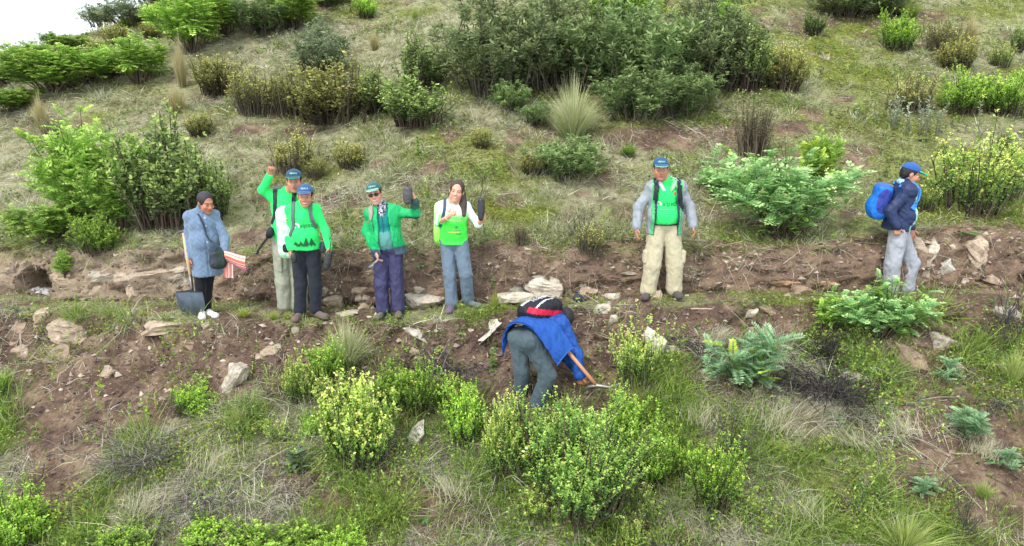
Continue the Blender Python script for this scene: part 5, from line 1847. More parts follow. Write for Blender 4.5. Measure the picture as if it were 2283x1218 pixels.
def skeleton(H, yaw=0.0, pelvis=None, torso=None, head_yaw=0.0, head_pitch=0.0, head_roll=0.0, **over):
    s = H / 1.65
    J = {'s': s, 'yaw': yaw, 'hs': 1.11 * s ** 0.5}
    Rp = rotz(yaw)
    pel = V3(0, 0, 0.90 * s) if pelvis is None else np.asarray(pelvis, float)
    Rt = Rp if torso is None else torso
    J['Rp'], J['Rt'], J['pel'] = Rp, Rt, pel
    T = lambda x, y, z: pel + Rt @ (V3(x, y, z) * s)
    J['T'] = T
    J['neck'] = T(0, 0.015, 0.47)
    J['head'] = T(0, -0.012, 0.635) if 'head' not in over else np.asarray(over['head'], float)
    J['Rh'] = Rt @ rotz(head_yaw) @ rotx(head_pitch) @ roty(head_roll)
    if 'Rh' in over:
        J['Rh'] = over['Rh']
    for sd, sg in (('L', 1), ('R', -1)):
        J['sh' + sd] = T(sg * 0.146, 0.012, 0.412)
        J['el' + sd] = T(sg * 0.215, 0.035, 0.17)
        J['wr' + sd] = T(sg * 0.245, -0.03, -0.06)
        J['hip' + sd] = pel + Rp @ (V3(sg * 0.085, 0, -0.04) * s)
        J['kn' + sd] = Rp @ (V3(sg * 0.10, -0.015, 0.47) * s)
        J['an' + sd] = Rp @ (V3(sg * 0.11, 0.02, 0.085) * s)
        J['toe' + sd] = None
    for k, v in over.items():
        if k in ('head', 'Rh'):
            continue
        J[k] = np.asarray(v, float)
    for sd, sg in (('L', 1), ('R', -1)):
        if J['toe' + sd] is None:
            J['toe' + sd] = J['an' + sd] + Rp @ (V3(sg * 0.03, -0.17, -0.055) * s)
    return J


def torso_prims(J, e=0.0, belly=0.0, low=0.0):
    s, T, R = J['s'], J['T'], J['Rt']
    p = [ell(T(0, 0, 0.0), (0.150 * s + e, 0.105 * s + e, 0.12 * s + e), J['Rt']),
         econe(T(0, 0, 0.04), T(0, 0, 0.30), (0.128 * s + e, 0.092 * s + e), (0.146 * s + e, 0.1 * s + e), R),
         ell(T(0, 0.0, 0.32), (0.146 * s + e, 0.103 * s + e, 0.135 * s + e), R)]
    for sd in 'LR':
        sg = 1 if sd == 'L' else -1
        p.append(cone(T(sg * 0.03, 0.018, 0.442), J['sh' + sd], 0.050 * s + e, 0.046 * s + e))
    if belly:
        p.append(ell(T(0, -0.035, 0.10), (0.135 * s + belly + e, 0.10 * s + belly + e, 0.15 * s + e), R))
    return p


def arm_prims(J, sd, r0, r1, r2, stop=1.0, start=0.0):
    a, b, c = J['sh' + sd], J['el' + sd], J['wr' + sd]
    return [cone(a, b, r0, r1), cone(b, b + (c - b) * stop, r1, r1 + (r2 - r1) * stop)]


def leg_prims(J, sd, r0, r1, r2, stop=1.0):
    a, b, c = J['hip' + sd], J['kn' + sd], J['an' + sd]
    return [cone(a, b, r0, r1), cone(b, b + (c - b) * stop, r1, r1 + (r2 - r1) * stop)]


def hand_prims(wr, d, n, thumb, s=1.0, curl=0.5, curls=None, thumb_dir=None):
    """palm, four jointed fingers and a thumb; d along the hand, n palm normal (fingers bend to it), thumb = +-1 side"""
    d = d / np.linalg.norm(d)
    n = n - d * (n @ d); n /= np.linalg.norm(n)
    w = np.cross(d, n) * thumb
    out = [cone(wr, wr + d * 0.04 * s, 0.025 * s, 0.027 * s)]
    R = np.stack([w, n, d], 1)
    out.append(ell(wr + d * 0.052 * s, (0.041 * s, 0.019 * s, 0.05 * s), R))
    for i in range(4):
        o = 0.031 - 0.0205 * i
        p = wr + d * (0.088 - 0.004 * abs(i - 1)) * s + w * o * s
        ln = (0.068, 0.078, 0.072, 0.056)[i] * s
        cv = curl if curls is None else curls[i]
        ang = 0.0
        for j, fr in enumerate((0.45, 0.31, 0.24)):
            ang += cv * (0.9 if j == 0 else 1.1)
            q = p + (d * math.cos(ang) + n * math.sin(ang) + w * o * 1.2) * ln * fr
            out.append(cone(p, q, (0.0098 - 0.0008 * j) * s, (0.0092 - 0.0008 * j) * s))
            p = q
    b = wr + d * 0.03 * s + w * 0.028 * s
    td = (w * 0.75 + d * 0.6 + n * 0.25) if thumb_dir is None else thumb_dir
    td = td / np.linalg.norm(td)
    m = b + td * 0.038 * s
    out += [cone(b, m, 0.014 * s, 0.0115 * s), cone(m, m + (td * 0.8 + d * 0.35) * 0.03 * s, 0.0115 * s, 0.009 * s)]
    return out


def head_prims(J, jaw=1.0):
    c, R, s = J['head'], J['Rh'], J['hs']
    A = lambda x, y, z: c + R @ (V3(x, y, z) * s)
    add = [ell(A(0, 0.014, 0.032), (0.073 * s, 0.092 * s, 0.084 * s), R), ell(A(0, -0.022, -0.04), (0.060 * s * jaw, 0.068 * s, 0.074 * s), R),
           ell(A(0, -0.062, -0.093), (0.026 * s * jaw, 0.022 * s, 0.02 * s), R), ell(A(0, -0.072, 0.024), (0.045 * s, 0.02 * s, 0.014 * s), R)]
    for sg in (-1, 1):
        add.append(ell(A(sg * 0.037, -0.062, -0.028), (0.022 * s, 0.02 * s, 0.02 * s), R))
        add.append(ell(A(sg * 0.074, 0.012, -0.006), (0.009 * s, 0.017 * s, 0.028 * s), R))
    sub = [ell(A(sg * 0.031, -0.098, 0.003), (0.017 * s, 0.016 * s, 0.012 * s), R) for sg in (-1, 1)]
    late = [ell(A(sg * 0.031, -0.073, 0.003), (0.0135 * s, 0.0125 * s, 0.0115 * s), R) for sg in (-1, 1)]
    late += [cone(A(0, -0.086, 0.008), A(0, -0.107, -0.026), 0.0085 * s, 0.0125 * s), ell(A(-0.012, -0.094, -0.031), (0.009 * s,) * 3), ell(A(0.012, -0.094, -0.031), (0.009 * s,) * 3),
             ell(A(0, -0.083, -0.054), (0.024 * s, 0.011 * s, 0.007 * s), R), ell(A(0, -0.081, -0.066), (0.021 * s, 0.011 * s, 0.0075 * s), R)]
    return add, sub, late


def build_body(J, skin, hands, smile=0.0, jaw=1.0, belly=0.0, lip=(150, 84, 78), thin=0.0):
    s = J['s']
    prims, small = [], []
    prims += torso_prims(J, -0.004, belly)
    prims.append(cone(J['neck'], J['head'] + J['Rh'] @ V3(0, 0.012, -0.05), 0.055 * s, 0.05 * s))
    for sd in 'LR':
        prims += arm_prims(J, sd, 0.046 * s, 0.038 * s, 0.027 * s)
        prims += leg_prims(J, sd, 0.078 * s, 0.055 * s, 0.04 * s)
        heel = J['an' + sd] + V3(0, 0.02, -0.03)
        prims.append(cone(heel, J['toe' + sd], 0.036 * s, 0.028 * s))
    fine = []
    hs = J['hs']
    fine.append((J['head'] - 0.125 * hs, J['head'] + 0.125 * hs, 0.0068))
    for hp in hands:
        small += hp
        fine.append((np.min([p[1] for p in hp], 0), np.max([p[2] for p in hp], 0), 0.0085))
    ha, hsub, hl = head_prims(J, jaw)
    F = Field(prims + small + ha, 0.019, 0.04, fine)
    for p in prims:
        F.add(p, 0.03)
    for p in ha:
        F.add(p, 0.018)
    for p in hsub:
        F.sub(p)
    for p in hl:
        F.add(p, 0.006)
    for p in small:
        F.add(p, 0.0055)
    v, q = F.net()
    hc = ((v - J['head']) @ J['Rh']) / hs
    base = np.array(lin(*skin)) * 1.12
    c = np.tile(base, (len(v), 1)) * (1 + (fbm(v * 22, 3)[:, None] - 0.5) * 0.25)
    x, y, z = hc.T
    front = (y < -0.045) & (np.abs(x) < 0.075) & (np.abs(z) < 0.12)

    def paint(m, col, k=1.0):
        c[m] = c[m] * (1 - k) + np.array(lin(*col)) * k
    ck = front & (((np.abs(x) - 0.038) / 0.02) ** 2 + ((z + 0.03) / 0.018) ** 2 < 1)
    c[ck] *= np.array([1.08, 0.9, 0.88])
    paint(front & ((x / 0.027) ** 2 + ((z + 0.060 - 6 * smile * x ** 2) / 0.0105) ** 2 < 1), lip, 0.8)
    if smile > 0.5:
        paint(front & ((x / 0.022) ** 2 + ((z + 0.060 - 8 * x ** 2) / 0.0052) ** 2 < 1), (236, 226, 214), 0.9)
    ex = np.abs(x) - 0.031
    paint(front & ((ex / 0.0145) ** 2 + ((z - 0.003) / (0.0058 - 0.0012 * smile)) ** 2 < 1), (196, 178, 164), 0.8)
    paint(front & ((ex / 0.0078) ** 2 + ((z - 0.003) / 0.0062) ** 2 < 1), (38, 26, 22), 1)
    bz = z - 0.027 + 14 * ex ** 2
    paint(front & (np.abs(ex) < 0.019) & (np.abs(bz) < 0.004), (52, 40, 34), 0.7)
    return mk_mesh('person_body', v, quads=q, col=c.clip(0, 1)), v, q


def solid(prims, h=0.0125, k=0.02, cuts=(), subs=(), carve=(), amp=0.0, freq=9, seed=1.0, fine=(), late=(), klate=0.004):
    F = Field(list(prims) + list(late), h, 0.03, fine)
    for p in prims:
        F.add(p, k)
    for p in late:
        F.add(p, klate)
    for p in subs:
        F.sub(p)
    for n, d in cuts:
        F.cut(n, d)
    for fn in carve:
        F.carve(fn)
    v, q = F.net()
    if amp:
        v = folds(v, q, amp, freq, seed)
    return v, q


def colour(v, spec):
    """spec: a colour, or a function of the points giving linear colours"""
    if callable(spec):
        c = np.asarray(spec(v), float)
    else:
        c = np.tile(np.array(lin(*spec)), (len(v), 1))
    return c


def part(name, vq, col, mat, parent, label=None, kind=None, **kw):
    v, q = vq
    return put(name, mk_mesh(name, v, quads=q, col=colour(v, col)), mat, parent=parent, label=label, kind=kind, **kw)


def bvh_of(v, q):
    return BVHTree.FromPolygons([tuple(p) for p in v.tolist()], q.tolist())


def text_arrays(txt, size):
    cu = bpy.data.curves.new("lettering", 'FONT')
    cu.body = txt
    cu.size = size
    cu.align_x = 'CENTER'
    cu.align_y = 'CENTER'
    cu.resolution_u = 3
    ob = bpy.data.objects.new("lettering_source", cu)
    COL.objects.link(ob)
    dg = bpy.context.evaluated_depsgraph_get()
    me = bpy.data.meshes.new_from_object(ob.evaluated_get(dg))
    me.calc_loop_triangles()
    v = np.array([x.co[:] for x in me.vertices])
    t = np.array([x.vertices[:] for x in me.loop_triangles])
    bpy.data.objects.remove(ob)
    bpy.data.curves.remove(cu)
    return v[:, :2], t


def subdivide2(v2, t, maxlen):
    """split long triangles so that a flat print can follow a curved surface"""
    for _ in range(4):
        e = np.linalg.norm(v2[t] - v2[np.roll(t, 1, 1)], axis=2).max(1)
        big = e > maxlen
        if not big.any():
            break
        tb = t[big]
        n = len(v2)
        m = [(v2[tb[:, a]] + v2[tb[:, b]]) / 2 for a, b in ((0, 1), (1, 2), (2, 0))]
        k = len(tb)
        v2 = np.concatenate([v2] + m)
        i0, i1, i2 = n + np.arange(k), n + k + np.arange(k), n + 2 * k + np.arange(k)
        t = np.concatenate([t[~big], np.stack([tb[:, 0], i0, i2], 1), np.stack([i0, tb[:, 1], i1], 1), np.stack([i2, i1, tb[:, 2]], 1), np.stack([i0, i1, i2], 1)])
    return v2, t


def print_on(name, parent, bvh, v2, t, origin, xa, ya, col, lift=0.007, reach=0.35, back=0.25):
    """lay a flat outline (v2, t) on a garment: origin + u xa + v ya, pressed along -(xa x ya)"""
    xa, ya = xa / np.linalg.norm(xa), ya / np.linalg.norm(ya)
    nn = np.cross(xa, ya)
    v2, t = subdivide2(np.asarray(v2, float), np.asarray(t), 0.014)
    pts, ok = [], []
    for u_, w_ in v2:
        p = origin + xa * u_ + ya * w_ + nn * back
        h = bvh.ray_cast(Vector(p), Vector(-nn), reach + back)
        if h[0] is None:
            ok.append(False); pts.append(p)
        else:
            ok.append(True); pts.append(np.array(h[0]) + nn * lift)
    ok = np.array(ok)
    t = t[ok[t].all(1)]
    if not len(t):
        return None
    me = mk_mesh(name, np.array(pts), tris=t, col=colour(np.array(pts), col), smooth=False)
    return put(name, me, M_PRINT, parent=parent)


def disc2(r, n=16, r0=0.0, a0=0.0, a1=2 * math.pi, c=(0, 0)):
    a = np.linspace(a0, a1, n)
    o = np.stack([np.cos(a), np.sin(a)], 1)
    v = np.concatenate([o * r, o * r0]) + np.array(c)
    t = []
    for k in range(n - 1):
        t += [(k, k + 1, n + k + 1), (k, n + k + 1, n + k)]
    return v, np.array(t)


def rect2(w, h, c=(0, 0)):
    x, y = w / 2, h / 2
    return np.array([(-x, -y), (x, -y), (x, y), (-x, y)]) + np.array(c), np.array([(0, 1, 2), (0, 2, 3)])


def poly2(pts):
    return np.array(pts, float), np.array([(0, k, k + 1) for k in range(1, len(pts) - 1)])


def strap_mesh(pts, bvh, width, thick, col, lift=0.006):
    """webbing that lies on a garment through the given points"""
    pts = [np.asarray(p, float) for p in pts]
    d = np.concatenate([[0], np.cumsum([np.linalg.norm(b - a) for a, b in zip(pts[:-1], pts[1:])])])
    m = max(int(d[-1] / 0.02), 4)
    tt = np.linspace(0, d[-1], m)
    P_ = np.stack([np.interp(tt, d, [p[k] for p in pts]) for k in range(3)], 1)
    N = np.zeros_like(P_)
    for i in range(m):
        h = bvh.find_nearest(Vector(P_[i]))
        q = np.array(h[0]); n = np.array(h[1])
        P_[i] = q + n * lift
        N[i] = n
    for _ in range(3):
        P_[1:-1] = (P_[:-2] + 2 * P_[1:-1] + P_[2:]) / 4
        N[1:-1] = N[:-2] + 2 * N[1:-1] + N[2:]
        N = unit(N)
    T_ = unit(np.gradient(P_, axis=0))
    S = unit(np.cross(T_, N))
    v = np.concatenate([P_ - S * width / 2, P_ + S * width / 2, P_ + S * width / 2 + N * thick, P_ - S * width / 2 + N * thick])
    q = []
    for i in range(m - 1):
        for a in range(4):
            b = (a + 1) % 4
            q.append((a * m + i, b * m + i, b * m + i + 1, a * m + i + 1))
    q += [(0, 3 * m, 2 * m, m), (m - 1, 2 * m - 1, 3 * m - 1, 4 * m - 1)]
    return mk_mesh('strap', v, quads=np.array(q), col=colour(v, col), smooth=False)


def shoe(J, sd, col, sole, parent, name='boot', high=0.06, mat=None, yawed=None):
    s = J['s']
    a, t = J['an' + sd], J['toe' + sd]
    f = t - a; f[2] = 0; f /= np.linalg.norm(f) + 1e-9
    zf = t[2] - 0.032 * s
    heel = np.array([a[0], a[1], zf + 0.045 * s]) - f * 0.035 * s
    ball = np.array([t[0], t[1], zf + 0.037 * s])
    pr = [cone(heel, ball, 0.045 * s, 0.038 * s), cone(heel + f * 0.04 + V3(0, 0, 0.03), a + V3(0, 0, high), 0.046 * s, 0.047 * s), ell(ball + f * 0.01, (0.044 * s, 0.044 * s, 0.034 * s))]
    v, q = solid(pr, 0.0115, 0.03, cuts=[(V3(0, 0, 1), zf + 0.004)], amp=0.003, freq=20)
    ls, lc = np.array(lin(*sole)), np.array(lin(*col))
    o = part(name, (v, q), lambda p: np.where((p[:, 2] < zf + 0.024)[:, None], ls, lc) * (0.85 + 0.3 * fbm(p * 40, 2))[:, None], mat or M_CLOTH, parent)
    return o


def cap(J, parent, dome, brim, edge, logo=(150, 230, 150), txt='alpaca'):
    c, R, s = J['head'], J['Rh'], J['hs']
    A = lambda x, y, z: c + R @ (V3(x, y, z) * s)
    up_ = R @ V3(0, 0, 1)
    v, q = solid([ell(A(0, 0.014, 0.042), (0.085 * s, 0.104 * s, 0.088 * s), R), ell(A(0, 0.015, 0.128), (0.008,) * 3)], 0.0085, 0.01, cuts=[(up_, float(up_ @ A(0, 0, 0.046)))], amp=0.002, freq=14)
    hat = part('cap', (v, q), dome, M_CLOTH, parent)
    bv = bvh_of(v, q)
    Rb = R @ rotx(0.10)
    b1 = solid([ell(A(0, -0.098, 0.056), (0.072 * s, 0.074 * s, 0.0105 * s), Rb)], 0.0075, 0.01, carve=[lambda X, Y, Z: (Y - A(0, -0.045, 0)[1]) * R[1, 1] + (X - A(0, -0.045, 0)[0]) * R[0, 1] + (Z - A(0, -0.045, 0)[2]) * R[2, 1]])
    ce = A(0, -0.098, 0.056)
    le, lb = np.array(lin(*edge)), np.array(lin(*brim))

    def bc(p):
        h = ((p - ce) @ Rb) / s
        rim = (h[:, 0] / 0.074) ** 2 + (h[:, 1] / 0.074) ** 2
        return np.where((rim > 0.8)[:, None], le, lb)
    part('brim', b1, bc, M_CLOTH, hat)
    if txt:
        tv, tt = text_arrays(txt, 0.034)
        print_on('logo', hat, bv, tv, tt, A(0, -0.02, 0.082), R @ V3(1, 0, 0), R @ V3(0, 0.25, 1), logo, 0.003)
    return hat


def short_hair(J, parent, col=(24, 20, 20)):
    c, R, s = J['head'], J['Rh'], J['hs']
    A = lambda x, y, z: c + R @ (V3(x, y, z) * s)
    f = R @ V3(0, 1, 0)
    up_ = R @ V3(0, 0, 1)
    v, q = solid([ell(A(0, 0.02, 0.03), (0.078 * s, 0.094 * s, 0.088 * s), R), ell(A(0, 0.058, -0.022), (0.055 * s, 0.042 * s, 0.042 * s), R)], 0.0095, 0.02,
                 subs=[ell(A(0, -0.075, -0.02), (0.075 * s, 0.085 * s, 0.085 * s), R)] + [ell(A(sg * 0.082, 0.008, -0.02), (0.025 * s, 0.026 * s, 0.035 * s), R) for sg in (-1, 1)], amp=0.004, freq=30)
    return part('hair', (v, q), col, M_HAIR, parent)


def local(root, px, py, dy=0.0):
    """photograph point -> person's own coordinates, at depth offset dy from the feet"""
    p = on_y(px, py, root.location.y + dy)
    return np.array(p - root.location)


def person_root(px, py, label, z=None, name='person'):
    p, n = hit(px, py)
    e = put(name, None, loc=p, label=label, cat='person')
    e.empty_display_size = 0.1
    return e
# ---------------------------------------------------------------- the eight people and what they carry
NEON = (46, 226, 108)
SKIN_A, SKIN_B, SKIN_C = (176, 124, 98), (164, 110, 84), (196, 146, 120)


def pose(root, H, yaw, px, pel_px=None, tilt=(0, 0), head_px=None, **kw):
    """skeleton from joints read off the photograph: name -> (px, py, depth offset)"""
    s = H / 1.65
    J = {k: local(root, *v) for k, v in px.items()}
    pel = None
    if pel_px is not None:
        q = local(root, pel_px[0], pel_px[1], pel_px[2] if len(pel_px) > 2 else 0)
        pel = V3(q[0], q[1], 0.90 * s if len(pel_px) < 4 else q[2])
    R = rotz(yaw) @ rotx(tilt[0]) @ roty(tilt[1])
    if head_px is not None:
        J['head'] = local(root, *head_px)
    return skeleton(H, yaw, pelvis=pel, torso=R, **J, **kw)


def hand_at(J, sd, tip=None, palm=None, curl=0.55, curls=None, thumb_dir=None, size=1.0):
    wr, el = J['wr' + sd], J['el' + sd]
    d = wr - el if tip is None else np.asarray(tip, float)
    n = palm if palm is not None else J['Rt'] @ V3(-1 if sd == 'L' else 1, 0.15, 0)
    n = np.asarray(n, float)
    # thumb points forward for a hanging arm
    w = np.cross(d / np.linalg.norm(d), n)
    fwd = J['Rt'] @ V3(0, -1, 0.35)
    th = 1 if w @ fwd > 0 else -1
    return hand_prims(wr, d, n, th, J['s'] ** 0.5 * size, curl, curls, thumb_dir)


def tfun(J):
    """points -> torso coordinates (side, back, up) in the person's own units"""
    return lambda p: ((p - J['pel']) @ J['Rt']) / J['s']


def dirs(J):
    R = J['Rt']
    return R[:, 0], R[:, 1], R[:, 2]


def top_garment(J, e=0.018, belly=0.0, hem=-0.06, arms=None, sleeve=(0.053, 0.047, 0.04), stop=(1.0, 1.0), collar=True, skirt=None, h=0.0135, amp=0.006, seed=1.0, hollow=None, opening=None, freq=8):
    s, T = J['s'], J['T']
    pr = torso_prims(J, e, belly)
    if skirt:
        pr.append(econe(T(0, 0, 0.02), T(0, skirt[3] if len(skirt) > 3 else 0, hem - 0.03), (0.15 * s + e, 0.108 * s + e), (skirt[0], skirt[1]), J['Rt']))
    if collar:
        pr.append(cone(J['neck'] + (J['T'](0, 0, -0.02) - J['T'](0, 0, 0)), J['neck'] + 0.12 * (J['head'] - J['neck']), 0.062 * s + e * 0.4, 0.056 * s + e * 0.3))
    for k, sd in enumerate('LR'):
        if arms is None or sd in arms:
            pr += arm_prims(J, sd, *[x * s for x in sleeve], stop=stop[k])
    up_ = J['Rt'][:, 2]
    subs, carve = [], []
    if hollow is not None:
        subs = torso_prims(J, hollow, belly) + [econe(T(0, 0, 0.03), T(0, 0, hem - 0.2), (0.15 * s + hollow, 0.108 * s + hollow), (0.15 * s + hollow, 0.108 * s + hollow), J['Rt'])]
    if opening is not None:
        pel, R = J['pel'], J['Rt']

        def op(X, Y, Z):
            x, y, z = X - pel[0], Y - pel[1], Z - pel[2]
            xt = (x * R[0, 0] + y * R[1, 0] + z * R[2, 0]) / s
            yt = (x * R[0, 1] + y * R[1, 1] + z * R[2, 1]) / s
            zt = (x * R[0, 2] + y * R[1, 2] + z * R[2, 2]) / s
            x0, w0, w1 = opening
            w = w0 + (w1 - w0) * np.clip(zt / 0.45, -0.4, 1)
            return np.minimum(w - np.abs(xt - x0), -(yt - 0.0)) * s
        carve = [op]
    return solid(pr, h, 0.022, cuts=[(up_, float(up_ @ T(0, 0, hem)))], subs=subs, carve=carve, amp=amp, freq=freq, seed=seed)


def trousers(J, top=0.07, r=(0.098, 0.082, 0.074), stop=0.97, amp=0.012, seed=2.0, h=0.0145, e=0.014, freq=7):
    s, T = J['s'], J['T']
    pr = [ell(T(0, 0, 0.0), (0.150 * s + e, 0.108 * s + e, 0.13 * s), J['Rt']), econe(T(0, 0, 0.0), T(0, 0, top), (0.142 * s + e, 0.104 * s + e), (0.134 * s + e, 0.1 * s + e), J['Rt'])]
    for sd in 'LR':
        pr += leg_prims(J, sd, *[x * s for x in r], stop=stop)
        # cloth gathered over the shoe
        an, kn = J['an' + sd], J['kn' + sd]
        pr.append(cone(kn + (an - kn) * 0.86, kn + (an - kn) * stop, r[2] * s * 0.98, r[2] * s * 1.08))
    up_ = J['Rt'][:, 2]
    return solid(pr, h, 0.02, cuts=[(-up_, -float(up_ @ T(0, 0, top)))], amp=amp, freq=freq, seed=seed)


def backpack(root, J, name, label, centre, half, cols, bvh=None, straps=(), yaw_extra=0.0, tiltx=0.0, lumps=(), strap_col=(30, 30, 34), strap_w=0.045, amp=0.006, colfn=None, extra=None, cat='backpack'):
    T, s, R = J['T'], J['s'], J['Rt'] @ rotz(yaw_extra) @ rotx(tiltx)
    c = T(*centre)
    base = c - R @ V3(0, 0, half[2])
    e = put(name, None, loc=Vector(base) + root.location, label=label, cat=cat)
    e.empty_display_size = 0.1
    pr = [rbox(c, half, min(half) * 0.75, R), ell(c + R @ V3(0, half[1] * 0.3, -half[2] * 0.25), (half[0] * 0.98, half[1] * 1.05, half[2] * 0.72), R)]
    for lc, lr in lumps:
        pr.append(ell(c + R @ V3(*lc), lr, R))
    v, q = solid(pr, 0.014, 0.03, amp=amp, freq=9, seed=4)
    hl = lambda p: (p + base - c) @ R
    col = colfn(hl) if colfn else cols
    part('pack', (v - base, q), col, M_SHELL, e)
    for k, pts in enumerate(straps):
        me = strap_mesh([T(*p) for p in pts], bvh, strap_w, 0.012, strap_col)
        o = put('strap', me, M_SHELL, parent=e)
        o.location = -Vector(base)
    return e, base, c, R


def sapling(root, at, up_dir, size, label, twig=0.35, leaves=10, seed=0, name='sapling', bag=(46, 46, 48)):
    """seedling in a small black grow bag"""
    r = np.random.default_rng(seed)
    at = np.asarray(at, float)
    up_dir = np.asarray(up_dir, float) / np.linalg.norm(up_dir)
    e = put(name, None, loc=Vector(at) + root.location, label=label, cat='sapling')
    e.empty_display_size = 0.05
    w, h = size
    v, q = solid([cone(V3(0, 0, 0), up_dir * h, w * 0.46, w * 0.5), ell(up_dir * h * 0.5, (w * 0.54, w * 0.5, h * 0.5))], 0.007, 0.02, amp=0.006, freq=24, seed=seed + 2)
    part('grow_bag', (v, q), bag, M_PLAIN, e)
    if twig:
        mb = MB()
        p0 = up_dir * h
        pts = [p0 + up_dir * twig * t + V3(r.normal() * 0.012, r.normal() * 0.012, 0) * t * 2 for t in np.linspace(0, 1, 6)]
        mb.tube(pts, np.linspace(0.006, 0.003, 6), lin(74, 62, 50), 5)
        for t in (2, 3, 4):
            d = unit(r.normal(size=(1, 3)))[0] + up_dir * 0.8
            mb.tube([pts[t], pts[t] + d * 0.05, pts[t] + d * 0.09 + up_dir * 0.02], [0.004, 0.003, 0.002], lin(74, 62, 50), 4)
        put('stem', mb.mesh('stem'), M_TWIG, parent=e)
        if leaves:
            pp = np.array([pts[2 + r.integers(0, 4)] for _ in range(leaves)]) + r.normal(size=(leaves, 3)) * 0.02
            vf = leaf_quads(pp, unit(r.normal(size=(leaves, 3)) + up_dir), r.normal(size=(leaves, 3)), np.full(leaves, 0.04), np.full(leaves, 0.016))
            put('leaves', mk_mesh('leaves', vf, quads=quads_of(vf), col=np.repeat(pickr(r, [(98, 112, 70), (84, 98, 60)], leaves), 4, 0), smooth=False), M_LEAF, parent=e, kind='stuff')
    return e


def neck_hidden(J):
    return J['neck']


def seg(z, stops):
    cs = np.array([lin(*c) for _, c in stops])
    ts = np.array([t for t, _ in stops])
    return np.stack([np.interp(z, ts, cs[:, k]) for k in range(3)], 1)


# ============ 1. woman in the blue grey cardigan with the shovel
root = person_root(452, 701, 'woman in long blue grey knitted cardigan and black leggings looking down beside a shovel')
J = pose(root, 1.53, 0.45, dict(elR=(421, 528, 0.0), wrR=(421, 574, -0.10), elL=(502, 530, 0.02), wrL=(500, 562, -0.12), knR=(447, 640, -0.06), anR=(449, 690, -0.02), knL=(463, 638, 0.05), anL=(461, 688, 0.02)),
         pel_px=(458, 560, 0.0), head_yaw=0.42, head_pitch=0.22, head_px=(459, 453, -0.02))
J['toeL'] = J['anL'] + V3(0.15, -0.13, -0.055)
J['toeR'] = J['anR'] + V3(0.07, -0.15, -0.055)
body, bv_, bq_ = build_body(J, SKIN_B, [hand_at(J, 'R', tip=(0.02, -0.08, -1), curl=0.8), hand_at(J, 'L', tip=(0.3, -0.6, -0.6), curl=0.6)], smile=0.3)
put('body', body, M_SKIN, parent=root)
part('leggings', trousers(J, 0.05, (0.085, 0.064, 0.052), 0.99, 0.004), (20, 20, 24), M_CLOTH, root)
cv, cq = top_garment(J, 0.022, 0.012, -0.36, skirt=(0.172, 0.14), sleeve=(0.055, 0.053, 0.047), amp=0.006, seed=3, opening=None, stop=(0.98, 0.98))
tf = tfun(J)


def knitcol(p):
    t = tf(p)
    cable = np.sin(t[:, 0] * 130) * np.cos(t[:, 2] * 95 + np.sin(t[:, 0] * 60) * 1.5)
    return np.array(lin(106, 126, 148)) * (1 + 0.16 * cable + 0.12 * (fbm(p * 30, 2) - 0.5))[:, None]


# raised cables and the front opening as relief
nn_ = vnormals(cv, cq)
tt_ = tf(cv)
cab = 0.5 + 0.5 * np.sin(tt_[:, 0] * 105) * np.cos(tt_[:, 2] * 55 + np.sin(tt_[:, 0] * 52) * 2)
slit = np.exp(-((tt_[:, 0] - 0.015) / 0.006) ** 2) * (tt_[:, 1] < 0)
cv = cv + nn_ * (cab * 0.005 - slit * 0.012)[:, None]
card = part('cardigan', (cv, cq), knitcol, M_KNIT, root)
cb = bvh_of(cv, cq)
X_, B_, U_ = dirs(J)
for k, zt in enumerate((0.40, 0.30, 0.20, 0.10)):
    bvx, bqx = disc2(0.014, 12)
    print_on('button', card, cb, bvx, bqx, J['T'](0.03, 0, zt), X_, U_, (150, 164, 178), 0.007)
# collar
sv, sq = solid([cone(J['neck'] + V3(0, 0, -0.03), J['neck'] + 0.25 * (J['head'] - J['neck']), 0.085, 0.07)], 0.009, 0.02, amp=0.006, subs=[cone(J['neck'], J['head'], 0.056, 0.058)])
part('collar', (sv, sq), (102, 122, 144), M_KNIT, root)
# tied back hair
c_, R_, s_ = J['head'], J['Rh'], J['hs']
A_ = lambda x, y, z: c_ + R_ @ (V3(x, y, z) * s_)
hv = solid([ell(A_(0, 0.022, 0.035), (0.081 * s_, 0.101 * s_, 0.092 * s_), R_), ell(A_(0, 0.075, -0.04), (0.055, 0.045, 0.05), R_), cone(A_(0, 0.1, -0.05), A_(0.0, 0.11, -0.2), 0.032, 0.022)], 0.009, 0.03,
           subs=[ell(A_(0, -0.096, -0.018), (0.070 * s_, 0.078 * s_, 0.102 * s_), R_)], amp=0.0015, freq=34)
part('hair', hv, (34, 30, 34), M_HAIR, root)
shoe(J, 'L', (226, 224, 222), (238, 238, 236), root, 'shoe', 0.0)
shoe(J, 'R', (226, 224, 222), (238, 238, 236), root, 'shoe', 0.0)
# crossbody bag
base = local(root, 486, 578, -0.22)
bag = put('shoulder_bag', None, loc=Vector(base) + root.location, label='black shoulder bag hanging at the hip of the cardigan woman', cat='bag')
v, q = solid([rbox(V3(0, 0, 0), (0.085, 0.045, 0.10), 0.04, rotz(0.4)), ell(V3(0, -0.01, -0.04), (0.09, 0.06, 0.075))], 0.009, 0.03, amp=0.01, freq=12, seed=8)
part('pouch', (v, q), lambda p: np.where(((p[:, 0] + 0.3 * p[:, 2]) > 0.0)[:, None], np.array(lin(38, 52, 46)), np.array(lin(52, 54, 62))), M_SHELL, bag)
me = strap_mesh([local(root, 440, 476, -0.10), local(root, 455, 500, -0.18), local(root, 470, 535, -0.24), local(root, 480, 562, -0.24)], cb, 0.022, 0.006, (52, 60, 74), 0.006)
o = put('strap', me, M_CLOTH, parent=bag); o.location = -Vector(base)
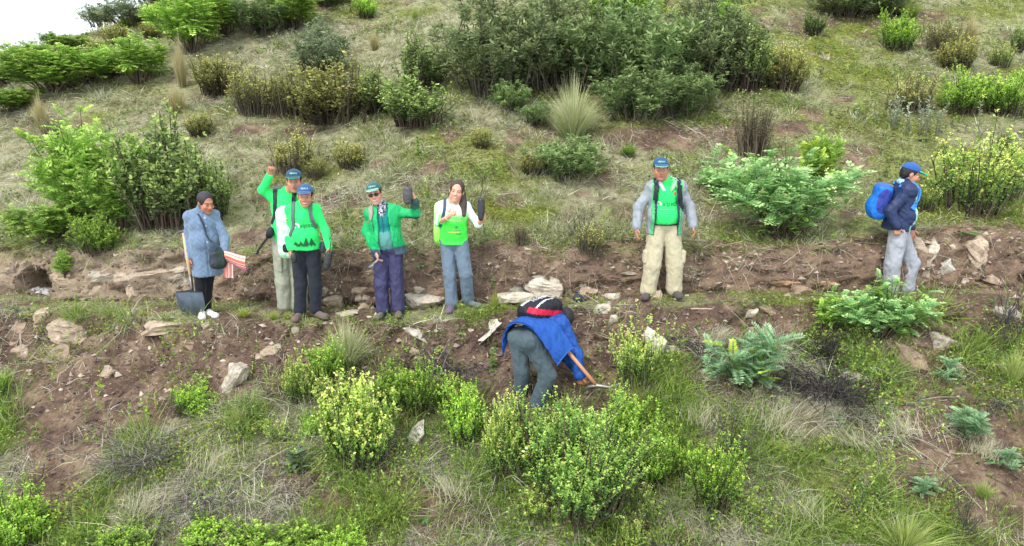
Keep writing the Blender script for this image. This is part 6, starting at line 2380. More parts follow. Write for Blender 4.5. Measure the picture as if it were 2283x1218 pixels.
# striped cloth
base = local(root, 512, 575, -0.16)
cl = put('striped_cloth', None, loc=Vector(base) + root.location, label='pink striped woven cloth tucked under the arm of the cardigan woman', cat='cloth')


def stripes(t):
    pal = np.array([lin(*c) for c in [(214, 92, 120), (238, 190, 180), (176, 60, 96), (244, 226, 214), (226, 120, 96), (120, 50, 80), (232, 150, 170), (250, 200, 120)]])
    return pal[(np.floor(t * 26).astype(int)) % len(pal)]


def sheet_grid(fn, nu, nv, thick=0.006):
    uu, vv = np.meshgrid(np.linspace(0, 1, nu), np.linspace(0, 1, nv), indexing='ij')
    pts = np.array([fn(a, b) for a, b in zip(uu.ravel(), vv.ravel())])
    i = (np.arange(nu - 1)[:, None] * nv + np.arange(nv - 1)[None, :])
    q = np.stack([i, i + nv, i + nv + 1, i + 1], -1).reshape(-1, 4)
    n = vnormals(pts, q)
    a, b = pts + n * thick / 2, pts - n * thick / 2
    m = len(pts)
    bd = [[i0 * nv, (i0 + 1) * nv] for i0 in range(nu - 1)] + [[(i0 + 1) * nv + nv - 1, i0 * nv + nv - 1] for i0 in range(nu - 1)]
    bd += [[j + 1, j] for j in range(nv - 1)] + [[(nu - 1) * nv + j, (nu - 1) * nv + j + 1] for j in range(nv - 1)]
    side = [(x[0], x[1], x[1] + m, x[0] + m) for x in bd]
    return np.concatenate([a, b]), np.concatenate([q, q[:, ::-1] + m, np.array(side)]), np.concatenate([uu.ravel()] * 2), np.concatenate([vv.ravel()] * 2)


v, q, uu, vv = sheet_grid(lambda a, b: V3(-0.05 + 0.25 * a, -0.03 - 0.03 * math.sin(math.pi * b) + 0.012 * math.sin(a * 6), 0.085 - 0.06 * a - (0.10 + 0.06 * a) * b), 16, 18, 0.03)
put('upper_fold', mk_mesh('upper_fold', v, quads=q, col=stripes(vv)), M_CLOTH, parent=cl)
v, q, uu, vv = sheet_grid(lambda a, b: V3(-0.07 + 0.11 * b - 0.02 * a, 0.0 + 0.012 * math.sin(b * 12), 0.0 - 0.24 * a), 16, 18, 0.014)
put('hanging_fold', mk_mesh('hanging_fold', v, quads=q, col=stripes(vv * 0.8)), M_CLOTH, parent=cl)
# shovel
tip = np.array(hit(431, 706)[0] - root.location)
ty_ = tip[1]
sh = put('shovel', None, loc=Vector(tip) + root.location, label='round point steel shovel with wooden handle standing beside the cardigan woman', cat='shovel')
hnd = np.asarray(J['wrR']) + V3(0.012, -0.06, -0.06) - tip
sock0 = local(root, 428, 646, ty_ + 0.05) - tip
sock1 = local(root, 424, 612, ty_ + 0.08) - tip
topp = local(root, 409, 520, -0.02) - tip
mb = MB(); mb.tube([sock1 * 0.4 + sock0 * 0.6, sock1, hnd, (hnd + topp) / 2, topp], 0.0175, lin(206, 172, 130), 10)
put('handle', mb.mesh('handle'), M_WOOD, parent=sh)
mb = MB(); mb.tube([sock0 + V3(0.002, 0, -0.05), sock0, sock1], [0.016, 0.021, 0.023], lin(120, 116, 112), 10)
put('socket', mb.mesh('socket'), M_STEEL, parent=sh)
mb = MB(); mb.tube([topp + V3(-0.055, 0, 0.01), topp + V3(0.055, 0, 0.03)], 0.017, lin(84, 70, 96), 8)
put('grip', mb.mesh('grip'), M_PLAIN, parent=sh)
ax_ = (sock0 + V3(0, 0, -0.02)); bl_len = np.linalg.norm(ax_)


def blade_fn(a, b):
    x = (b - 0.5) * 2
    y = a                                    # 0 shoulder, 1 point
    wdt = 0.165 * (1.0 if y < 0.4 else max(1 - ((y - 0.4) / 0.61) ** 2.4, 0.0) ** 0.6)
    wdt *= (0.96 + 0.04 * min(y / 0.15, 1))
    top = 0.325 + 0.018 * (1 - abs(x)) * (y < 0.01)
    z = top * (1 - y) + 0.0
    dish = -0.035 * (1 - x * x) * math.sin(math.pi * min(y * 0.8 + 0.2, 1)) + 0.02 * math.exp(-(x / 0.16) ** 2) * (1 - y)
    return V3(x * wdt, -dish * -1.0 - 0.03 * (1 - y), z)


v, q, uu, vv = sheet_grid(blade_fn, 18, 22, 0.005)
put('blade', mk_mesh('blade', v, quads=q, col=np.array(lin(96, 106, 118)) * (0.7 + 0.6 * fbm(v * 25, 3))[:, None] + (uu > 0.8)[:, None] * np.array(lin(90, 84, 76)) * 0.6), M_STEEL, parent=sh)

# ============ 2. man waving, behind
root = person_root(648, 692, 'man in neon green shirt and khaki trousers standing behind with one arm raised, thumb up')
J = pose(root, 1.76, 0.12, dict(elR=(586, 424, -0.05), wrR=(602, 391, -0.10), elL=(690, 500, 0.05), wrL=(686, 560, -0.05), knR=(632, 628, -0.03), anR=(637, 682, 0.0), knL=(668, 628, 0), anL=(668, 682, 0.02)),
         pel_px=(645, 540, 0.02), head_px=(656, 405, -0.02), head_yaw=0.1, head_pitch=0.0)
J['shR'] = J['shR'] + V3(0, 0, 0.02)
hR = hand_prims(J['wrR'], V3(0.22, -0.1, 1), V3(0.8, -0.4, 0), -1, 1.05, 1.25, thumb_dir=V3(0.25, -0.1, 1))
body, _, _ = build_body(J, SKIN_A, [hR, hand_at(J, 'L')], smile=0.0, jaw=1.08)
put('body', body, M_SKIN, parent=root)
part('trousers', trousers(J, 0.07, (0.102, 0.09, 0.088), 0.98, 0.010, 5), (150, 152, 132), M_CLOTH, root)
tv, tq = top_garment(J, 0.022, 0.02, -0.07, skirt=(0.192, 0.150), sleeve=(0.056, 0.049, 0.04), amp=0.007, seed=6, stop=(1, 0.92))
shirt = part('shirt', (tv, tq), NEON, M_CLOTH, root)
tb = bvh_of(tv, tq)
cap(J, root, (38, 70, 96), (38, 66, 92), (40, 150, 110))
short_hair(J, root)
shoe(J, 'R', (96, 84, 72), (60, 54, 50), root); shoe(J, 'L', (96, 84, 72), (60, 54, 50), root)
mb = MB(); w_ = J['wrR']; dd = unit((J['elR'] - J['wrR'])[None])[0]
mb.tube([w_ + dd * 0.012, w_ + dd * 0.034], 0.036, lin(30, 32, 36), 12)
put('wristband', mb.mesh('wristband'), M_PLAIN, parent=root)
cargo = solid([rbox(local(root, 626, 590, -0.09), (0.03, 0.05, 0.09), 0.02)], 0.01, 0.02, amp=0.004)
part('cargo_pocket', cargo, (146, 148, 128), M_CLOTH, root)
stp = [[(-0.115, 0.09, 0.46), (-0.105, 0.0, 0.505), (-0.10, -0.10, 0.40), (-0.11, -0.13, 0.28), (-0.15, -0.10, 0.14)], [(0.115, 0.09, 0.46), (0.105, 0.0, 0.505), (0.10, -0.10, 0.40), (0.11, -0.13, 0.28), (0.15, -0.10, 0.14)]]
e, b0, cc, RR_ = backpack(root, J, 'backpack', 'neon green covered backpack on the back of the waving man', (-0.06, 0.22, 0.28), (0.15, 0.10, 0.25), (60, 232, 120), tb, stp,
                          colfn=lambda hl: (lambda p: np.where((hl(p)[:, 2] > 0.19)[:, None], np.array(lin(70, 84, 80)), np.array(lin(70, 228, 118)))), strap_col=(34, 38, 40))
hang = [local(root, 607, 508, -0.12) - b0, local(root, 598, 530, -0.13) - b0, local(root, 582, 545, -0.13) - b0, local(root, 574, 568, -0.13) - b0]
mb = MB(); mb.tube([hang[0], (hang[0] + hang[1]) / 2, hang[1]], [0.03, 0.05, 0.035], lin(34, 36, 38), 8)
put('belt_pocket', mb.mesh('belt_pocket'), M_SHELL, parent=e)
v, q, uu, vv = sheet_grid(lambda a, b: hang[0] * (1 - a) + hang[3] * a + V3(0.03 * (b - 0.5) + 0.012 * math.sin(a * 6), 0.01 * math.sin(a * 5), 0), 12, 3, 0.006)
put('hanging_strap', mk_mesh('hanging_strap', v, quads=q, col=colour(v, (28, 30, 32))), M_SHELL, parent=e)

# ============ 3. man in front, neon shirt, black jeans
root = person_root(690, 706, 'smiling man in neon green long sleeved shirt and black jeans holding a seedling')
J = pose(root, 1.64, 0.10, dict(elR=(640, 520, 0.02), wrR=(648, 558, -0.08), elL=(726, 516, 0.0), wrL=(734, 552, -0.10), knR=(670, 635, -0.04), anR=(669, 692, -0.06), knL=(704, 635, -0.02), anL=(703, 690, -0.02)),
         pel_px=(682, 560, 0.0), head_px=(681, 438, -0.03), head_yaw=0.05, head_pitch=0.02, head_roll=0.03)
J['toeR'] = J['anR'] + V3(-0.01, -0.18, -0.06)
J['toeL'] = J['anL'] + V3(0.14, -0.12, -0.06)
body, _, _ = build_body(J, SKIN_A, [hand_at(J, 'R', tip=(0.05, -0.15, -1), curl=0.65), hand_at(J, 'L', tip=(0.06, -0.35, -0.9), curl=0.75)], smile=1.0)
put('body', body, M_SKIN, parent=root)
part('trousers', trousers(J, 0.06, (0.092, 0.074, 0.066), 0.98, 0.009, 7), (34, 38, 46), M_CLOTH, root)
tv, tq = top_garment(J, 0.020, 0.01, -0.055, skirt=(0.180, 0.142), sleeve=(0.053, 0.047, 0.04), amp=0.006, seed=9)
shirt = part('shirt', (tv, tq), NEON, M_CLOTH, root)
tb = bvh_of(tv, tq)
T = J['T']; X_, B_, U_ = dirs(J)
v2, t2 = text_arrays('alpaca', 0.075)
print_on('shirt_lettering', shirt, tb, v2, t2, T(0.068, 0, 0.245), X_, U_, (24, 60, 40))
v2, t2 = disc2(0.036, 18, 0.016, -0.6, 4.2)
print_on('shirt_emblem', shirt, tb, v2, t2, T(-0.062, 0, 0.24), X_, U_, (226, 246, 232))
v2, t2 = rect2(0.02, 0.028)
print_on('sleeve_badge', shirt, tb, v2, t2, T(-0.18, 0, 0.30), X_, U_, (190, 80, 80))
pk = [(-0.12, -0.035), (-0.09, 0.02), (-0.055, -0.005), (-0.03, 0.028), (0.0, 0.0), (0.035, 0.075), (0.06, 0.02), (0.09, 0.06), (0.125, -0.01), (0.125, -0.035)]
rng_m = np.random.default_rng(4)
for k in range(len(pk) - 3):
    a, b, c = pk[k], pk[k + 1], pk[k + 2]
    tri = np.array([(a[0], -0.03), (b[0], b[1]), (c[0], -0.03)])
    if k % 2 == 0:
        print_on('mountain_print', shirt, tb, tri, np.array([(0, 2, 1)]), T(0.01, 0, 0.045), X_, U_, (26, 92, 54))
for k in range(16):
    cx_ = -0.11 + 0.23 * rng_m.random()
    v2, t2 = poly2([(cx_, -0.035 + 0.02 * rng_m.random()), (cx_ + 0.02, -0.03), (cx_ + 0.012, 0.012 * rng_m.random())])
    print_on('mountain_print', shirt, tb, v2, t2, T(0.01, 0, 0.028), X_, U_, (26, 104, 58))
cap(J, root, (52, 84, 124), (54, 86, 128), (90, 120, 150), (170, 200, 230))
short_hair(J, root)
shoe(J, 'R', (112, 92, 86), (70, 60, 56), root); shoe(J, 'L', (104, 92, 84), (70, 62, 58), root)
belt = solid([econe(T(0, 0, 0.0), T(0, 0, 0.035), (0.17, 0.13), (0.165, 0.125), J['Rt'])], 0.009, 0.01, cuts=[(U_, float(U_ @ T(0, 0, -0.062))), (-U_, -float(U_ @ T(0, 0, -0.045)))])
stp = [[(-0.11, 0.09, 0.46), (-0.10, 0.0, 0.50), (-0.095, -0.10, 0.40), (-0.10, -0.13, 0.26), (-0.14, -0.10, 0.12)], [(0.11, 0.09, 0.46), (0.10, 0.0, 0.50), (0.10, -0.10, 0.40), (0.12, -0.12, 0.30), (0.155, -0.06, 0.2)]]


def cover_col(hl):
    def f(p):
        h = hl(p)
        w = np.clip(0.5 + 0.5 * np.sin(h[:, 2] * 60 + h[:, 0] * 20), 0, 1)[:, None]
        return np.array(lin(214, 240, 216)) * (1 - w * 0.5) + np.array(lin(120, 236, 150)) * w * 0.5
    return f


e, b0, cc, RR_ = backpack(root, J, 'backpack', 'whitish green rain covered backpack on the front man in black jeans', (-0.215, 0.10, 0.13), (0.115, 0.12, 0.31), None, tb, stp, colfn=cover_col, strap_col=(90, 98, 102), strap_w=0.04)
pouch = solid([rbox(local(root, 640, 553, -0.02) - b0, (0.05, 0.04, 0.055), 0.03)], 0.009, 0.02, amp=0.005)
part('belt_pocket', pouch, (34, 40, 46), M_SHELL, e)
pouch = solid([rbox(local(root, 718, 552, 0.02) - b0, (0.05, 0.05, 0.06), 0.03)], 0.009, 0.02, amp=0.005)
part('belt_pocket', pouch, (58, 66, 74), M_SHELL, e)
sapling(root, local(root, 727, 596, -0.20), V3(0.16, 0.02, 0.6), (0.075, 0.16), 'bare seedling in a dark bag in the left hand of the man in black jeans', 0.30, 3, 3)
sapling(root, local(root, 655, 582, -0.19), V3(0, 0.1, 1), (0.055, 0.07), 'small dark lump held in the right hand of the man in black jeans', 0, 0, 5, name='soil_plug')

# ============ 4. woman in the green jacket
root = person_root(868, 702, 'smiling woman in green jacket, cap and sunglasses holding up a seedling bag')
J = pose(root, 1.57, -0.02, dict(elR=(817, 516, 0.02), wrR=(838, 560, -0.10), elL=(926, 478, -0.04), wrL=(925, 448, -0.12), knR=(850, 635, -0.03), anR=(854, 690, -0.02), knL=(884, 632, 0.0), anL=(888, 687, 0.0)),
         pel_px=(866, 570, 0.0), tilt=(0, -0.10), head_px=(836, 433, -0.03), head_yaw=0.05, head_pitch=0.0, head_roll=-0.1)
body, _, _ = build_body(J, SKIN_C, [hand_at(J, 'R', tip=(0.25, -0.25, -1), curl=0.5), hand_prims(J['wrL'], V3(-0.25, -0.1, 1), V3(-1, -0.2, 0), -1, 1.0, 0.85)], smile=1.0)
put('body', body, M_SKIN, parent=root)
part('trousers', trousers(J, 0.06, (0.094, 0.086, 0.084), 0.99, 0.010, 11, freq=8), (62, 60, 92), M_SHELL, root)
tf4 = tfun(J)
part('fleece', top_garment(J, 0.016, 0.01, -0.03, arms='', amp=0.004, seed=12), lambda p: seg(tf4(p)[:, 2], [(-0.1, (84, 140, 132)), (0.20, (84, 142, 134)), (0.205, (22, 120, 118)), (0.5, (18, 112, 112))]), M_CLOTH, root)


def jacket4(p):
    t = tf4(p)
    g, d = np.array(lin(28, 166, 96)), np.array(lin(66, 84, 100))
    c = np.tile(g, (len(p), 1))
    c[t[:, 2] < -0.0] = d
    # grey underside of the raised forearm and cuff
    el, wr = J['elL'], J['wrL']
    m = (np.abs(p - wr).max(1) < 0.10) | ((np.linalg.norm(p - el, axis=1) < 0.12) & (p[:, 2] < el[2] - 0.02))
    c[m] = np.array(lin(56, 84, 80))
    return c


jv, jq = top_garment(J, 0.048, 0.01, -0.11, skirt=(0.215, 0.165), sleeve=(0.062, 0.058, 0.052), amp=0.008, seed=13, hollow=0.026, opening=(0.015, 0.085, 0.06), stop=(0.95, 0.96))
jk = part('jacket', (jv, jq), jacket4, M_SHELL, root)
jb = bvh_of(jv, jq)
T = J['T']; X_, B_, U_ = dirs(J)
v2, t2 = rect2(0.012, 0.10)
print_on('chest_zip', jk, jb, v2, t2, T(-0.12, 0, 0.27), X_ * 0.97 + U_ * 0.2, U_, (60, 70, 74))
v2, t2 = poly2([(-0.03, 0), (0.0, -0.008), (0.03, 0.012), (0, 0.006)])
print_on('sleeve_mark', jk, jb, v2, t2, T(-0.185, 0, 0.33), X_, U_, (200, 90, 80))
mb = MB(); mb.tube([T(0.0, -0.135, -0.03), T(0, -0.14, 0.15), T(0, -0.135, 0.40)], 0.004, lin(20, 70, 90), 5)
put('zip', mb.mesh('zip'), M_PLAIN, parent=root)
hood = solid([cone(J['neck'] + V3(-0.07, -0.02, -0.01), J['neck'] + V3(0.07, 0.02, 0.0), 0.05, 0.05), ell(J['neck'] + V3(0, 0.09, -0.02), (0.12, 0.05, 0.07))], 0.0095, 0.03, amp=0.01, subs=[cone(J['neck'] + V3(0, -0.04, -0.1), J['head'], 0.06, 0.06)])
part('hood', hood, (30, 150, 88), M_SHELL, root)
sc = solid([cone(J['neck'] + V3(0, -0.01, -0.005), J['neck'] + 0.3 * (J['head'] - J['neck']), 0.074, 0.066), ell(T(0.0, -0.09, 0.42), (0.04, 0.03, 0.045))], 0.008, 0.02, amp=0.008, freq=14)
part('scarf', sc, lambda p: np.where((fbm(p * 70, 2) > 0.5)[:, None], np.array(lin(196, 196, 200)), np.array(lin(66, 70, 84))), M_CLOTH, root)
cap(J, root, (46, 92, 92), (120, 160, 140), (140, 190, 160), (170, 210, 190))
short_hair(J, root, (38, 28, 26))
c_, R_, s_ = J['head'], J['Rh'], J['hs']
A_ = lambda x, y, z: c_ + R_ @ (V3(x, y, z) * s_)
gl = solid([ell(A_(sg * 0.032, -0.092, 0.002), (0.0265, 0.009, 0.021), R_) for sg in (-1, 1)] + [cone(A_(-0.015, -0.097, 0.008), A_(0.015, -0.097, 0.008), 0.004, 0.004)] +
           [cone(A_(sg * 0.055, -0.088, 0.008), A_(sg * 0.078, 0.0, 0.006), 0.0045, 0.0045) for sg in (-1, 1)], 0.0045, 0.004)
part('sunglasses', gl, (34, 18, 26), M_GLOSS, root)
shoe(J, 'R', (104, 96, 88), (70, 66, 62), root); shoe(J, 'L', (104, 92, 82), (70, 62, 56), root)
stp = [[(-0.13, 0.12, 0.46), (-0.125, 0.0, 0.52), (-0.13, -0.12, 0.44), (-0.155, -0.13, 0.36)]]
backpack(root, J, 'backpack', 'pale green covered backpack behind the woman in the green jacket', (-0.10, 0.22, 0.20), (0.155, 0.09, 0.25), (176, 236, 190), jb, stp, strap_col=(150, 140, 130), strap_w=0.05)
sapling(root, J['wrL'] + V3(-0.075, -0.075, 0.01), V3(0.1, 0, 1), (0.095, 0.13), 'dark seedling bag held up by the woman in the green jacket', 0.06, 0, 7, bag=(74, 72, 74))
mbm = put('trowel', None, loc=Vector(local(root, 834, 590, -0.17)) + root.location, label='small grey hand tool in the lowered hand of the green jacket woman', cat='tool')
mb = MB(); mb.tube([(0.06, 0.0, 0.07), (0.02, 0, 0.03), (-0.01, 0, 0.01)], [0.012, 0.012, 0.01], lin(150, 140, 130), 8)
put('handle', mb.mesh('handle'), M_WOOD, parent=mbm)
v, q, uu, vv = sheet_grid(lambda a, b: V3(-0.01 - 0.06 * a + 0.025 * (b - 0.5), 0.01 * math.sin(b * 3.1), 0.01 - 0.05 * a - 0.03 * (b - 0.5) * (1 - a * a)), 8, 6, 0.004)
put('blade', mk_mesh('blade', v, quads=q, col=colour(v, (150, 150, 150))), M_STEEL, parent=mbm)

# ============ 5. woman in the white and green shirt
root = person_root(1024, 686, 'long haired woman in white to green shirt with tan neck warmer holding a potted sapling')
J = pose(root, 1.60, -0.05, dict(elR=(977, 498, -0.02), wrR=(1000, 484, -0.22), elL=(1066, 500, -0.06), wrL=(1077, 487, -0.20), knR=(1002, 612, -0.05), anR=(1007, 675, -0.05), knL=(1038, 612, -0.05), anL=(1043, 668, 0.06)),
         pel_px=(1012, 558, 0.0), tilt=(0, 0.04), head_px=(1018, 427, -0.03), head_yaw=0.06, head_pitch=-0.02, head_roll=0.16)
J['toeR'] = J['anR'] + V3(-0.02, -0.18, -0.06)
J['toeL'] = J['anL'] + V3(0.13, -0.12, -0.05)
body, _, _ = build_body(J, (204, 148, 124), [hand_prims(J['wrR'], V3(0.6, -0.35, 0.7), V3(0.5, 0.4, -0.5), 1, 1.0, 1.2, thumb_dir=V3(0.05, -0.2, 1)),
                                              hand_prims(J['wrL'], V3(0.12, -0.25, 1), V3(-1, -0.1, 0.1), -1, 1.0, 0.8)], smile=1.0)
put('body', body, M_SKIN, parent=root)
part('trousers', trousers(J, 0.05, (0.094, 0.082, 0.074), 0.98, 0.009, 15), (104, 120, 134), M_CLOTH, root)
for sd in 'RL':
    k_, a_ = J['kn' + sd], J['an' + sd]
    cc_ = k_ + (a_ - k_) * 0.02
    dv = unit((a_ - k_)[None])[0]
    zp = solid([cone(cc_, cc_ + dv * 0.004, 0.086, 0.086)], 0.006, 0.004, cuts=[(-dv, -float(dv @ (cc_ + dv * 0.006))), (dv, float(dv @ (cc_ - dv * 0.004)))])
    part('knee_zip', zp, (84, 98, 112), M_CLOTH, root)
tf5 = tfun(J)


def shirt5(p):
    t = tf5(p)
    z = t[:, 2] + 0.05 * (fbm(p * np.array([3, 3, 14]), 3) - 0.5) + 0.06 * np.clip(np.abs(t[:, 0]) - 0.1, 0, 1)
    return seg(z, [(-0.1, (84, 240, 90)), (0.20, (60, 236, 60)), (0.30, (150, 244, 140)), (0.36, (226, 240, 222)), (0.6, (232, 240, 228))])


tv, tq = top_garment(J, 0.018, 0.012, -0.06, skirt=(0.176, 0.140), sleeve=(0.052, 0.046, 0.044), amp=0.006, seed=16, stop=(0.12, 0.25))


def shirt5s(p):
    c = shirt5(p)
    t = tf5(p)
    m = np.abs(t[:, 0]) > 0.19
    c[m] = np.array(lin(216, 240, 232))
    return c


shirt = part('shirt', (tv, tq), shirt5s, M_CLOTH, root)
tb = bvh_of(tv, tq)
T = J['T']; X_, B_, U_ = dirs(J)
for cx_, cz_, w_, h_, col_ in [(0.06, 0.14, 0.10, 0.012, (90, 150, 90)), (0.02, 0.115, 0.13, 0.008, (210, 180, 90)), (0.08, 0.095, 0.06, 0.012, (60, 120, 80)), (0.05, 0.175, 0.03, 0.03, (70, 130, 90))]:
    v2, t2 = rect2(w_, h_)
    print_on('shirt_print', shirt, tb, v2, t2, T(cx_, 0, cz_), X_, U_, col_)
for k in range(8):
    v2, t2 = poly2([(0, 0), (0.012, 0), (0.006, 0.03)])
    print_on('shirt_print', shirt, tb, v2, t2, T(-0.02 + 0.018 * k, 0, 0.245), X_, U_, (200, 214, 150))
v2, t2 = rect2(0.018, 0.018)
print_on('shirt_badge', shirt, tb, v2, t2, T(-0.05, 0, 0.36), X_, U_, (180, 80, 80))
nk = solid([cone(J['neck'] + V3(0, -0.005, -0.01), J['neck'] + 0.38 * (J['head'] - J['neck']), 0.088, 0.074)], 0.008, 0.02, amp=0.007, freq=12)
part('neck_warmer', nk, (190, 156, 128), M_CLOTH, root)
c_, R_, s_ = J['head'], J['Rh'], J['hs']
A_ = lambda x, y, z: c_ + R_ @ (V3(x, y, z) * s_)
hv = solid([ell(A_(0, 0.02, 0.035), (0.081 * s_, 0.101 * s_, 0.092 * s_), R_), cone(A_(0.05, 0.07, -0.02), T(0.11, -0.02, 0.44), 0.055, 0.05), cone(T(0.11, -0.02, 0.44), T(0.135, -0.10, 0.32), 0.05, 0.022), cone(A_(-0.05, 0.06, -0.02), T(-0.05, 0.09, 0.42), 0.045, 0.03),
            ], 0.0095, 0.03, subs=[ell(A_(0, -0.098, -0.008), (0.070 * s_, 0.080 * s_, 0.108 * s_), R_)], amp=0.003, freq=30)
part('hair', hv, (62, 44, 36), M_HAIR, root)
shoe(J, 'R', (112, 92, 120), (96, 92, 90), root); shoe(J, 'L', (104, 112, 108), (96, 96, 90), root)
mb = MB(); w_ = J['wrR']; dd = unit((J['elR'] - J['wrR'])[None])[0]
mb.tube([w_ + dd * 0.02, w_ + dd * 0.028], 0.034, lin(230, 220, 200), 12)
put('bracelet', mb.mesh('bracelet'), M_PLAIN, parent=root)
stp = [[(-0.125, 0.10, 0.45), (-0.115, 0.0, 0.50), (-0.11, -0.09, 0.42), (-0.125, -0.12, 0.32), (-0.16, -0.08, 0.18)]]


def cov5(hl):
    return lambda p: seg(hl(p)[:, 2] + 0.1 * (fbm(p * 9, 2) - 0.5), [(-0.3, (150, 240, 70)), (0.0, (190, 244, 130)), (0.25, (206, 246, 190))])


backpack(root, J, 'backpack', 'yellow green covered backpack on the woman in the white to green shirt', (-0.13, 0.17, 0.16), (0.14, 0.10, 0.27), None, tb, stp, colfn=cov5, strap_col=(60, 74, 96), strap_w=0.035)
sapling(root, local(root, 1072, 486, -0.30), V3(0.03, 0.02, 1), (0.075, 0.20), 'thin sapling in a black grow bag held up by the long haired woman', 0.32, 12, 9)

# ============ 6. man with the open grey jacket and beige trousers
root = person_root(1474, 661, 'older man in open grey jacket, neon green shirt and beige trousers facing the camera')
J = pose(root, 1.71, -0.05, dict(elR=(1424, 462, 0.03), wrR=(1420, 508, -0.06), elL=(1537, 460, 0.03), wrL=(1545, 503, -0.06), knR=(1455, 590, -0.03), anR=(1445, 646, 0.0), knL=(1504, 590, -0.02), anL=(1503, 643, 0.0)),
         pel_px=(1480, 525, 0.0), head_px=(1473, 378, -0.04), head_yaw=-0.08, head_pitch=0.06)
J['toeR'] = J['anR'] + V3(-0.07, -0.17, -0.06)
body, _, _ = build_body(J, (168, 116, 92), [hand_at(J, 'R', curl=0.35), hand_at(J, 'L', curl=0.4)], smile=0.2, jaw=1.1, belly=0.02)
put('body', body, M_SKIN, parent=root)
part('trousers', trousers(J, 0.05, (0.108, 0.098, 0.09), 0.985, 0.010, 18), (184, 174, 144), M_CLOTH, root)
for sg, px_ in ((-1, 1439), (1, 1522)):
    pk_ = solid([rbox(local(root, px_, 572, -0.04), (0.03, 0.055, 0.085), 0.025)], 0.01, 0.02, amp=0.005)
    part('cargo_pocket', pk_, (180, 170, 140), M_CLOTH, root)
tv, tq = top_garment(J, 0.018, 0.03, 0.005, arms='', amp=0.007, seed=19)
shirt = part('shirt', (tv, tq), NEON, M_CLOTH, root)
tb = bvh_of(tv, tq)
T = J['T']; X_, B_, U_ = dirs(J)
belt = solid([econe(T(0, -0.012, 0.0), T(0, -0.012, 0.04), (0.178, 0.142), (0.178, 0.142), J['Rt'])], 0.009, 0.01, cuts=[(U_, float(U_ @ T(0, 0, -0.012))), (-U_, -float(U_ @ T(0, 0, 0.016)))])
part('belt', belt, (40, 40, 38), M_PLAIN, root)
v2, t2 = text_arrays('alpac', 0.082)
print_on('shirt_lettering', shirt, tb, v2, t2, T(0.02, 0, 0.245), X_, U_, (22, 60, 34))
v2, t2 = disc2(0.032, 18, 0.014, -0.6, 4.2)
print_on('shirt_emblem', shirt, tb, v2, t2, T(-0.095, 0, 0.24), X_, U_, (220, 246, 228))
v2, t2 = rect2(0.026, 0.034)
print_on('shirt_badge', shirt, tb, v2, t2, T(0.085, 0, 0.36), X_, U_, (200, 60, 60))
v2, t2 = rect2(0.17, 0.008)
print_on('shirt_line', shirt, tb, v2, t2, T(0.0, 0, 0.185), X_, U_, (120, 220, 90))
tf6 = tfun(J)


def jacket6(p):
    t = tf6(p)
    c = np.tile(np.array(lin(142, 148, 153)), (len(p), 1))
    fr = (t[:, 1] < 0.02) & (t[:, 2] < 0.5)
    ax = np.abs(t[:, 0] + 0.0)
    c[fr & (ax < 0.178) & (ax > 0.142)] = np.array(lin(84, 176, 110))
    c[fr & (ax <= 0.142)] = np.array(lin(42, 50, 72))
    m = (t[:, 2] > 0.42) & (ax < 0.10)
    c[m & (t[:, 0] > 0.02)] = np.array(lin(130, 214, 140))
    return c


jv, jq = top_garment(J, 0.054, 0.025, -0.13, skirt=(0.225, 0.175), sleeve=(0.066, 0.062, 0.054), amp=0.009, seed=21, hollow=0.034, opening=(0.0, 0.13, 0.10), stop=(1.0, 0.95))
part('jacket', (jv, jq), jacket6, M_SHELL, root)
jb = bvh_of(jv, jq)
col6 = solid([cone(T(sg * 0.085, -0.05, 0.47), T(sg * 0.045, -0.10, 0.40), 0.03, 0.022) for sg in (-1, 1)] + [cone(T(-0.08, 0.02, 0.49), T(-0.02, 0.09, 0.50), 0.035, 0.04), cone(T(0.08, 0.02, 0.49), T(0.02, 0.09, 0.50), 0.035, 0.04)], 0.009, 0.02, amp=0.006)
part('collar', col6, lambda p: np.where((tf6(p)[:, 0] > 0.0)[:, None], np.array(lin(140, 218, 146)), np.array(lin(190, 204, 206))), M_SHELL, root)
cap(J, root, (44, 76, 116), (46, 80, 122), (120, 200, 150))
short_hair(J, root, (46, 44, 44))
shoe(J, 'R', (82, 74, 72), (58, 54, 54), root); shoe(J, 'L', (82, 74, 72), (58, 54, 54), root)
stp = [[(-0.14, 0.12, 0.45), (-0.135, 0.0, 0.52), (-0.135, -0.12, 0.42), (-0.16, -0.14, 0.28)], [(0.14, 0.12, 0.45), (0.135, 0.0, 0.52), (0.14, -0.12, 0.42), (0.165, -0.14, 0.28), (0.19, -0.08, 0.12)]]
backpack(root, J, 'backpack', 'dark backpack on the man in the open grey jacket, only its straps showing', (0.0, 0.235, 0.26), (0.15, 0.09, 0.22), (46, 52, 62), jb, stp, strap_col=(34, 36, 42), strap_w=0.05)

# ============ 7. man walking to the right
root = person_root(2003, 652, 'man in navy jacket and light grey trousers walking to the right with head bowed')
J = pose(root, 1.68, 1.32, dict(elR=(1984, 470, -0.16), wrR=(2000, 506, -0.20), elL=(2022, 470, 0.16), wrL=(2030, 510, 0.12), knR=(1990, 590, -0.09), anR=(1985, 645, -0.08), knL=(2032, 588, 0.08), anL=(2020, 642, 0.08)),
         pel_px=(1998, 530, 0.0), tilt=(0.10, 0), head_px=(2029, 389, 0.0), head_yaw=0.10, head_pitch=0.22)
body, _, _ = build_body(J, SKIN_A, [hand_at(J, 'R', tip=(0.15, -0.1, -1), palm=V3(0.1, 1, 0), curl=1.0), hand_at(J, 'L', curl=0.5)], smile=0.0, jaw=1.08, belly=0.02)
put('body', body, M_SKIN, parent=root)
part('trousers', trousers(J, 0.05, (0.108, 0.096, 0.09), 0.98, 0.010, 25), (158, 160, 166), M_SHELL, root)
tf7 = tfun(J)
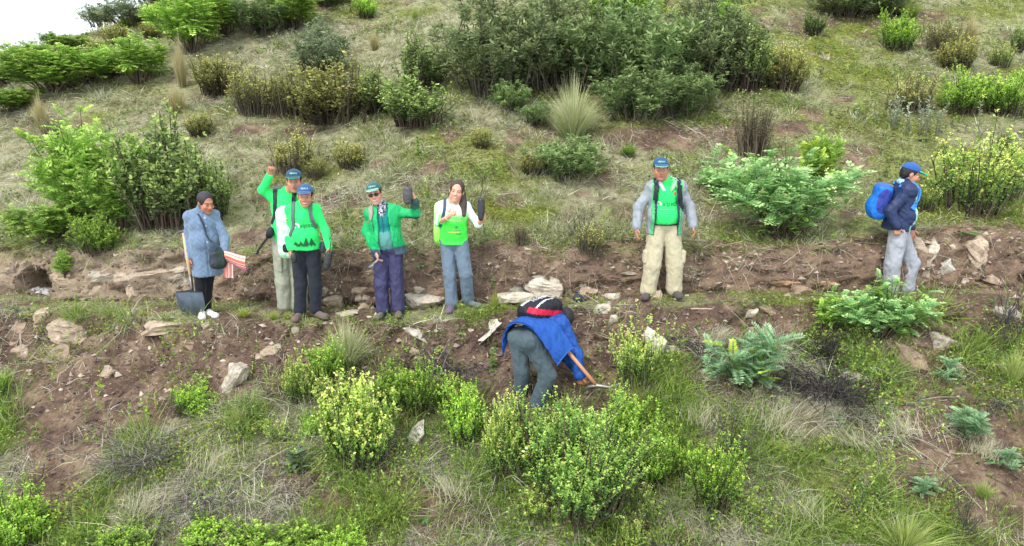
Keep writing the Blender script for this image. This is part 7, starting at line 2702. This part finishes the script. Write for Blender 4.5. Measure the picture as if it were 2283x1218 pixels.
part('shirt', top_garment(J, 0.02, 0.03, -0.05, arms='', amp=0.004, seed=26), (34, 226, 70), M_CLOTH, root)


def jacket7(p):
    t = tf7(p)
    c = np.tile(np.array(lin(40, 52, 84)), (len(p), 1))
    m = (t[:, 1] < 0) & (np.abs(t[:, 0] + 0.05) < 0.125)
    c[m] = np.array(lin(150, 196, 184))
    return c


jv, jq = top_garment(J, 0.052, 0.025, -0.09, skirt=(0.205, 0.185), sleeve=(0.068, 0.062, 0.054), amp=0.011, seed=27, hollow=0.03, opening=(-0.05, 0.10, 0.085), stop=(0.95, 0.97))
part('jacket', (jv, jq), jacket7, M_SHELL, root)
jb = bvh_of(jv, jq)
col7 = solid([cone(J['T'](-0.05, 0.06, 0.49), J['T'](-0.07, -0.05, 0.46), 0.035, 0.03), cone(J['T'](0.05, 0.06, 0.49), J['T'](0.07, -0.05, 0.46), 0.035, 0.03), cone(J['T'](-0.05, 0.08, 0.49), J['T'](0.05, 0.08, 0.49), 0.04, 0.04)], 0.009, 0.02, amp=0.005)
part('collar', col7, (150, 190, 200), M_SHELL, root)
mb = MB(); mb.tube([local(root, 2018, 432, -0.17), local(root, 2019, 455, -0.18), local(root, 2016, 464, -0.18), local(root, 2024, 478, -0.17)], 0.005, lin(110, 150, 210), 5)
put('cord', mb.mesh('cord'), M_PLAIN, parent=root)
cap(J, root, (44, 88, 150), (50, 92, 156), (60, 230, 130))
short_hair(J, root)
shoe(J, 'R', (90, 84, 80), (60, 56, 54), root); shoe(J, 'L', (90, 84, 80), (60, 56, 54), root)
stp = [[(-0.13, 0.12, 0.44), (-0.125, 0.01, 0.515), (-0.13, -0.10, 0.44), (-0.15, -0.12, 0.32), (-0.19, -0.06, 0.2)], [(0.13, 0.12, 0.44), (0.125, 0.01, 0.515), (0.13, -0.10, 0.44)]]


def blue7(hl):
    def f(p):
        h = hl(p)
        side = np.clip((-h[:, 0] - 0.06) * 20, 0, 1)[:, None]
        band = (((h[:, 1] + 0.01) / 0.085) ** 2 + ((h[:, 2] - 0.01) / 0.16) ** 2 < 1)[:, None]
        c = np.tile(np.array(lin(34, 112, 200)), (len(p), 1))
        c = np.where(band & (side > 0.2), np.array(lin(48, 62, 140)), c)
        return np.where((h[:, 2] > 0.19)[:, None], np.array(lin(56, 92, 172)), c)
    return f


backpack(root, J, 'backpack', 'bright blue rounded backpack on the walking man', (0.0, 0.255, 0.23), (0.135, 0.10, 0.225), None, jb, stp, colfn=blue7, strap_col=(60, 130, 214), strap_w=0.055, lumps=[((0, 0.04, -0.07), (0.13, 0.12, 0.14))])

# ============ 8. man digging, bent double
root = person_root(1180, 893, 'bent over man in blue quilted jacket and grey trousers digging below the path')
pel = local(root, 1176, 758, 0.02)
RT = rotz(math.pi * 0.5 + 0.80) @ rotx(1.30)          # facing away to the right, folded forward
J = skeleton(1.66, math.pi * 0.5 + 0.80, pelvis=pel, torso=RT,
             hipL=pel + V3(-0.095, 0.035, -0.05), hipR=pel + V3(0.075, -0.05, -0.055),
             knL=local(root, 1163, 826, 0.02), anL=local(root, 1160, 868, 0.05), knR=local(root, 1222, 836, -0.06), anR=local(root, 1196, 902, -0.08),
             toeL=local(root, 1172, 880, 0.18), toeR=local(root, 1210, 905, 0.06))
T = J['T']
J['elR'] = local(root, 1283, 790, 0.10); J['wrR'] = local(root, 1292, 838, 0.02)
J['elL'] = T(0.20, -0.16, 0.42); J['wrL'] = J['wrR'] + V3(0.05, 0.12, -0.03)
J['head'] = T(0, -0.06, 0.61)
J['Rh'] = RT @ rotx(0.3)
body, _, _ = build_body(J, SKIN_B, [hand_at(J, 'R', tip=(0.05, -0.05, -1), palm=V3(0.6, 0.8, 0), curl=0.9), hand_at(J, 'L', tip=(0.2, -0.2, -1), palm=V3(0.6, -0.8, 0), curl=0.9)])
put('body', body, M_SKIN, parent=root)
tz = lambda *a: None
s = J['s']
pr = [ell(T(0, 0.0, 0.0), (0.185 * s, 0.142 * s, 0.155 * s), RT), ell(T(0.085, 0.05, -0.055), (0.105, 0.105, 0.115), RT), ell(T(-0.085, 0.05, -0.055), (0.105, 0.105, 0.115), RT)]
for sd in 'LR':
    pr += leg_prims(J, sd, 0.108 * s, 0.088 * s, 0.078 * s, 0.96)
part('trousers', solid(pr, 0.0105, 0.03, amp=0.011, freq=7, seed=31, cuts=[(-RT[:, 2], -float(RT[:, 2] @ T(0, 0, 0.085)))]), (74, 88, 94), M_CLOTH, root)
bl = solid([econe(T(0, 0, 0.03), T(0, 0, 0.1), (0.178, 0.140), (0.172, 0.132), RT)], 0.009, 0.01, cuts=[(RT[:, 2], float(RT[:, 2] @ T(0, 0, 0.06))), (-RT[:, 2], -float(RT[:, 2] @ T(0, 0, 0.09)))])
part('belt', bl, (92, 88, 84), M_PLAIN, root)
part('shirt', top_garment(J, 0.012, 0.0, 0.05, arms='', amp=0.004, collar=True), (70, 84, 130), M_CLOTH, root)
JB = np.array(lin(32, 80, 156))
pr = torso_prims(J, 0.045)
pr += arm_prims(J, 'R', 0.085 * s, 0.076 * s, 0.06 * s, 0.97) + arm_prims(J, 'L', 0.085 * s, 0.076 * s, 0.06 * s, 0.97)
pr.append(cone(T(0, 0.03, 0.44), T(0, 0.01, 0.53), 0.085, 0.07))
jv, jq = solid(pr, 0.0105, 0.025, amp=0.0, seed=33, cuts=[(RT[:, 2], float(RT[:, 2] @ T(0, 0, 0.03)))], subs=torso_prims(J, 0.024) + [econe(T(0, 0, 0.1), T(0, 0, -0.2), (0.16, 0.125), (0.18, 0.145), RT)])
tf8 = tfun(J)


def quilt(v, q, amp=0.012):
    t = tf8(v)
    a = np.abs(np.sin((t[:, 0] + t[:, 2]) * 34)) ** 0.5 * np.abs(np.sin((t[:, 0] - t[:, 2] + 0.3 * t[:, 1]) * 34)) ** 0.5
    return v + vnormals(v, q) * ((a - 0.5) * amp)[:, None]


jv = quilt(folds(jv, jq, 0.007, 8, 33), jq)
jk = part('jacket', (jv, jq), lambda p: JB * (0.9 + 0.3 * (fbm(p * 14, 2) - 0.5))[:, None], M_SHELL, root)
jb = bvh_of(jv, jq)
# the open front hangs down on both sides


def flap(c00, c01, c10, c11, n=18, bulge=0.05, dirb=V3(0, -1, 0)):
    def f(a, b):
        p = c00 * (1 - a) * (1 - b) + c01 * (1 - a) * b + c10 * a * (1 - b) + c11 * a * b
        return p + dirb * (bulge * math.sin(math.pi * a) * math.sin(math.pi * (b * 0.8 + 0.1)) + 0.012 * math.sin(b * 14 + a * 3))
    return sheet_grid(f, n, n, 0.018)


def curve_of(pts):
    pts = [local(root, *p) for p in pts]
    d = np.linspace(0, 1, len(pts))

    def f(t):
        i = min(int(t * (len(pts) - 1)), len(pts) - 2)
        p0, p1, p2, p3 = pts[max(i - 1, 0)], pts[i], pts[i + 1], pts[min(i + 2, len(pts) - 1)]
        u_ = t * (len(pts) - 1) - i
        return 0.5 * (2 * p1 + (p2 - p0) * u_ + (2 * p0 - 5 * p1 + 4 * p2 - p3) * u_ ** 2 + (3 * p1 - p0 - 3 * p2 + p3) * u_ ** 3)
    return f


hem = curve_of([(1121, 794, 0.10), (1122, 750, 0.04), (1142, 722, -0.08), (1176, 726, -0.16), (1208, 762, -0.17), (1242, 816, -0.14)])
rim = curve_of([(1140, 745, 0.16), (1150, 722, 0.20), (1172, 706, 0.22), (1205, 708, 0.12), (1245, 728, 0.02), (1278, 776, -0.03)])


def drape(a, b):
    p = hem(a) * (1 - b) + rim(a) * b
    out = V3(-0.25, -0.75, 0.6)
    return p + out * (0.035 * math.sin(math.pi * b) + 0.010 * math.sin(a * 22) * (1 - b))


v, q, uu, vv = sheet_grid(drape, 40, 22, 0.018)
qa = np.abs(np.sin((uu * 2.2 + vv) * 17)) ** 0.5 * np.abs(np.sin((uu * 2.2 - vv) * 17)) ** 0.5
v = v + vnormals(v, q) * ((qa - 0.5) * 0.012)[:, None]
put('jacket_hem', mk_mesh('jacket_hem', v, quads=q, col=JB * (0.95 + 0.3 * (fbm(v * 14, 2) - 0.5))[:, None]), M_SHELL, parent=jk)
hv = solid([ell(J['head'] + J['Rh'] @ V3(0, 0.012, 0.03), (0.102, 0.120, 0.112), J['Rh'])], 0.0095, 0.02, amp=0.004, freq=20, subs=[ell(J['head'] + J['Rh'] @ V3(0, -0.12, -0.03), (0.075, 0.085, 0.1), J['Rh'])])
part('hair', hv, (26, 26, 32), M_HAIR, root)
shoe(J, 'R', (92, 72, 62), (60, 50, 46), root, high=0.05); shoe(J, 'L', (92, 72, 62), (60, 50, 46), root, high=0.05)
for k, (xt, zt) in enumerate([(-0.06, -0.03), (0.07, -0.03)]):
    pass
# backpack lying on his back
c8 = local(root, 1204, 692, 0.26)
Rb = np.stack([unit((RT[:, 2] * V3(1, 1, 0.2))[None])[0], np.zeros(3), np.zeros(3)], 1)
xx = Rb[:, 0]; zz = V3(0, 0, 1) - xx * xx[2]; zz /= np.linalg.norm(zz); yy = np.cross(zz, xx)
Rb = np.stack([xx, yy, zz], 1)
e = put('backpack', None, loc=Vector(c8) + root.location, label='red, black and white backpack lying on the back of the digging man', cat='backpack')
v, q = solid([rbox(V3(0, 0, 0), (0.25, 0.155, 0.10), 0.07, Rb), ell(Rb @ V3(-0.03, 0, 0.03), (0.21, 0.15, 0.11), Rb)], 0.0105, 0.03, amp=0.007, freq=8, seed=35)


def packcol(p):
    h = p @ Rb
    c = np.tile(np.array(lin(30, 30, 36)), (len(p), 1))
    d = h[:, 2] + 0.33 * (h[:, 0] + 0.05)
    red = (h[:, 1] < -0.03) & (d > -0.012) & (d < 0.052) & (h[:, 0] < 0.2)
    c[red] = np.array(lin(206, 28, 60))
    m = (h[:, 2] > 0.095) & (h[:, 1] > 0.06)
    c[m] = np.array(lin(222, 222, 224))
    m = (h[:, 2] > 0.10) & (np.abs(h[:, 1] + 0.07 - 0.2 * h[:, 0]) < 0.008)
    c[m] = np.array(lin(224, 224, 226))
    return c


pb = part('pack', (v, q), packcol, M_SHELL, e)
pbv = bvh_of(v, q)
for k, (cx_, cy_) in enumerate([(0.02, -0.01), (0.06, 0.0), (0.09, 0.02)]):
    v2, t2 = disc2(0.028, 14, 0.018, 0.4 * k, 4.4 + 0.4 * k)
    print_on('pack_emblem', pb, pbv, v2, t2, Rb @ V3(cx_, cy_, 0.0), xx, yy, (222, 222, 226))
v2, t2 = text_arrays('Nor', 0.075)
print_on('pack_lettering', pb, pbv, v2, t2, Rb @ V3(-0.06, 0.0, 0), xx, yy, (214, 214, 220))
me = strap_mesh([local(root, 1238, 718, 0.0), local(root, 1240, 735, -0.1), local(root, 1237, 755, -0.15)], jb, 0.035, 0.01, (52, 58, 74), 0.012)
o = put('strap', me, M_SHELL, parent=e); o.location = -Vector(c8)
# pick
g0 = local(root, 1268, 786, -0.02); g1 = local(root, 1330, 860, -0.10)
tool = put('pick', None, loc=Vector(g1) + root.location, label='digging pick with wooden handle in the hands of the bent man', cat='pick')
mb = MB(); mb.tube([g0 - g1, (g0 - g1) * 0.4, V3(0, 0, 0)], [0.021, 0.02, 0.024], lin(186, 132, 96), 10)
put('handle', mb.mesh('handle'), M_WOOD, parent=tool)
mb = MB(); mb.tube([(-0.15, 0.05, -0.10), (-0.08, 0.02, -0.02), (0, 0, 0.0), (0.14, -0.02, -0.015), (0.25, -0.03, 0.035)], [0.008, 0.02, 0.028, 0.018, 0.006], lin(140, 134, 128), 8)
put('head', mb.mesh('head'), M_STEEL, parent=tool)

# ============ small dark bag left on the path
p, n = hit(1288, 672)
bg = put('plastic_bag', None, loc=p, label='small crumpled black plastic bag lying on the path', cat='bag')
v, q = solid([ell(V3(0, 0, 0.04), (0.06, 0.05, 0.05)), cone(V3(0.0, 0, 0.06), V3(-0.02, 0, 0.10), 0.03, 0.015), ell(V3(0.05, 0, 0.02), (0.05, 0.04, 0.02))], 0.007, 0.02, amp=0.014, freq=18)
part('sack', (v, q), (58, 60, 68), M_SHELL, bg)
